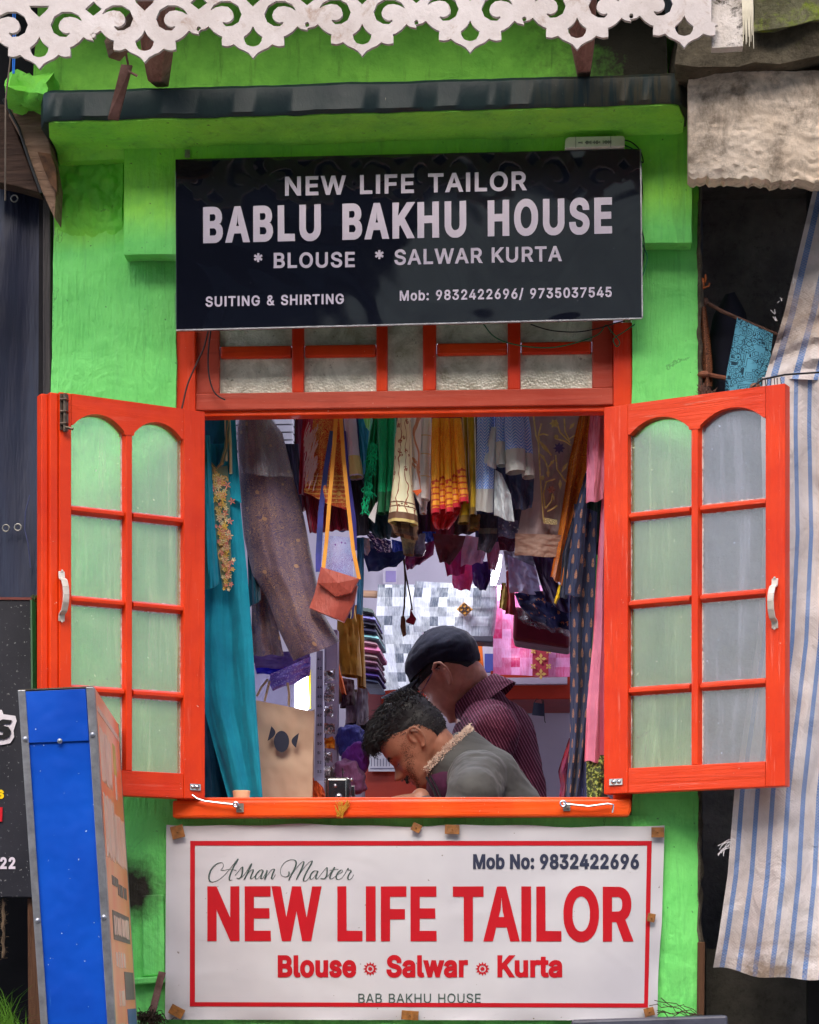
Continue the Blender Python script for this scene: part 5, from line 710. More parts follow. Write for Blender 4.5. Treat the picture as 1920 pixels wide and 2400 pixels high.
def mark(u0, u1, ta, tb, mat, nm, n=0):
    m = MB()
    if n:
        for i in range(n):
            a = u0+(u1-u0)*i/n; b = a+(u1-u0)/n*random.uniform(.5, .92); k = random.uniform(0, .12)*(tb-ta); m.slab([fp(a, tb-k, .0012), fp(b, tb-k*.3, .0012), fp(b, ta+k, .0012), fp(a, ta+k*.4, .0012)], (-.001, 0, 0))
    else: m.slab([fp(u0, tb, .0012), fp(u1, tb, .0012), fp(u1, ta, .0012), fp(u0, ta, .0012)], (-.001, 0, 0))
    o = m.build(nm, mat, LB)
    if n: o['kind'] = 'stuff'
    return o
random.seed(4)
mark(.02, 1, .045, .062, wht, 'white_band')
mark(.05, .5, .10, .27, wht, 'letter_bars', 9); mark(.05, .5, .30, .50, wht, 'letter_bars', 9); mark(.42, .98, .33, .50, wht, 'letter_bars', 9)
mark(.62, .74, .10, .20, ylw, 'flame_mark'); mark(.64, .70, .20, .28, wht, 'flame_mark'); mark(.2, .5, .545, .575, gry, 'small_marks', 4); mark(.45, .9, .56, .60, gry, 'small_marks', 5)
mark(.12, .9, .655, .745, gry, 'grey_panel'); m = mark(.16, .86, .668, .732, wht, 'panel_letters', 10); m.location = (.0012, 0, 0)
mark(.16, .62, .78, .83, wht, 'faded_panel', 4); mark(.5, .95, .84, .93, gry, 'faded_picture'); mark(.2, .5, .9, .95, wht, 'faded_panel', 3); mark(.1, .5, 1.0, 1.05, wht, 'faded_panel', 4); mark(.55, .97, .96, 1.04, plain('faded_blue_print', (70, 110, 160), .5), 'faded_picture')
m = MB(); m.slab([fp(.99, t1, .0005), fp(1.02, t1, .0005), fp(1.02, -.004, .0005), fp(.99, -.004, .0005)], (-.01, 0, 0)); m.build('rear_strip', ALU, LB)
m = MB(); m.hexa([lb(-.001, 0, yn-.002), lb(-.001, 1.0, yn-.002), lb(-.001, 1.0, yf), lb(-.001, 0, yf), lb(-.005, 0, yn-.002), lb(-.005, 1.0, yn-.002), lb(-.005, 1.0, yf), lb(-.005, 0, yf)]); m.build('top_cap', plain('grimy_metal_cap', (120, 112, 100), .6, (60, 56, 50), metal=.5), LB)
for (t, k) in ((.145, .045), (.155, .51), (.14, .955), (.69, .045), (.683, .955)):
    m = MB(); p = lb(t, k, yn-.004); m.ball(p, .0062, 10, 6, (1, .6, 1)); m.ball(p+V((0, -.003, 0)), .003, 8, 5); m.build('rivet', ALU, LB)
# ---------------------------------------------------------------- left neighbour
ln = thing('neighbour_stall', 'dark neighbouring stall at the far left, hung with navy tarpaulin', 'stall', (-1.6, .3, 0))
m = MB(); m.box((-3.5, .25, 0), (XL-.01, .33, 4.4)); m.build('back_wall', DARKM, ln)
navy = NT('navy_tarpaulin', .42, 0, .4); v = navy.co(); navm = navy.out(navy.mix(navy.ramp(navy.noise(v, 3, 4), .35, .7), lin((34, 40, 64)), lin((24, 28, 48))), None, navy.bump(navy.noise(navy.co(scale=(6, 6, .8)), 3, 4), .6, .02))
rows = []
for j in range(24):
    r = []
    for i in range(30):
        u, w_ = i/29, j/23; p = P(-160+262*u, 380+1150*w_, .03); r.append(p+V((0, .005*sin(u*15+2*sin(w_*4))+.008*sin(u*6+w_*5), 0)))
    rows.append(r)
m = MB(); m.sheet(rows, th=.002); m.build('tarpaulin', navm, ln)
for i, (x, y) in enumerate(((34, 465), (42, 1236), (14, 1238))):
    m = MB(); c = P(x, y, .01); m.tube([c+V((.009*cos(a), 0, .009*sin(a))) for a in [k*2*pi/10 for k in range(11)]], .002, 6); m.build('eyelet', STEEL, ln)
m = MB(); m.tube([P(70, 1160, .01), P(60, 1200, .01), P(58, 1240, .01), P(66, 1275, .01), P(72, 1330, .01)], .0016); m.build('fold_cord', plain('blue_cord', (60, 66, 110), .6), ln)
ppoly([(100, 930), (118, 930), (118, 440), (100, 448)], -.0, .04).build('post', old_timber('grey_upright_timber', (88, 84, 84), (60, 58, 62), False), ln, bevel=.003)
ppoly([(90, 950), (100, 950), (100, 430), (92, 430)], .02, .05).build('post', DARKM, ln)
ppoly([(24, 236), (100, 250), (118, 345), (132, 430), (128, 512), (94, 440), (52, 330), (20, 270)], -.10, -.02).build('plank', TIMB, ln, bevel=.003, label='pale weathered plank end at the roof corner')
ppoly([(-60, 240), (12, 244), (46, 330), (92, 452), (40, 436), (-60, 415)], -.07, -.01).build('plank', TIMB_D, ln, bevel=.003, label='dark plank sloping under the roof corner')
m = MB(); m.tube([P(8, 232, -.11), P(44, 300, -.11), (P(70, 380, -.11)), P(96, 452, -.11)], .004); m.build('cable', BLKW, ln)
ppoly([(88, 356), (118, 360), (131, 395), (133, 450), (118, 430), (104, 400)], -.115, -.09).build('timber_fragment', plain('rotten_brown_wood', (104, 72, 50), .9, (54, 36, 26), 30, .9), ln)
m = MB(); m.tube([P(12, 470, -.3), P(13, 232, -.3), P(24, 140, -.3), P(26, 60, -.3)], .002); tag(m.build('cord', plain('grey_cord', (120, 108, 98), .8)), 'thin grey cord hanging at the roof corner on the far left', 'cord')
m = MB(); 
for dx in (0, 5): m.tube([P(30+dx*.6, 172, -.32), P(31+dx, 100, -.32), P(30+dx, -40, -.32)], .0016)
tag(m.build('cord', plain('bright_blue_cord', (20, 120, 230), .5)), 'bright blue doubled cord seen through the left end of the fretwork', 'cord')
# black sign board at far left
bs = thing('sign_board', 'black painted sign board cut off by the left edge of the picture', 'sign', P(-60, 2105, -.12))
spk = NT('black_speckled_board', .4, 0, .4); v = spk.co(); c = spk.mix(spk.ramp(spk.noise(v, 120, 3, .55), .64, .67, 0, .8), lin((34, 35, 42)), lin((150, 150, 150))); c = spk.mix(spk.ramp(spk.noise(v, 5, 5), .4, .7), c, lin((46, 46, 54)))
ppoly([(-420, 2100), (76, 2103), (72, 1404), (-420, 1400)], -.12, -.085).build('panel', spk.out(c, None, spk.bump(spk.noise(v, 90, 4), .15, .002)), bs, bevel=.002)
ppoly([(-420, 1403), (74, 1406), (74, 1400), (-420, 1397)], -.123, -.08).build('top_trim', plain('dull_red_trim', (110, 50, 44), .6), bs)
ppoly([(73, 1630), (77, 1630), (75, 1406), (71, 1406)], -.124, -.08).build('side_trim', plain('green_trim', (70, 110, 80), .6), bs)
def sletter(o, y, mat, nm, f_): fill([[(x, yy) for x, yy in L] for L in o], lambda x, yy, z: P(x, yy, y-(.0025 if z > 0 else 0))).build(nm, mat, bs, bevel=.0004)
Y0 = -.1215
halo = [(-40, 1668), (-12, 1672), (-8, 1664), (4, 1664), (8, 1674), (36, 1678), (39, 1690), (32, 1712), (33, 1728), (24, 1742), (4, 1746), (-40, 1744)]
sletter([halo], Y0, plain('white_print', (226, 220, 228), .4), 'letter_halo', 0)
sl_ = [(28, 1688), (6, 1686), (-6, 1692), (-10, 1704), (-4, 1713), (8, 1716), (6, 1722), (-12, 1721), (-16, 1733), (10, 1733), (22, 1727), (26, 1714), (20, 1704), (7, 1701), (8, 1697), (24, 1697)]
sletter([sl_], Y0-.003, plain('black_print', (30, 30, 34), .4), 'letter_s', 0)
small('s', 'i', -6, 1872, 21, Y0, bs, plain('yellow_print', (244, 206, 20), .4, (230, 190, 10)), 'letter_s')
sletter([[(-30, 1926), (5, 1926), (6, 1892), (-30, 1891)]], Y0, plain('red_panel_print', (206, 24, 40), .4), 'red_block', 0)
small('22', 'h', 0, 2037, 28, Y0, bs, plain('white_number_print', (226, 216, 226), .4), 'number')
mosm = NT('moss_clump', .95, 0, .1); v = mosm.co(); mosm = mosm.out(mosm.mix(mosm.noise(v, 80, 4), lin((110, 122, 54)), lin((60, 54, 30))), None, mosm.bump(mosm.noise(v, 130, 5), 1, .01))
ppoly([(78, 1800), (96, 1800), (98, 1396), (80, 1396)], -.06, -.0).build('post', old_timber('mossy_dark_post', (64, 50, 36), (36, 30, 26), False), ln, bevel=.003)
m = MB(); random.seed(6)
for i in range(420):
    yy = 1396+abs(random.gauss(0, 1))*26 if i < 260 else random.uniform(1396, 1600); x = random.uniform(74, 98); c = P(x, yy, -.064); d = V((random.gauss(0, 1), -abs(random.gauss(0, 1)), random.gauss(0, 1))).normalized()*random.uniform(.004, .010)
    s_ = V((random.gauss(0, 1), 0, random.gauss(0, 1))).normalized()*.0012; m.add([c-s_, c+s_, c+d], [(0, 1, 2)])
m = m.build('moss', mosm, None); tag(m, 'tuft of green brown moss on the post top beside the black board', 'moss', None, 'stuff')
ppoly([(66, 2460), (100, 2460), (92, 2105), (64, 2105)], -.1, -.04).build('post', TIMB_V, ln, bevel=.003, label='brown upright timber under the black board')
m = MB(); random.seed(9); pts = [P(8+1.5*sin(i*1.7), 2106+i*10, -.1) for i in range(15)]; m.tube(pts, [.0045+.0012*sin(i*2.1) for i in range(15)], 7)
for i in range(90):
    c = random.choice(pts); d = V((random.gauss(0, 1), random.gauss(0, 1), random.gauss(0, 1))).normalized()*.014; m.tube([c, c+d], .0005, 3, caps=False)
tag(m.build('rope', plain('frayed_jute_rope', (108, 90, 70), .95, (70, 58, 46))), 'frayed jute rope end dangling below the black board', 'rope')
# grass at the foot
grs = NT('grass_blades', .6, 0, .3); v = grs.co(); grsm = grs.out(grs.mix(grs.noise(v, 40), lin((104, 156, 40)), lin((60, 110, 30)))); m = MB(); random.seed(10)
for i in range(260):
    x = random.uniform(-190, 62); b = P(x, 2412+random.uniform(0, 25), -.13-random.random()*.12); h = random.uniform(.05, .17)*(1.0 if x < 42 else .5); ln_ = random.gauss(0, .035); pts = [b+V((ln_*t*t*1.4, -.02*t*t, h*(t-.25*t*t))) for t in (0, .33, .66, 1)]
    wv = V((.0016, .0006, 0)); vs = []
    for q, k in zip(pts, (1, .85, .5, .05)): vs += [q-wv*k, q+wv*k]
    m.add(vs, [(0, 1, 3, 2), (2, 3, 5, 4), (4, 5, 7, 6)], sm=True)
tag(m.build('grass', grsm), 'bright green grass blades growing at the lower left corner', 'grass', None, 'stuff')
m = MB(); z = P(0, 2404, -.2).z; m.box((P(-400, 2400, -.2).x, -.45, 0), (P(108, 2400, -.2).x, -.06, z)); struct(m.build('planter_kerb', CONC_D, None, bevel=.006))
# ---------------------------------------------------------------- right neighbour
rn = thing('neighbour_building', 'decaying concrete neighbour building with mossy slab and dark recess', 'building', (1.6, .5, 0))
rough_box((P(1595, 60, -.35).x, -.36, P(1700, 152, -.35).z), (P(2400, 60, -.35).x, .5, 4.6), .05, .03, 6).build('mossy_slab', BLACKM, rn)
m = rough_box((P(1768, 60, -.37).x, -.385, P(1800, 58, -.38).z), (P(2400, 60, -.37).x, -.3, 4.6), .04, .025, 8).build('slab_face', MOSSY, rn, label='mossy grey upper face of the slab')
ppoly([(1614, 176), (1990, 178), (1990, 152), (1614, 160)], -.29, -.1).build('timber_strip', old_timber('dark_wet_timber', (84, 62, 44), (40, 30, 24)), rn, bevel=.004)
# battered plaster haunch: rough sloping face with a crumbling lower rim
rows = []
for j in range(50):
    r = []
    for i in range(90):
        u, w_ = i/89, j/49; yb = 172+(418+8*fbm((u*14, 2, 2), 1)*2-172+22*u)*w_
        if w_ > .9: yb += 9*abs(fbm((u*70, 5, 1), 3))*(w_-.9)*10
        yd = -.30+.05*w_-(.003*max(0, (w_-.72)*3.5)*(1+1.6*fbm((u*30, w_*30, 0), 1)))
        r.append(P(1614+640*u, yb-6, yd)+V((0, -.005*fbm((u*12, w_*7, 3), 1)-.003*fbm((u*40, w_*26, 3), 1), 0)))
    rows.append(r)
m = MB(); m.sheet(rows, th=.06); m.build('plaster_haunch', CONC_L, rn, label='stained pale plaster haunch with crumbling lower rim')
m = MB(); m.box((XR+.03, .34, 0), (4.2, .55, 4.4)); m.build('recess_wall', CONC_D, rn, label='sooty concrete wall deep in the recess')
m = MB(); m.box((XR+.02, .13, P(0, 470, .2).z), (4.2, .46, P(0, 420, .13).z+.3)); m.build('recess_lintel', CONC, rn)
m = MB(); m.box((P(1893, 450, .1).x, .09, 0), (P(1990, 450, .1).x, .13, P(0, 440, .1).z)); m.build('dark_opening', DARKM, rn)
m = MB(); m.box((XR+.03, .2, 0), (4.0, .46, P(0, 2270, .2).z+.05)); m.build('recess_base', CONC, rn)
# spikes of white plastic strip beside the fretwork
m = MB(); random.seed(12)
for i in range(16):
    x = 1741+i*1.6; yy = 70+random.uniform(10, 44); m.tube([P(x-2, -30, -.6), P(x, 20, -.6), P(x+random.uniform(-2, 4), yy, -.6)], [.0016, .0016, .0007], 5)
tag(m.build('plastic_fringe', plain('pale_plastic_strip', (214, 208, 190), .6, (170, 160, 140))), 'bundle of frayed pale plastic strips hanging at the end of the fretwork', 'plastic strips')
# blue and white striped tarpaulin, two hanging sheets tied with a cord
def tarp_mat(name):
    n = NT(name, .5, 0, .3); u = n.xyz(n.co('UV'))
    s = n.ma('FRACT', n.ma('ADD', u[0], n.ma('MULTIPLY', n.noise(n.co(), 9, 2), .02)))
    st = n.ma('MULTIPLY', n.ma('GREATER_THAN', s, .0), n.ma('LESS_THAN', s, .30))
    ck = n.n.new('ShaderNodeTexChecker'); ck.inputs['Scale'].default_value = 1; n.set(ck.inputs[0], n.co('UV', (8.5, 130, 1)))
    wv = n.ma('MAXIMUM', n.ramp(ck.outputs[1], 0, 1, .72, 1), 0)
    v = n.co(); fade = n.ramp(n.noise(v, 5, 3), .3, .7, .8, 1)
    c = n.mix(n.ramp(n.noise(v, 6, 5, .65), .4, .7), lin((212, 204, 204)), lin((186, 174, 172)))
    c = n.mix(n.ma('MULTIPLY', n.ma('MULTIPLY', st, wv), fade), c, lin((66, 118, 182)))
    dirt = n.ramp(n.noise(n.co(scale=(1, 1, 2.4)), 3.2, 7, .7, .6), .46, .62, 0, .85); zz = n.xyz(v)[2]
    band = n.ma('ADD', n.ramp(zz, P(0, 2275).z+.0, P(0, 2170).z, 1, .12), n.ma('MULTIPLY', n.ramp(zz, P(0, 900).z, P(0, 840).z, 0, 1), n.ramp(zz, P(0, 700).z, P(0, 780).z, 0, 1)))
    bz = n.ma('MULTIPLY', n.ramp(zz, P(0, 905).z, P(0, 850).z, 0, 1), n.ramp(zz, P(0, 690).z, P(0, 750).z, 0, 1)); c = n.mix(n.ma('MULTIPLY', bz, n.ramp(n.noise(v, 7, 6, .7), .35, .6, .25, .7)), c, lin((138, 118, 100))); c = n.mix(n.ma('MULTIPLY', dirt, band), c, lin((120, 100, 80)))
    h = n.ma('ADD', n.noise(n.co(scale=(1, 1, .6)), 12, 6, .62, .6), n.ma('MULTIPLY', ck.outputs[1], .02))
    return n.out(c, None, n.bump(h, .9, .018))
TARP = tarp_mat('blue_striped_tarpaulin')
tp = thing('striped_tarpaulin', 'large blue and white striped tarpaulin sheet hanging at the right', 'tarpaulin', (1.3, -.08, 0))
def crv(pts, t):
    L = [0]
    for a, b in zip(pts, pts[1:]): L.append(L[-1]+abs(b[1]-a[1])+1e-6)
    s = t*L[-1]
    for i in range(len(pts)-1):
        if s <= L[i+1]+1e-9: k = (s-L[i])/(L[i+1]-L[i]); return (pts[i][0]+(pts[i+1][0]-pts[i][0])*k, pts[i][1]+(pts[i+1][1]-pts[i][1])*k)
    return pts[-1]
def psheet(Lp, Rp, y, nu, nv, dep, uvf):
    rows = []; uvs = []
    for j in range(nv+1):
        w_ = j/nv; a = crv(Lp, w_); b = crv(Rp, w_); r = []; q = []
        for i in range(nu+1):
            u = i/nu; x = a[0]+(b[0]-a[0])*u; yy = a[1]+(b[1]-a[1])*u; r.append(P(x, yy, y+dep(u, w_))); q.append(uvf(u, w_, x, yy))
        rows.append(r); uvs.append(q)
    return rows, uvs
r, q = psheet([(1722, 395-400), (1918, 395), (1838, 735), (1793, 885)][1:], [(2330, 395), (2300, 620), (2250, 905)], -.05, 60, 60,
              lambda u, w: .03*sin(u*14+w*2)+.018*sin(w*16+u*9)*w+.03*max(0, w-.55)*sin(w*55+u*17+2*sin(u*9))+.012*fbm((u*6, w*8, 0), 1), lambda u, w, x, yy: (u*9+.75, w*1.2))
m = MB(); m.sheet(r, q, th=.002); m.build('upper_sheet', TARP, tp)
r, q = psheet([(1786, 884), (1784, 1000), (1790, 1250), (1775, 1500), (1722, 1850), (1706, 2050), (1684, 2200), (1672, 2268)], [(2330, 870), (2330, 2330)], -.09, 90, 90,
              lambda u, w: (.016*sin(u*26+2.6*sin(w*2.3)+w*4)+.03*sin(u*11-w*5)+.012*fbm((u*9, w*12, 0), 1))*(.5+.5*min(1, 5*w)) + .03*(w-.96 if w > .96 else 0), lambda u, w, x, yy: (u*17.0+.62, w*3.2))
for i in range(91):
    u = i/90; r[-1][i] += V((0, 0, -.012*sin(u*7)**2+.004*sin(u*31)))
m = MB(); m.sheet(r, q, th=.002); m.build('lower_sheet', TARP, tp)
m = MB(); m.tube([P(1700, 952, -.12), P(1735, 930, -.13), P(1788, 889, -.15), P(1840, 878, -.13), P(1960, 870, -.12)], .0025)
for a in range(8): m.tube([P(1780+a*7, 886, -.14), P(1776+a*8+random.uniform(-9, 9), 895+random.uniform(10, 28), -.15)], .0012, 4)
m.build('tie_cord', BLKW, tp)
m = MB(); random.seed(14)
for i in range(9):
    a = V((0, 0, 0)); c = P(1712+random.uniform(-3, 3), 1962+random.uniform(0, 36), -.12); pts = [c]; d = V((-1, 0, random.uniform(-1, .6))).normalized()
    for k in range(4): d = (d+V((random.gauss(0, .3), 0, -.25))).normalized(); pts.append(pts[-1]+d*.009)
    m.tube(pts, .0009, 4)
m.build('frayed_threads', plain('white_thread', (210, 206, 210), .7), tp)
m = MB(); random.seed(15)
for (x, yy, s_) in ((1829, 705, 5), (1815, 735, 8), (1818, 752, 9), (1862, 660, 3)):
    for k in range(4): c = P(x+random.uniform(-2, 4), yy, -.06); m.tube([c, c+V((-.005*random.random()*s_/4, 0, random.uniform(-.006, .012)))], .0008, 4)
m.build('frayed_threads', plain('white_fray', (210, 206, 210), .7), tp)
# pole with the blue printed cloth, dark jacket behind, little ornate strip
m = MB(); m.tube([P(1640, 700, .04), P(1690, 728, .03), P(1722, 742, .025), P(1800, 775, .03), P(1900, 815, .03)], [.0055, .005, .0045, .0045, .004], 7); m.ball(P(1651, 706, .03), .011, 8, 6); m.ball(P(1644, 716, .03), .009, 8, 6)
tag(m.build('pole', old_timber('pinkish_bamboo', (138, 104, 92), (96, 68, 58))), 'thin knotted pole slanting out from the green corner', 'pole')
bp = NT('blue_block_print_cloth', .8, 0, .2); v = bp.co('UV'); a_ = bp.vor(v, 11, 'DISTANCE_TO_EDGE'); b_ = bp.ma('FRACT', bp.ma('MULTIPLY', bp.vor(v, 9, 'F1', 0, .6), 4.0)); c_ = bp.ma('MAXIMUM', bp.ma('LESS_THAN', b_, .25), bp.ma('LESS_THAN', a_, .03))
v2 = bp.n.new('ShaderNodeTexVoronoi'); v2.distance = 'CHEBYCHEV'; bp.set(v2.inputs['Vector'], v); v2.inputs['Scale'].default_value = 7; b2 = bp.ma('LESS_THAN', bp.ma('FRACT', bp.ma('MULTIPLY', v2.outputs[0], 5.0)), .32)
msk = bp.ramp(bp.noise(v, 4, 1), .48, .52); pat = bp.ma('ADD', bp.ma('MULTIPLY', msk, b2), bp.ma('MULTIPLY', bp.ma('SUBTRACT', 1, msk), c_))
bpm = bp.out(bp.mix(bp.ma('MULTIPLY', pat, .95), lin((92, 160, 186)), lin((24, 50, 66))))
r, q = psheet([(1728, 744), (1718, 800), (1702, 880), (1698, 935)], [(1812, 782), (1806, 840), (1800, 890), (1796, 935)], -.0, 30, 30, lambda u, w: .012*sin(u*7+1), lambda u, w, x, yy: (u*.7, w*1.3))
m = MB(); m.sheet(r, q, th=.002); tag(m.build('printed_cloth', bpm), 'teal blue cloth with dark block print hanging from the slanting pole', 'cloth')
r, q = psheet([(1700, 690), (1672, 740), (1660, 800), (1668, 880), (1672, 930)], [(1722, 684), (1748, 730), (1756, 790), (1750, 860), (1750, 930)], .12, 20, 20, lambda u, w: -.05*sqrt(max(0, 1-(2*u-1)**2)), lambda u, w, x, yy: (u, w))
m = MB(); m.sheet(r, q, th=.01); tag(m.build('dark_jacket', plain('blue_black_cloth', (22, 24, 46), .85, (14, 16, 32))), 'blue black jacket hanging in the recess behind the slanting pole', 'jacket')
orn = NT('brown_brocade_strip', .7, 0, .3); v = orn.co('UV'); om = orn.out(orn.mix(orn.ma('LESS_THAN', orn.ma('FRACT', orn.ma('MULTIPLY', orn.vor(v, 9), 4)), .35), lin((84, 50, 36)), lin((160, 104, 72))))
r, q = psheet([(1640, 720), (1640, 800), (1642, 870), (1643, 905)], [(1655, 718), (1664, 790), (1670, 850), (1670, 905)], .0, 10, 20, lambda u, w: .01*sin(u*9), lambda u, w, x, yy: (u*.6, w*2))
m = MB(); m.sheet(r, q, th=.003); tag(m.build('trimming_strip', om), 'brown and orange patterned strip of cloth beside the green corner', 'cloth')
m = MB(); m.tube([P(1644, 876, .0), P(1670, 880, .0), P(1702, 886, .0)], .006); m.ball(P(1650, 878, -.005), .012, 8, 6, (1.4, 1, .8))
tag(m.build('pole', old_timber('reddish_stick', (142, 92, 72), (100, 58, 44))), 'short reddish stick tied low beside the green corner', 'stick')
# rubbish caught on top of the right casement
m = MB(); random.seed(16)
for i in range(130):
    x = random.uniform(1640, 1668); c = P(x, 935+random.uniform(-20, 6)*(1.2-(x-1640)/40), -.02-random.random()*.05); d = V((random.gauss(0, .6), random.gauss(0, .5), abs(random.gauss(0, 1)))).normalized()*random.uniform(.01, .03)
    m.tube([c, c+d*.5, c+d+V((random.gauss(0, .004), 0, 0))], random.uniform(.0006, .0014), 4, caps=False)
tag(m.build('twig_nest', plain('dry_twigs', (120, 84, 70), .9, (60, 40, 40), 60)), 'small nest of dry twigs behind the top of the right casement', 'twigs')
m = MB(); 
for (x, yy, s_) in ((1712, 938, .016), (1730, 934, .018), (1748, 930, .02), (1764, 922, .02), (1770, 905, .012)): m.ball(P(x, yy, -.06), s_, 7, 5, (1.2, .7, .7))
tag(m.build('crumpled_wrapper', plain('orange_green_wrapper', (176, 80, 50), .5, (50, 84, 70), 45, .8, 60)), 'crumpled orange and green wrapper behind the top of the right casement', 'wrapper')
m = MB(); m.ball(P(1646, 664, .0), .012, 7, 5, (.6, .6, 1.3)); m.ball(P(1654, 652, .0), .006, 6, 4, (.6, .6, 2)); m.tube([P(1648, 676, .0), P(1662, 670, -.01), P(1663, 664, -.01)], .0025)
tag(m.build('electric_clip', plain('orange_plastic_clip', (190, 96, 40), .5, (120, 70, 40))), 'small orange clip with white hook on the green corner edge', 'clip')
ppoly([(1634, 2384), (1651, 2384), (1653, 2208), (1636, 2208)], -.02, .03).build('timber_stub', TIMB_V, rn, bevel=.002, label='grooved brown timber stub beside the green wall')
ppoly([(1330, 2500), (1706, 2500), (1706, 2380), (1340, 2392)], -.2, -.03).build('plastic_ledge', plain('grey_plastic_sheet', (74, 76, 92), .45, (56, 58, 72)), rn, bevel=.006, label='dark grey plastic covered ledge at the foot')
m = MB(); random.seed(18)
for i in range(7):
    c = P(1640+random.uniform(-15, 8), 2378, -.06); pts = [c]
    for k in range(6): pts.append(pts[-1]+V((-.016+random.gauss(0, .006), random.gauss(0, .004), random.gauss(.001, .009))))
    m.tube(pts, .0011, 4)
tag(m.build('root_strands', plain('dry_root_strand', (70, 58, 44), .9)), 'thin dry roots straggling along the foot of the green wall at right', 'roots')
# ---------------------------------------------------------------- cloth inside the shop
def fab(name, a, b=None, kind='plain', c=None, s=30, rough=.75, band=None, bc=None, gold=False, dens=.35, sheen=.1, bump=.35):
    n = NT(name, rough, 0, .25); uv = n.co('UV'); x = n.xyz(uv); b = b or tuple(int(v*.8) for v in a); a = tuple(min(240, v*1.13+5) for v in a); b = tuple(min(236, v*1.13+4) for v in b)
    n.p.inputs['Sheen Weight'].default_value = sheen
    col = n.mix(n.ramp(n.noise(n.co(), 9, 4, .6), .35, .68), lin(a), lin(b)); pat = None
    if kind == 'brocade':
        f = n.noise(uv, s, 2, .5, 2.6); fr = n.ma('FRACT', n.ma('MULTIPLY', f, 9)); pat = n.ma('MULTIPLY', n.ma('LESS_THAN', fr, dens), n.ramp(n.noise(uv, 7, 3), .32, .55, .25, 1))
        dots = n.ma('LESS_THAN', n.vor(uv, s*.55), .13); pat = n.ma('MAXIMUM', pat, dots)
    elif kind == 'chevron':
        tri = n.ma('ABSOLUTE', n.ma('SUBTRACT', n.ma('FRACT', n.ma('MULTIPLY', x[0], s)), .5)); pat = n.ma('LESS_THAN', n.ma('FRACT', n.ma('ADD', n.ma('MULTIPLY', x[1], s*2.6), n.ma('MULTIPLY', tri, 3.2))), .42)
    elif kind == 'motif':
        cx = n.ma('MULTIPLY', x[0], s); row = n.ma('MULTIPLY', x[1], s*.62); rf = n.ma('FLOOR', row); cx = n.ma('ADD', cx, n.ma('MULTIPLY', n.ma('FRACT', n.ma('MULTIPLY', rf, .5)), 1))
        dx = n.ma('SUBTRACT', n.ma('FRACT', cx), .5); dy = n.ma('SUBTRACT', n.ma('FRACT', row), .5)
        d = n.ma('SQRT', n.ma('ADD', n.ma('POWER', n.ma('MULTIPLY', dx, 1.9), 2), n.ma('POWER', n.ma('ADD', dy, n.ma('MULTIPLY', n.ma('ABSOLUTE', dx), .8)), 2)))
        pat = n.ma('MULTIPLY', n.ma('LESS_THAN', d, .30), n.ramp(n.noise(uv, s*6, 2), .38, .5, .35, 1))
    elif kind == 'floral':
        w = n.wave(uv, s*.16, 7, 2, 'BANDS', 'X', 1.2); vine = n.ma('GREATER_THAN', w, .965)
        fl = n.vor(uv, s*.5, 'F1', 0, .8); blob = n.ma('MULTIPLY', n.ma('LESS_THAN', fl, .30), n.ma('GREATER_THAN', n.noise(uv, s*2.4, 2), .47)); pat = n.ma('MAXIMUM', vine, blob)
    elif kind == 'lines':
        pat = n.ma('MULTIPLY', n.ma('LESS_THAN', n.ma('FRACT', n.ma('MULTIPLY', x[0], s)), dens), .8)
    elif kind == 'dots':
        pat = n.ma('GREATER_THAN', n.noise(uv, s, 2, .5), 1-dens)
    elif kind == 'checks':
        fx = n.ma('MULTIPLY', x[0], s); fy = n.ma('MULTIPLY', x[1], s); cm = n.n.new('ShaderNodeCombineXYZ'); n.set(cm.inputs[0], n.ma('FLOOR', fx)); n.set(cm.inputs[1], n.ma('FLOOR', fy))
        wnz = n.n.new('ShaderNodeTexWhiteNoise'); n.set(wnz.inputs['Vector'], cm.outputs[0]); streak = n.noise(n.co('UV', (s*6, s*1.3, 1)), 1, 4, .7)
        f = n.ma('ADD', n.ma('MULTIPLY', wnz.outputs[0], .75), n.ma('MULTIPLY', n.ma('SUBTRACT', streak, .45), .9)); pat = n.ramp(f, .1, .85)
    nr = n.bump(n.noise(n.co(), 120, 3, .6), bump*.5, .002, n.bump(n.noise(n.co(scale=(3, 3, .7)), 12, 4, .6), bump, .012))
    if pat is not None: col = n.mix(pat, col, lin(c))
    if gold and pat is not None: n.set(n.p.inputs['Metallic'], n.ma('MULTIPLY', pat, .35))
    for (v0, v1, cc) in (band or []):
        col = n.mix(n.ma('MULTIPLY', n.ma('GREATER_THAN', x[1], v0), n.ma('LESS_THAN', x[1], v1)), col, cc if isinstance(cc, bpy.types.NodeSocket) else lin(cc))
    if bc:                                             # woven border: fine gold lines and dots near the hem
        ln_ = n.ma('LESS_THAN', n.ma('FRACT', n.ma('MULTIPLY', x[1], bc[3])), .3); dt = n.ma('LESS_THAN', n.vor(uv, bc[3]*1.2), .28); z = n.ma('MULTIPLY', n.ma('GREATER_THAN', x[1], bc[0]), n.ma('LESS_THAN', x[1], bc[1]))
        col = n.mix(n.ma('MULTIPLY', z, n.ma('MAXIMUM', ln_, dt)), col, lin(bc[2]))
    return n.out(col, None, nr)
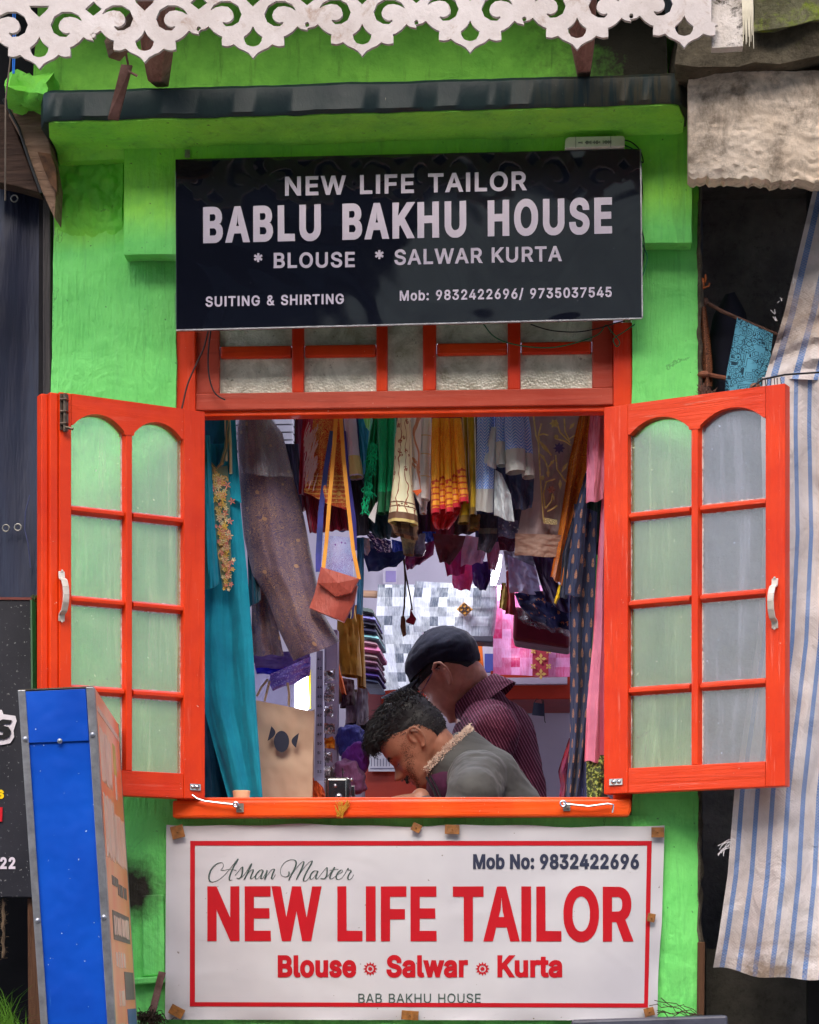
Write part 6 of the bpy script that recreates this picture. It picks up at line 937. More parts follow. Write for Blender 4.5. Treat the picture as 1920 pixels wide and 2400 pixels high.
def cloth(name, label, L, R, y, mat, folds=3, amp=.012, cat='cloth', grp=None, bulge=0, ph=0, nu=34, nv=34, lean=0, grow=1, build=True, parent=None, th=.0025, plabel=None, sharp=False):
    W = (P(R[len(R)//2][0], 0, y)-P(L[len(L)//2][0], 0, y)).x; hb = max(p[1] for p in L+R)
    def dep(u, w):
        k = (1-grow)+grow*(.25+.75*w); s_ = sin(2*pi*folds*u+ph+1.1*sin(2.2*w+ph)+.5*fbm((u*3, w*2, ph+y*9), 1))
        if sharp: s_ = -abs(s_)*1.6+.8
        return amp*k*s_+amp*.5*fbm((u*5, w*4, ph+3), 1)-bulge*sqrt(max(0, 1-(2*u-1)**2))+lean*w
    def uvf(u, w, x, yy): return (u*W*(1+amp*folds*6), (hb-yy)/F*(y-CAM.y))
    r, q = psheet(L, R, y, nu, nv, dep, uvf)
    for j, row in enumerate(r):                       # hem waves a little
        if j == len(r)-1:
            for i, p in enumerate(row): row[i] = p+V((0, 0, .18*amp*sin(2*pi*folds*i/nu+ph)))
    m = MB(); m.sheet(r, q, th=th); o = m.build(name, mat, parent, label=plabel)
    return o if parent else tag(o, label, cat, grp)
def roll(name, label, L, R, y, mat, ry=.03, folds=0, cat='cloth', grp=None, parent=None, nu=28, nv=24, plabel=None):
    """cloth folded round into an open-ended tube, seen from below"""
    rows = []; uvs = []; W = (P(R[-1][0], 0, y)-P(L[-1][0], 0, y)).x; hb = max(p[1] for p in L+R)
    for j in range(nv+1):
        w = j/nv; a = crv(L, w); b = crv(R, w); A, B = P(*a, y), P(*b, y); c = (A+B)/2; h = (B-A)/2; r = []; q = []
        for i in range(nu+1):
            t = 2*pi*i/nu; wob = 1+.10*fbm((cos(t)*2, sin(t)*2, w*3+y*7), 1)*3+(.16*sin(folds*t) if folds else 0)
            r.append(c+h*(-cos(t)*(1+(wob-1)*.4))+V((0, -sin(t)*ry*(.5+.5*w)*wob, 0))); q.append((i/nu*W*2.4, (hb-(a[1]+(b[1]-a[1])*.5))/F*(y-CAM.y)))
        rows.append(r); uvs.append(q)
    inner = [[p*.0+p+(V(((rows[j][0].x+rows[j][nu//2].x)/2, y, p.z))-p)*.06 for p in r] for j, r in enumerate(rows)]
    m = MB(); m.sheet(rows, uvs); m.sheet(inner, uvs); m.sheet([rows[-1], inner[-1]], [uvs[-1], uvs[-1]])
    o = m.build(name, mat, parent, label=plabel)
    return o if parent else tag(o, label, cat, grp)
# rails and hangers
for (y, z_) in ((.26, P(0, 945, .26).z+.03), (.62, P(0, 940, .62).z+.03)):
    m = MB(); m.tube([V((IL, y, z_)), V((IR, y, z_))], .009, 8); tag(m.build('hanging_rail', STEEL), 'front steel rail that the saris hang from' if y < .5 else 'rear steel rail across the shop above the clothes', 'rail')
# ceiling strip of grey louvres at the top left
m = MB(); 
gl = thing('shelf_rack', 'grey slatted wall rack glimpsed above the clothes at the top left', 'rack', P(560, 1050, 1.2))
for k in range(5): m = MB(); m.box(P(480, 1050-k*18, 1.2), P(690, 1050-k*18-11, 1.24)); m.build('slat', plain('grey_slat', (150, 148, 160), .6), gl, bevel=.002)
m = MB(); m.box(P(470, 1060, 1.245), P(700, 960, 1.26)); m.build('rack_back', DARKM, gl)
# teal kurta, full length at the left, with embroidered neck
TEAL = fab('teal_cotton', (14, 134, 158), (8, 112, 138)); EMB = fab('embroidered_teal', (30, 120, 130), (120, 110, 60), 'floral', (206, 172, 108), 60)
ku = thing('teal_kurta', 'long teal kurta with embroidered neckline hanging at the left of the window', 'kurta', P(535, 1875, .22))
cloth('body', '', [(474, 1040), (470, 1200), (468, 1400), (468, 1560), (478, 1660), (510, 1780), (540, 1890)], [(540, 1040), (560, 1150), (580, 1350), (592, 1500), (602, 1680), (617, 1890)], .22, TEAL, 1.7, .014, parent=ku, ph=1.2, nu=60, nv=60)
cloth('sleeve', '', [(470, 1020), (468, 1200), (468, 1390)], [(492, 1020), (502, 1200), (514, 1368)], .17, TEAL, 1, .014, parent=ku, ph=.4)
cloth('lining', '', [(472, 948), (472, 1080)], [(538, 948), (536, 1110)], .27, fab('teal_lining', (8, 84, 104)), 1, .006, parent=ku, ph=.3, plabel='darker inside of the kurta seen through the neck opening')
cloth('shoulder', '', [(508, 1098), (506, 1120), (512, 1150)], [(550, 948), (556, 1060), (566, 1180)], .2, TEAL, 1, .006, parent=ku, ph=2)
def strip(name, pts, w0, w1, y, mat, parent, n=3, off=0):
    """ribbon of given px widths along a pixel path"""
    rows = []; uvs = []; s_ = 0
    for i, p in enumerate(pts):
        w = w0+(w1-w0)*i/(len(pts)-1); a = pts[max(i-1, 0)]; b = pts[min(i+1, len(pts)-1)]; d = hypot(b[0]-a[0], b[1]-a[1]) or 1; nx, ny = -(b[1]-a[1])/d, (b[0]-a[0])/d
        rows.append([P(p[0]+nx*w*(k/n-.5), p[1]+ny*w*(k/n-.5), y) for k in range(n+1)]); s_ += .05; uvs.append([(k/n*.03, s_) for k in range(n+1)])
    m = MB(); m.sheet(rows, uvs, th=.002); return m.build(name, mat, parent)
strip('neck_trim', [(474, 1010), (480, 1050), (492, 1085), (507, 1100), (520, 1086), (530, 1050), (534, 1000), (534, 948)], 9, 9, .185, EMB, ku)
strip('embroidery', [(505, 1096), (516, 1160), (520, 1240), (528, 1320), (532, 1380)], 56, 20, .186, EMB, ku, 8)
random.seed(21)
EP = [fab('embroidery_'+nm, c_, c2, sheen=.3) for nm, c_, c2 in (('pink', (214, 150, 130), (180, 104, 96)), ('gold', (214, 186, 92), (170, 140, 60)), ('cream', (222, 208, 168), (180, 160, 120)))]
for mi, mt in enumerate(EP):
    m = MB()
    for i in range(46):
        t = random.random(); x = 508+24*t+random.gauss(0, 9-5*t)+4; yy = 1112+270*t; a0 = random.random()*6; r_ = random.uniform(6, 11)*(1-.25*t)
        for k in range(5):
            a = a0+k*1.2566; q = P(x, yy, .181); e = P(x+r_*cos(a), yy+r_*sin(a), .180); n_ = V((-(e-q).z, 0, (e-q).x)).normalized()*.0022; mm = (q+e)/2+V((0, -.002, 0)); m.add([q, mm+n_, e, mm-n_], [(0, 1, 2, 3)])
    m.build('flower_stitching', mt, ku)
m = MB(); m.tube([P(536, 975, .2), P(540, 1040, .2), P(541, 1110, .19)], .004); m.tube([P(528, 975, .2), P(530, 1030, .2), P(531, 1080, .19)], .003); m.build('hanging_loop', EP[2], ku)
DTEAL = fab('dark_teal_cotton', (10, 72, 92), (6, 50, 70))
cloth('teal_tunic', 'darker teal tunic hanging behind the long teal kurta', [(474, 1560), (470, 1700), (468, 1890)], [(500, 1600), (520, 1750), (548, 1890)], .34, DTEAL, 1.5, .02, 'tunic')
cloth('teal_sleeve', 'dark teal sleeve showing between the kurta and the brown coat', [(566, 1080), (580, 1300), (584, 1425)], [(588, 1180), (606, 1320), (611, 1405)], .30, DTEAL, 1, .012, 'sleeve')
# brown brocade coat under clear plastic
BRO = fab('brown_gold_brocade', (86, 74, 96), (62, 52, 78), 'brocade', (172, 138, 110), 44, .6, dens=.30)
co_ = thing('brocade_coat', 'brown and gold brocade coat with clear plastic over its shoulder', 'coat', P(700, 1550, .3))
cloth('front_panel', '', [(562, 978), (556, 1010), (562, 1150), (572, 1260), (592, 1350), (625, 1400), (655, 1480), (688, 1550)], [(628, 972), (662, 1015), (690, 1130), (712, 1210), (735, 1330), (760, 1440), (796, 1502)], .29, BRO, .9, .014, parent=co_, bulge=.07, ph=.6, nu=60, nv=60, th=.004)
cloth('side_panel', '', [(590, 1350), (590, 1440), (590, 1536)], [(640, 1400), (650, 1460), (665, 1536)], .36, BRO, 1.5, .015, parent=co_, ph=2)
pl = NT('clear_plastic', .12, 0, .6); tr = pl.n.new('ShaderNodeBsdfTransparent'); tr.inputs[0].default_value = (.92, .92, .94, 1); mx = pl.n.new('ShaderNodeMixShader'); pl.set(mx.inputs[0], pl.ramp(pl.noise(pl.co(scale=(3, 3, 1)), 14, 5, .7), .35, .75, .10, .62))
pl.set(pl.p.inputs['Base Color'], (.42, .41, .46, 1)); pl.set(pl.p.inputs['Normal'], pl.bump(pl.noise(pl.co(scale=(3, 3, .8)), 14, 4), .8, .02)); pl.t.links.new(tr.outputs[0], mx.inputs[1]); pl.t.links.new(pl.p.outputs[0], mx.inputs[2]); pl.t.links.new(mx.outputs[0], pl.n['Material Output'].inputs[0]); PLAS = pl.m
cloth('plastic_cover', '', [(556, 948), (552, 1040), (566, 1110)], [(626, 948), (664, 1030), (690, 1120)], .22, PLAS, 1.4, .012, parent=co_, ph=.4, th=0, bulge=.045)
m = MB(); m.tube([P(618, 940, .28), P(616, 985, .28), P(560, 1020, .28), P(660, 1030, .28), P(618, 985, .28)], .003); m.build('hanger', STEEL, co_)
cloth('grey_shirt', 'dark grey shirt behind the brocade coat', [(665, 1040), (690, 1150), (700, 1260)], [(700, 1040), (706, 1150), (716, 1300)], .5, fab('charcoal_cloth', (44, 40, 66)), 1, .01, 'shirt')
VIO = fab('violet_net_cloth', (120, 96, 190), (150, 130, 220), 'dots', (225, 215, 255), 240, dens=.40)
cloth('sequin_scarf', 'violet scarf with a sparkling sequinned border below the brown coat', [(634, 1580), (630, 1600), (640, 1620)], [(728, 1538), (728, 1560), (726, 1585)], .52, VIO, 1.3, .02, 'scarf')
cloth('blue_cloth', 'small bright blue cloth glowing behind the sequinned scarf', [(596, 1548), (598, 1565), (602, 1580)], [(685, 1555), (690, 1570), (684, 1578)], .6, fab('ultramarine_cloth', (36, 34, 190), (24, 22, 130)), 2, .012)
cloth('purple_cloth', 'dull purple cloth draped under the hem of the brown coat', [(592, 1530), (594, 1548), (600, 1566)], [(726, 1525), (727, 1550), (728, 1565)], .58, fab('dull_purple', (104, 80, 136), (74, 56, 104)), 2, .014)
# paper bag
KR = NT('kraft_paper', .75, 0, .2); v = KR.co(); krm = KR.out(KR.mix(KR.ramp(KR.noise(v, 3, 4), .3, .8), lin((204, 176, 152)), lin((188, 160, 136))), None, KR.bump(KR.vor(v, 9, 'F1'), .12, .01, KR.bump(KR.noise(v, 7, 3, .5, .8), .2, .012)))
pb = thing('paper_bag', 'brown kraft paper bag printed with three dark moon shapes', 'paper bag', P(665, 1890, .45))
r, q = psheet([(594, 1640), (600, 1760), (606, 1890)], [(737, 1668), (733, 1790), (732, 1890)], .42, 24, 30, lambda u, w: .003*fbm((u*3, w*4, 1), 1)*2, lambda u, w, x, yy: (u, w))
m = MB(); m.sheet(r, q, th=.002); m.build('front_face', krm, pb)
r, q = psheet([(726, 1668), (728, 1790), (730, 1890)], [(738, 1662), (736, 1790), (734, 1890)], .43, 4, 16, lambda u, w: .1*u, lambda u, w, x, yy: (u, w)); m = MB(); m.sheet(r, q, th=.002); m.build('side_face', krm, pb)
DM = plain('dark_slate_print', (40, 44, 66), .6)
def moon(pts, nm='moon_print'): fill([pts], lambda x, yy, z: P(x, yy, .398-(.0006 if z > 0 else 0))).build(nm, DM, pb)
moon(arc(660, 1738, 18, 25, 0, 359, 24)); moon([(636-.9*k+14*sin(pi*k/10), 1702+3.5*k) for k in range(11)]); moon([(701-.7*k-14*sin(pi*k/10), 1718+3.5*k) for k in range(11)])
for pts in (((602, 1632), (612, 1612), (628, 1592)), ((620, 1644), (626, 1620), (632, 1596)), ((677, 1654), (678, 1625), (674, 1600))):
    m = MB(); m.tube([P(*p, .44) for p in pts], .0035, 6); m.build('rope_handle', plain('jute_handle', (186, 160, 134), .9), pb)
# measuring tape, silver sachets, lilac panel behind
mt = thing('measuring_tape', 'pale vertical measuring tape with a column of numbers', 'measuring tape', P(748, 1830, .5))
m = MB(); r, q = psheet([(742, 1525), (740, 1680), (736, 1830)], [(757, 1525), (757, 1680), (759, 1830)], .5, 3, 20, lambda u, w: .004*sin(w*9), lambda u, w, x, yy: (u, w)); m.sheet(r, q, th=.001); m.build('tape', plain('pale_blue_vinyl', (150, 152, 186), .5, (130, 134, 170)), mt)
BT = plain('tape_ink', (40, 40, 60), .6)
for i, s_ in enumerate(('41', '42', '43', '44', '45', '46', '47', '48', '49', '50', '51', '52', '53')): small(s_, 'f', 744, 1548+i*22, 7, .494, mt, BT)
random.seed(23); sac = thing('sachet_strip', 'hanging strip of crinkled silver foil sachets', 'sachets', P(770, 1830, .52)); foil = plain('silver_foil', (208, 206, 216), .22, (150, 146, 160), 40, .9, 60, metal=.9, dist=.01)
m = MB(); m.tube([P(764, 1520, .53), P(763, 1830, .53)], .001); m.build('string', BT, sac)
for yy in (1572, 1600, 1624, 1655, 1696, 1730, 1762, 1795, 1812):
    m = MB(); w = random.uniform(18, 26); h = random.uniform(18, 26); rws = []
    for j in range(5): rws.append([P(760+w*i/4, yy+h*j/4+3*i/4*random.uniform(-2, 2), .5)+V((0, random.uniform(-.012, .012), 0)) for i in range(5)])
    m.sheet(rws, th=.002); m.build('sachet', foil if yy != 1730 else plain('amber_foil', (190, 120, 40), .4, metal=.4), sac, smooth=False)
m = MB(); m.box(P(760, 1880, .62), P(795, 1480, .66)); tag(m.build('partition_board', plain('lilac_panel', (160, 150, 176), .5, (140, 130, 160)), bevel=.003), 'pale lilac cupboard door edge behind the foil sachets', 'cupboard door')
# fluorescent tube and yellow strip, seen through the gap
tube_m = bpy.data.materials.new('glowing_tube'); tube_m.use_nodes = True; tn = tube_m.node_tree; em = tn.nodes.new('ShaderNodeEmission'); em.inputs[0].default_value = (.82, .86, 1, 1); em.inputs[1].default_value = 9; tn.links.new(em.outputs[0], tn.nodes['Material Output'].inputs[0])
tl = thing('tube_lamp', 'glowing vertical fluorescent tube between the paper bag and the violet scarf', 'lamp', P(708, 1700, 1.3))
m = MB(); m.tube([P(708, 1720, 1.25), P(710, 1575, 1.25)], .017, 12); m.build('tube', tube_m, tl)
m = MB(); m.box(P(690, 1730, 1.28), P(700, 1570, 1.30)); m.build('fitting', INWALL, tl); m = MB(); m.box(P(722, 1660, 1.2), P(729, 1570, 1.22)); m.build('yellow_edge', plain('yellow_strip', (240, 206, 20), .5), tl)
m = MB(); m.box(P(595, 1740, 1.4), P(692, 1560, 1.42)); tag(m.build('wall_panel', plain('grey_lilac_board', (130, 124, 150), .6)), 'grey lilac wall board behind the paper bag handles', 'panel')
bulb = thing('lamp', 'bright white lamp glaring between the hanging cloths right of centre', 'lamp', P(1163, 1340, 1.5)); m = MB(); m.tube([P(1156, 1372, 1.5), P(1160, 1350, 1.5), P(1168, 1325, 1.5)], [.008, .013, .010], 10); m.build('bulb', tube_m, bulb); m = MB(); m.tube([P(1168, 1325, 1.5), P(1170, 1300, 1.5)], .012); m.build('holder', WHITEP, bulb)
def plight(px, py, y, e, r, col=(.9, .92, 1)):
    l = bpy.data.lights.new('lamp_and_fill_light', 'POINT'); l.energy = e; l.shadow_soft_size = r; l.color = col; o = bpy.data.objects.new('lamp_and_fill_light', l); sc.collection.objects.link(o); o.location = P(px, py, y)
plight(1160, 1345, 1.40, 2, .05); plight(716, 1640, 1.18, 1.2, .04, (.75, .8, 1)); plight(960, 1120, .85, 10, .15)  # last one is an added fill light near the ceiling, no lamp there
# tea cup painted rim behind the sill
cp = MB(); rws = []
for j, (dz, r_) in enumerate(((1882, .019), (1868, .0215), (1854, .0235), (1853, .021))): rws.append([P(566, dz, .13)+V((r_*cos(t), -r_*.8*sin(t), 0)) for t in [i*2*pi/20 for i in range(21)]])
cp.sheet(rws); tag(cp.build('cup', fab('painted_cup', (216, 190, 150), (190, 160, 130), 'floral', (170, 90, 60), 130)), 'small cream cup with painted rim peeping over the sill', 'cup')
# bags
TERR = fab('terracotta_silk', (150, 70, 58), (122, 52, 44), rough=.45, bump=.8)
tb = thing('pouch_bag', 'terracotta cloth pouch bag with a pointed flap and orange strap', 'bag', P(785, 1455, .18))
r, q = psheet([(748, 1345), (738, 1390), (725, 1424)], [(838, 1372), (830, 1410), (806, 1458)], .185, 20, 20, lambda u, w: -.02*sin(pi*u)*(.4+.6*w), lambda u, w, x, yy: (u*.1, w*.1)); m = MB(); m.sheet(r, q, th=.02); m.build('pouch', TERR, tb)
fl = [(752, 1328), (842, 1356), (824, 1390), (788, 1399), (744, 1366)]; mb = MB(); A = [P(x, yy, .16) for x, yy in fl]; c = P(792, 1366, .148); mb.add(A+[c]+[p+V((0, .012, 0)) for p in A], [(0, 1, 5), (1, 2, 5), (2, 3, 5), (3, 4, 5), (4, 0, 5)]+[(i, 6+i, 6+(i+1) % 5, (i+1) % 5) for i in range(5)], sm=False); mb.build('flap', TERR, tb, bevel=.002)
OST = fab('orange_strap', (222, 150, 62), (190, 120, 44))
strip('strap', [(790, 948), (782, 1060), (772, 1180), (765, 1270), (757, 1340)], 9, 9, .17, OST, tb, 2); strip('strap', [(797, 948), (806, 1080), (816, 1180), (828, 1290), (842, 1358)], 9, 9, .172, OST, tb, 2)
lb_ = thing('brocade_bag', 'small lavender and blue brocade bag hanging behind the terracotta pouch', 'bag', P(790, 1350, .22))
r, q = psheet([(758, 1254), (754, 1300), (752, 1350)], [(824, 1260), (827, 1310), (829, 1356)], .215, 14, 14, lambda u, w: -.012*sin(pi*u), lambda u, w, x, yy: (u*.09, w*.11)); m = MB(); m.sheet(r, q, th=.012); m.build('body', fab('lavender_brocade', (176, 178, 226), (128, 160, 210), 'brocade', (120, 70, 170), 90, .4, dens=.5), lb_)
strip('strap', [(778, 1010), (764, 1100), (752, 1200), (747, 1300), (748, 1340)], 10, 16, .225, fab('navy_strap', (66, 66, 150), (40, 60, 90)), lb_, 3); strip('strap', [(806, 1010), (816, 1120), (830, 1220), (832, 1290)], 9, 10, .228, fab('indigo_strap', (62, 58, 140), (44, 42, 110)), lb_, 3)
cloth('patterned_bag', 'cream and navy patterned bag half hidden behind the terracotta pouch', [(806, 1395), (808, 1425), (810, 1450)], [(836, 1370), (832, 1415), (828, 1448)], .26, fab('cream_navy_paisley', (60, 62, 120), (50, 50, 90), 'floral', (226, 216, 170), 70), 1, .01, 'bag')
cloth('strap_cloth', 'narrow blue cloth strip hanging right of the terracotta pouch', [(836, 1260), (838, 1350), (836, 1440)], [(853, 1260), (853, 1350), (850, 1440)], .4, fab('worn_blue_cloth', (46, 108, 146), (28, 84, 120)), 1, .01)
# saris along the front rail
G_ = 'folded saris hanging from the front rail'
REDG = fab('red_gold_zari', (186, 52, 26), (156, 32, 24), 'brocade', (232, 180, 96), 42, .45, gold=True, dens=.42, bc=(.025, .10, (238, 186, 100), 85), band=[(0, .012, (176, 30, 24))])
cloth('red_sari', 'red sari with gold woven vine pattern and lined border', [(738, 948), (724, 1080), (712, 1155)], [(793, 948), (806, 1100), (818, 1200)], .24, REDG, 1.2, .014, 'sari', G_, ph=.8)
m = MB(); random.seed(31)
for i in range(90):
    x = random.uniform(716, 738); yy = random.uniform(1000, 1120); m.tube([P(x+8, yy-10, .225), P(x+random.uniform(-3, 3), yy+10, .22), P(x-4, yy+32, .225)], .0009, 4, caps=False)
tag(m.build('tassels', plain('pink_white_tassel', (224, 190, 196), .7)), 'pale pink tassels along the left side of the red gold sari', 'tassels')
cloth('crimson_cloth', 'plain crimson cloth left of the red gold sari', [(712, 948), (702, 1090), (700, 1160)], [(742, 948), (730, 1080), (722, 1160)], .3, fab('crimson_satin', (170, 18, 50), (120, 10, 40), rough=.4), 1, .014)
cloth('maroon_pleats', 'deep maroon pleated cloth under the red gold sari', [(708, 1130), (715, 1190), (726, 1250)], [(800, 1150), (812, 1200), (820, 1240)], .3, fab('maroon_satin', (138, 18, 48), (90, 10, 36), 'lines', (60, 6, 26), 160, .4, dens=.35), 5, .01)
roll('maroon_roll', 'rolled maroon and tan cloth end behind the orange bag straps', [(770, 1190), (776, 1236)], [(822, 1192), (822, 1240)], .34, fab('maroon_tan', (150, 60, 50), (110, 26, 36)), .03)
roll('lilac_sari', 'lilac sari tube with a broad gold band at its end', [(806, 948), (812, 1060), (816, 1122)], [(830, 948), (843, 1060), (852, 1118)], .25, fab('lilac_silk', (180, 160, 186), (160, 140, 170), rough=.4, band=[(.006, .058, (206, 176, 120))]), .03, 0, 'sari', G_)
cloth('black_lining', 'near black cloth hanging inside the lilac sari tube', [(815, 1118), (822, 1200), (830, 1260)], [(850, 1118), (860, 1190), (866, 1250)], .3, fab('black_cloth', (22, 20, 36)), 1, .012)
cloth('aqua_cloth', 'aqua blue cloth sliver between the lilac and green saris', [(838, 948), (844, 1060), (848, 1120)], [(866, 948), (866, 1060), (862, 1100)], .34, fab('aqua_cloth', (20, 130, 160), (14, 90, 120)), 1, .012)
cloth('lime_cloth', 'small bright lime cloth corner at the top beside the green sari', [(843, 948), (858, 1002)], [(880, 948), (868, 1012)], .32, fab('lime_cloth', (150, 214, 120), (90, 190, 110)), 1, .006)
GRN = fab('emerald_silk', (8, 150, 100), (5, 120, 80), 'brocade', (20, 190, 120), 60, .38, dens=.25, band=[(.0, .055, (16, 96, 58))], bump=.6)
gs = thing('green_sari', 'emerald green pleated sari with knotted fringe', 'sari', P(900, 1205, .25), G_)
cloth('pleats', '', [(872, 948), (858, 1080), (852, 1160), (848, 1210)], [(900, 948), (895, 1090), (890, 1200)], .27, GRN, 1.6, .02, parent=gs, sharp=True); roll('pleat_tube', '', [(886, 948), (888, 1100), (884, 1204)], [(908, 948), (908, 1100), (903, 1204)], .24, GRN, .022, parent=gs); roll('pleat_tube', '', [(906, 948), (906, 1100), (902, 1203)], [(930, 948), (926, 1100), (917, 1202)], .25, GRN, .022, parent=gs)
m = MB()
for i in range(120):
    t = random.random(); x = 874-20*t+random.uniform(-5, 9); yy = 1035+160*t; a = P(x, yy, .235); pts = [a]
    for k in range(3): pts.append(pts[-1]+V((random.gauss(0, .004), random.gauss(0, .003), -.006)))
    m.tube(pts, .0011, 4, caps=False)
m.build('fringe', fab('green_fringe', (10, 190, 130), (6, 140, 100)), gs)
cloth('teal_lining', 'dark teal cloth below the emerald sari', [(858, 1190), (866, 1240), (880, 1262)], [(916, 1190), (918, 1240), (915, 1262)], .33, fab('deep_teal_cloth', (8, 44, 56), (6, 30, 44)), 2, .014)
m = MB(); m.slab([P(864, 1212, .22), P(878, 1226, .22), P(886, 1175, .23), P(880, 1180, .23)], (0, .002, 0)); tag(m.build('paper_tag', plain('white_card', (214, 210, 214), .6)), 'white card tag tucked under the emerald sari', 'tag')
CRM = fab('cream_floral_silk', (226, 214, 176), (208, 194, 156), 'floral', (160, 84, 54), 84, .5, band=[(.0, .012, (196, 176, 110)), (.012, .03, (104, 70, 50))], bc=(.04, .062, (120, 80, 56), 90))
roll('cream_sari', 'cream sari printed with brown vines and paisleys', [(934, 948), (922, 1120), (910, 1225)], [(963, 948), (966, 1120), (980, 1232)], .2, CRM, .035, 0, 'sari', G_)
roll('cream_sari_end', 'brown striped inner roll below the cream floral sari', [(916, 1224), (922, 1250)], [(980, 1228), (980, 1265)], .24, fab('tan_brown_stripe', (150, 120, 90), (80, 54, 50), 'lines', (60, 40, 40), 40), .03)
roll('patchwork_roll', 'small rolled patterned cloth ends under the cream sari', [(940, 1258), (946, 1300)], [(976, 1260), (970, 1302)], .3, fab('mustard_black_print', (150, 130, 90), (60, 54, 50), 'checks', (40, 36, 50), 60), .02)
roll('grey_roll', 'dark grey cloth end right of the patterned roll', [(962, 1262), (960, 1290), (968, 1302)], [(996, 1250), (998, 1290), (992, 1302)], .32, fab('slate_silk', (70, 60, 84), (44, 38, 60), rough=.35), .025)
WHT = fab('white_silk', (226, 216, 210), (206, 196, 196), 'floral', (214, 150, 120), 40, .5)
roll('white_sari', 'left white sari tube with faint orange flowers', [(960, 948), (964, 1080), (966, 1150)], [(988, 948), (986, 1080), (988, 1190)], .23, WHT, .02, 0, 'sari', G_); roll('white_sari', 'right white sari tube with thin gold cross lines', [(986, 948), (980, 1090), (976, 1172)], [(1011, 948), (1010, 1090), (1008, 1172)], .25, fab('white_gold_line_silk', (232, 222, 214), (212, 202, 200), 'plain', band=[(.06, .062, (220, 190, 110)), (.12, .122, (220, 190, 110)), (.17, .172, (220, 190, 110))]), .022, 0, 'sari', G_)
roll('white_lining', 'narrow inner white roll below the white saris', [(982, 1172), (984, 1204)], [(1002, 1172), (1000, 1204)], .28, WHT, .016)
m = MB(); m.slab([P(967, 1150, .2), P(978, 1162, .2), P(988, 1152, .2), P(987, 1146, .2)], (0, .003, 0)); tag(m.build('fabric_tab', plain('bright_orange_tab', (240, 104, 40), .6)), 'bright orange cloth tab on the left white sari', 'tab')
ORG = fab('orange_gold_silk', (240, 146, 30), (222, 112, 24), 'brocade', (250, 190, 60), 50, .36, gold=True, dens=.28, band=[(.0, .014, (206, 40, 60))], bc=(.014, .10, (196, 60, 30), 60))
os_ = thing('orange_sari', 'orange and gold pleated sari with red edging', 'sari', P(1055, 1250, .24), G_)
for i, (a, b, c, d, yb) in enumerate(((1012, 1030, 1010, 1032, 1206), (1026, 1046, 1026, 1050, 1198), (1040, 1054, 1044, 1064, 1204), (1050, 1066, 1056, 1082, 1194), (1062, 1082, 1076, 1100, 1180))):
    roll('pleat', '', [(a, 982), (c, yb)], [(b, 982), (d, yb-3)], .225+.012*(i % 2), ORG, .020, parent=os_)
cloth('red_lining', 'plain red cloth inside the orange sari pleats', [(1012, 1195), (1012, 1220), (1020, 1240)], [(1084, 1190), (1068, 1220), (1052, 1240)], .27, fab('scarlet_satin', (190, 24, 30), (140, 14, 30), rough=.4), 3, .012)
OLV = fab('olive_gold_silk', (172, 140, 20), (130, 104, 14), rough=.36, band=[(.0, .02, (110, 84, 30))])
roll('olive_sari', 'left tube of olive gold sari beside the orange pleats', [(1082, 948), (1092, 1130), (1072, 1228)], [(1096, 948), (1100, 1130), (1102, 1226)], .26, OLV, .02, 0, 'sari', G_); roll('olive_sari', 'right tube of olive gold sari with a beaded edge line', [(1094, 948), (1100, 1120), (1100, 1210)], [(1113, 948), (1117, 1120), (1118, 1208)], .245, OLV, .022, 0, 'sari', G_)
roll('bronze_roll', 'small bronze coloured roll below the olive saris', [(1098, 1208), (1096, 1244)], [(1126, 1206), (1124, 1240)], .29, fab('bronze_silk', (112, 84, 34), (84, 62, 30)), .02)
BLU = fab('blue_white_weave', (92, 134, 204), (74, 110, 180), 'chevron', (176, 196, 232), 46, .5, band=[(.0, .062, (176, 178, 176))]); SLV = fab('silver_tissue', (170, 178, 184), (146, 156, 166), rough=.3, bump=.4)
bl = thing('blue_sari', 'blue zigzag woven sari with broad silver ends', 'sari', P(1180, 1250, .24), G_)
cloth('front_fold', '', [(1118, 948), (1117, 1090), (1114, 1198)], [(1162, 948), (1158, 1090), (1156, 1200)], .225, BLU, 1, .01, parent=bl, bulge=.02); roll('fold_tube', '', [(1164, 948), (1162, 1060), (1164, 1092)], [(1186, 948), (1188, 1060), (1190, 1092)], .2, BLU, .022, parent=bl); roll('fold_tube', '', [(1184, 948), (1184, 1060), (1186, 1110)], [(1224, 948), (1234, 1060), (1232, 1105)], .19, BLU, .03, parent=bl)
roll('fold_tube', '', [(1206, 948), (1222, 1060), (1224, 1120)], [(1236, 948), (1250, 1060), (1254, 1118)], .21, BLU, .028, parent=bl)
cloth('silver_fold', '', [(1152, 1000), (1134, 1080), (1140, 1092)], [(1166, 1000), (1164, 1060), (1163, 1098)], .195, SLV, 1, .006, parent=bl); cloth('silver_end', '', [(1160, 1100), (1158, 1160), (1158, 1208)], [(1176, 1110), (1198, 1160), (1206, 1224)], .215, SLV, 1.2, .012, parent=bl)
cloth('inner_fold', '', [(1186, 1092), (1200, 1150), (1208, 1195)], [(1252, 1120), (1250, 1170), (1246, 1192)], .26, fab('slate_blue_silk', (58, 64, 92), (36, 40, 66), rough=.4), 1.4, .014, parent=bl)
cloth('charcoal_socks', 'folded charcoal cloth hanging under the blue sari', [(1120, 1205), (1122, 1260), (1118, 1290)], [(1166, 1205), (1166, 1262), (1150, 1294)], .3, fab('charcoal_knit', (44, 40, 56), (28, 26, 40), band=[(.05, .065, (96, 92, 88))]), 1, .014)
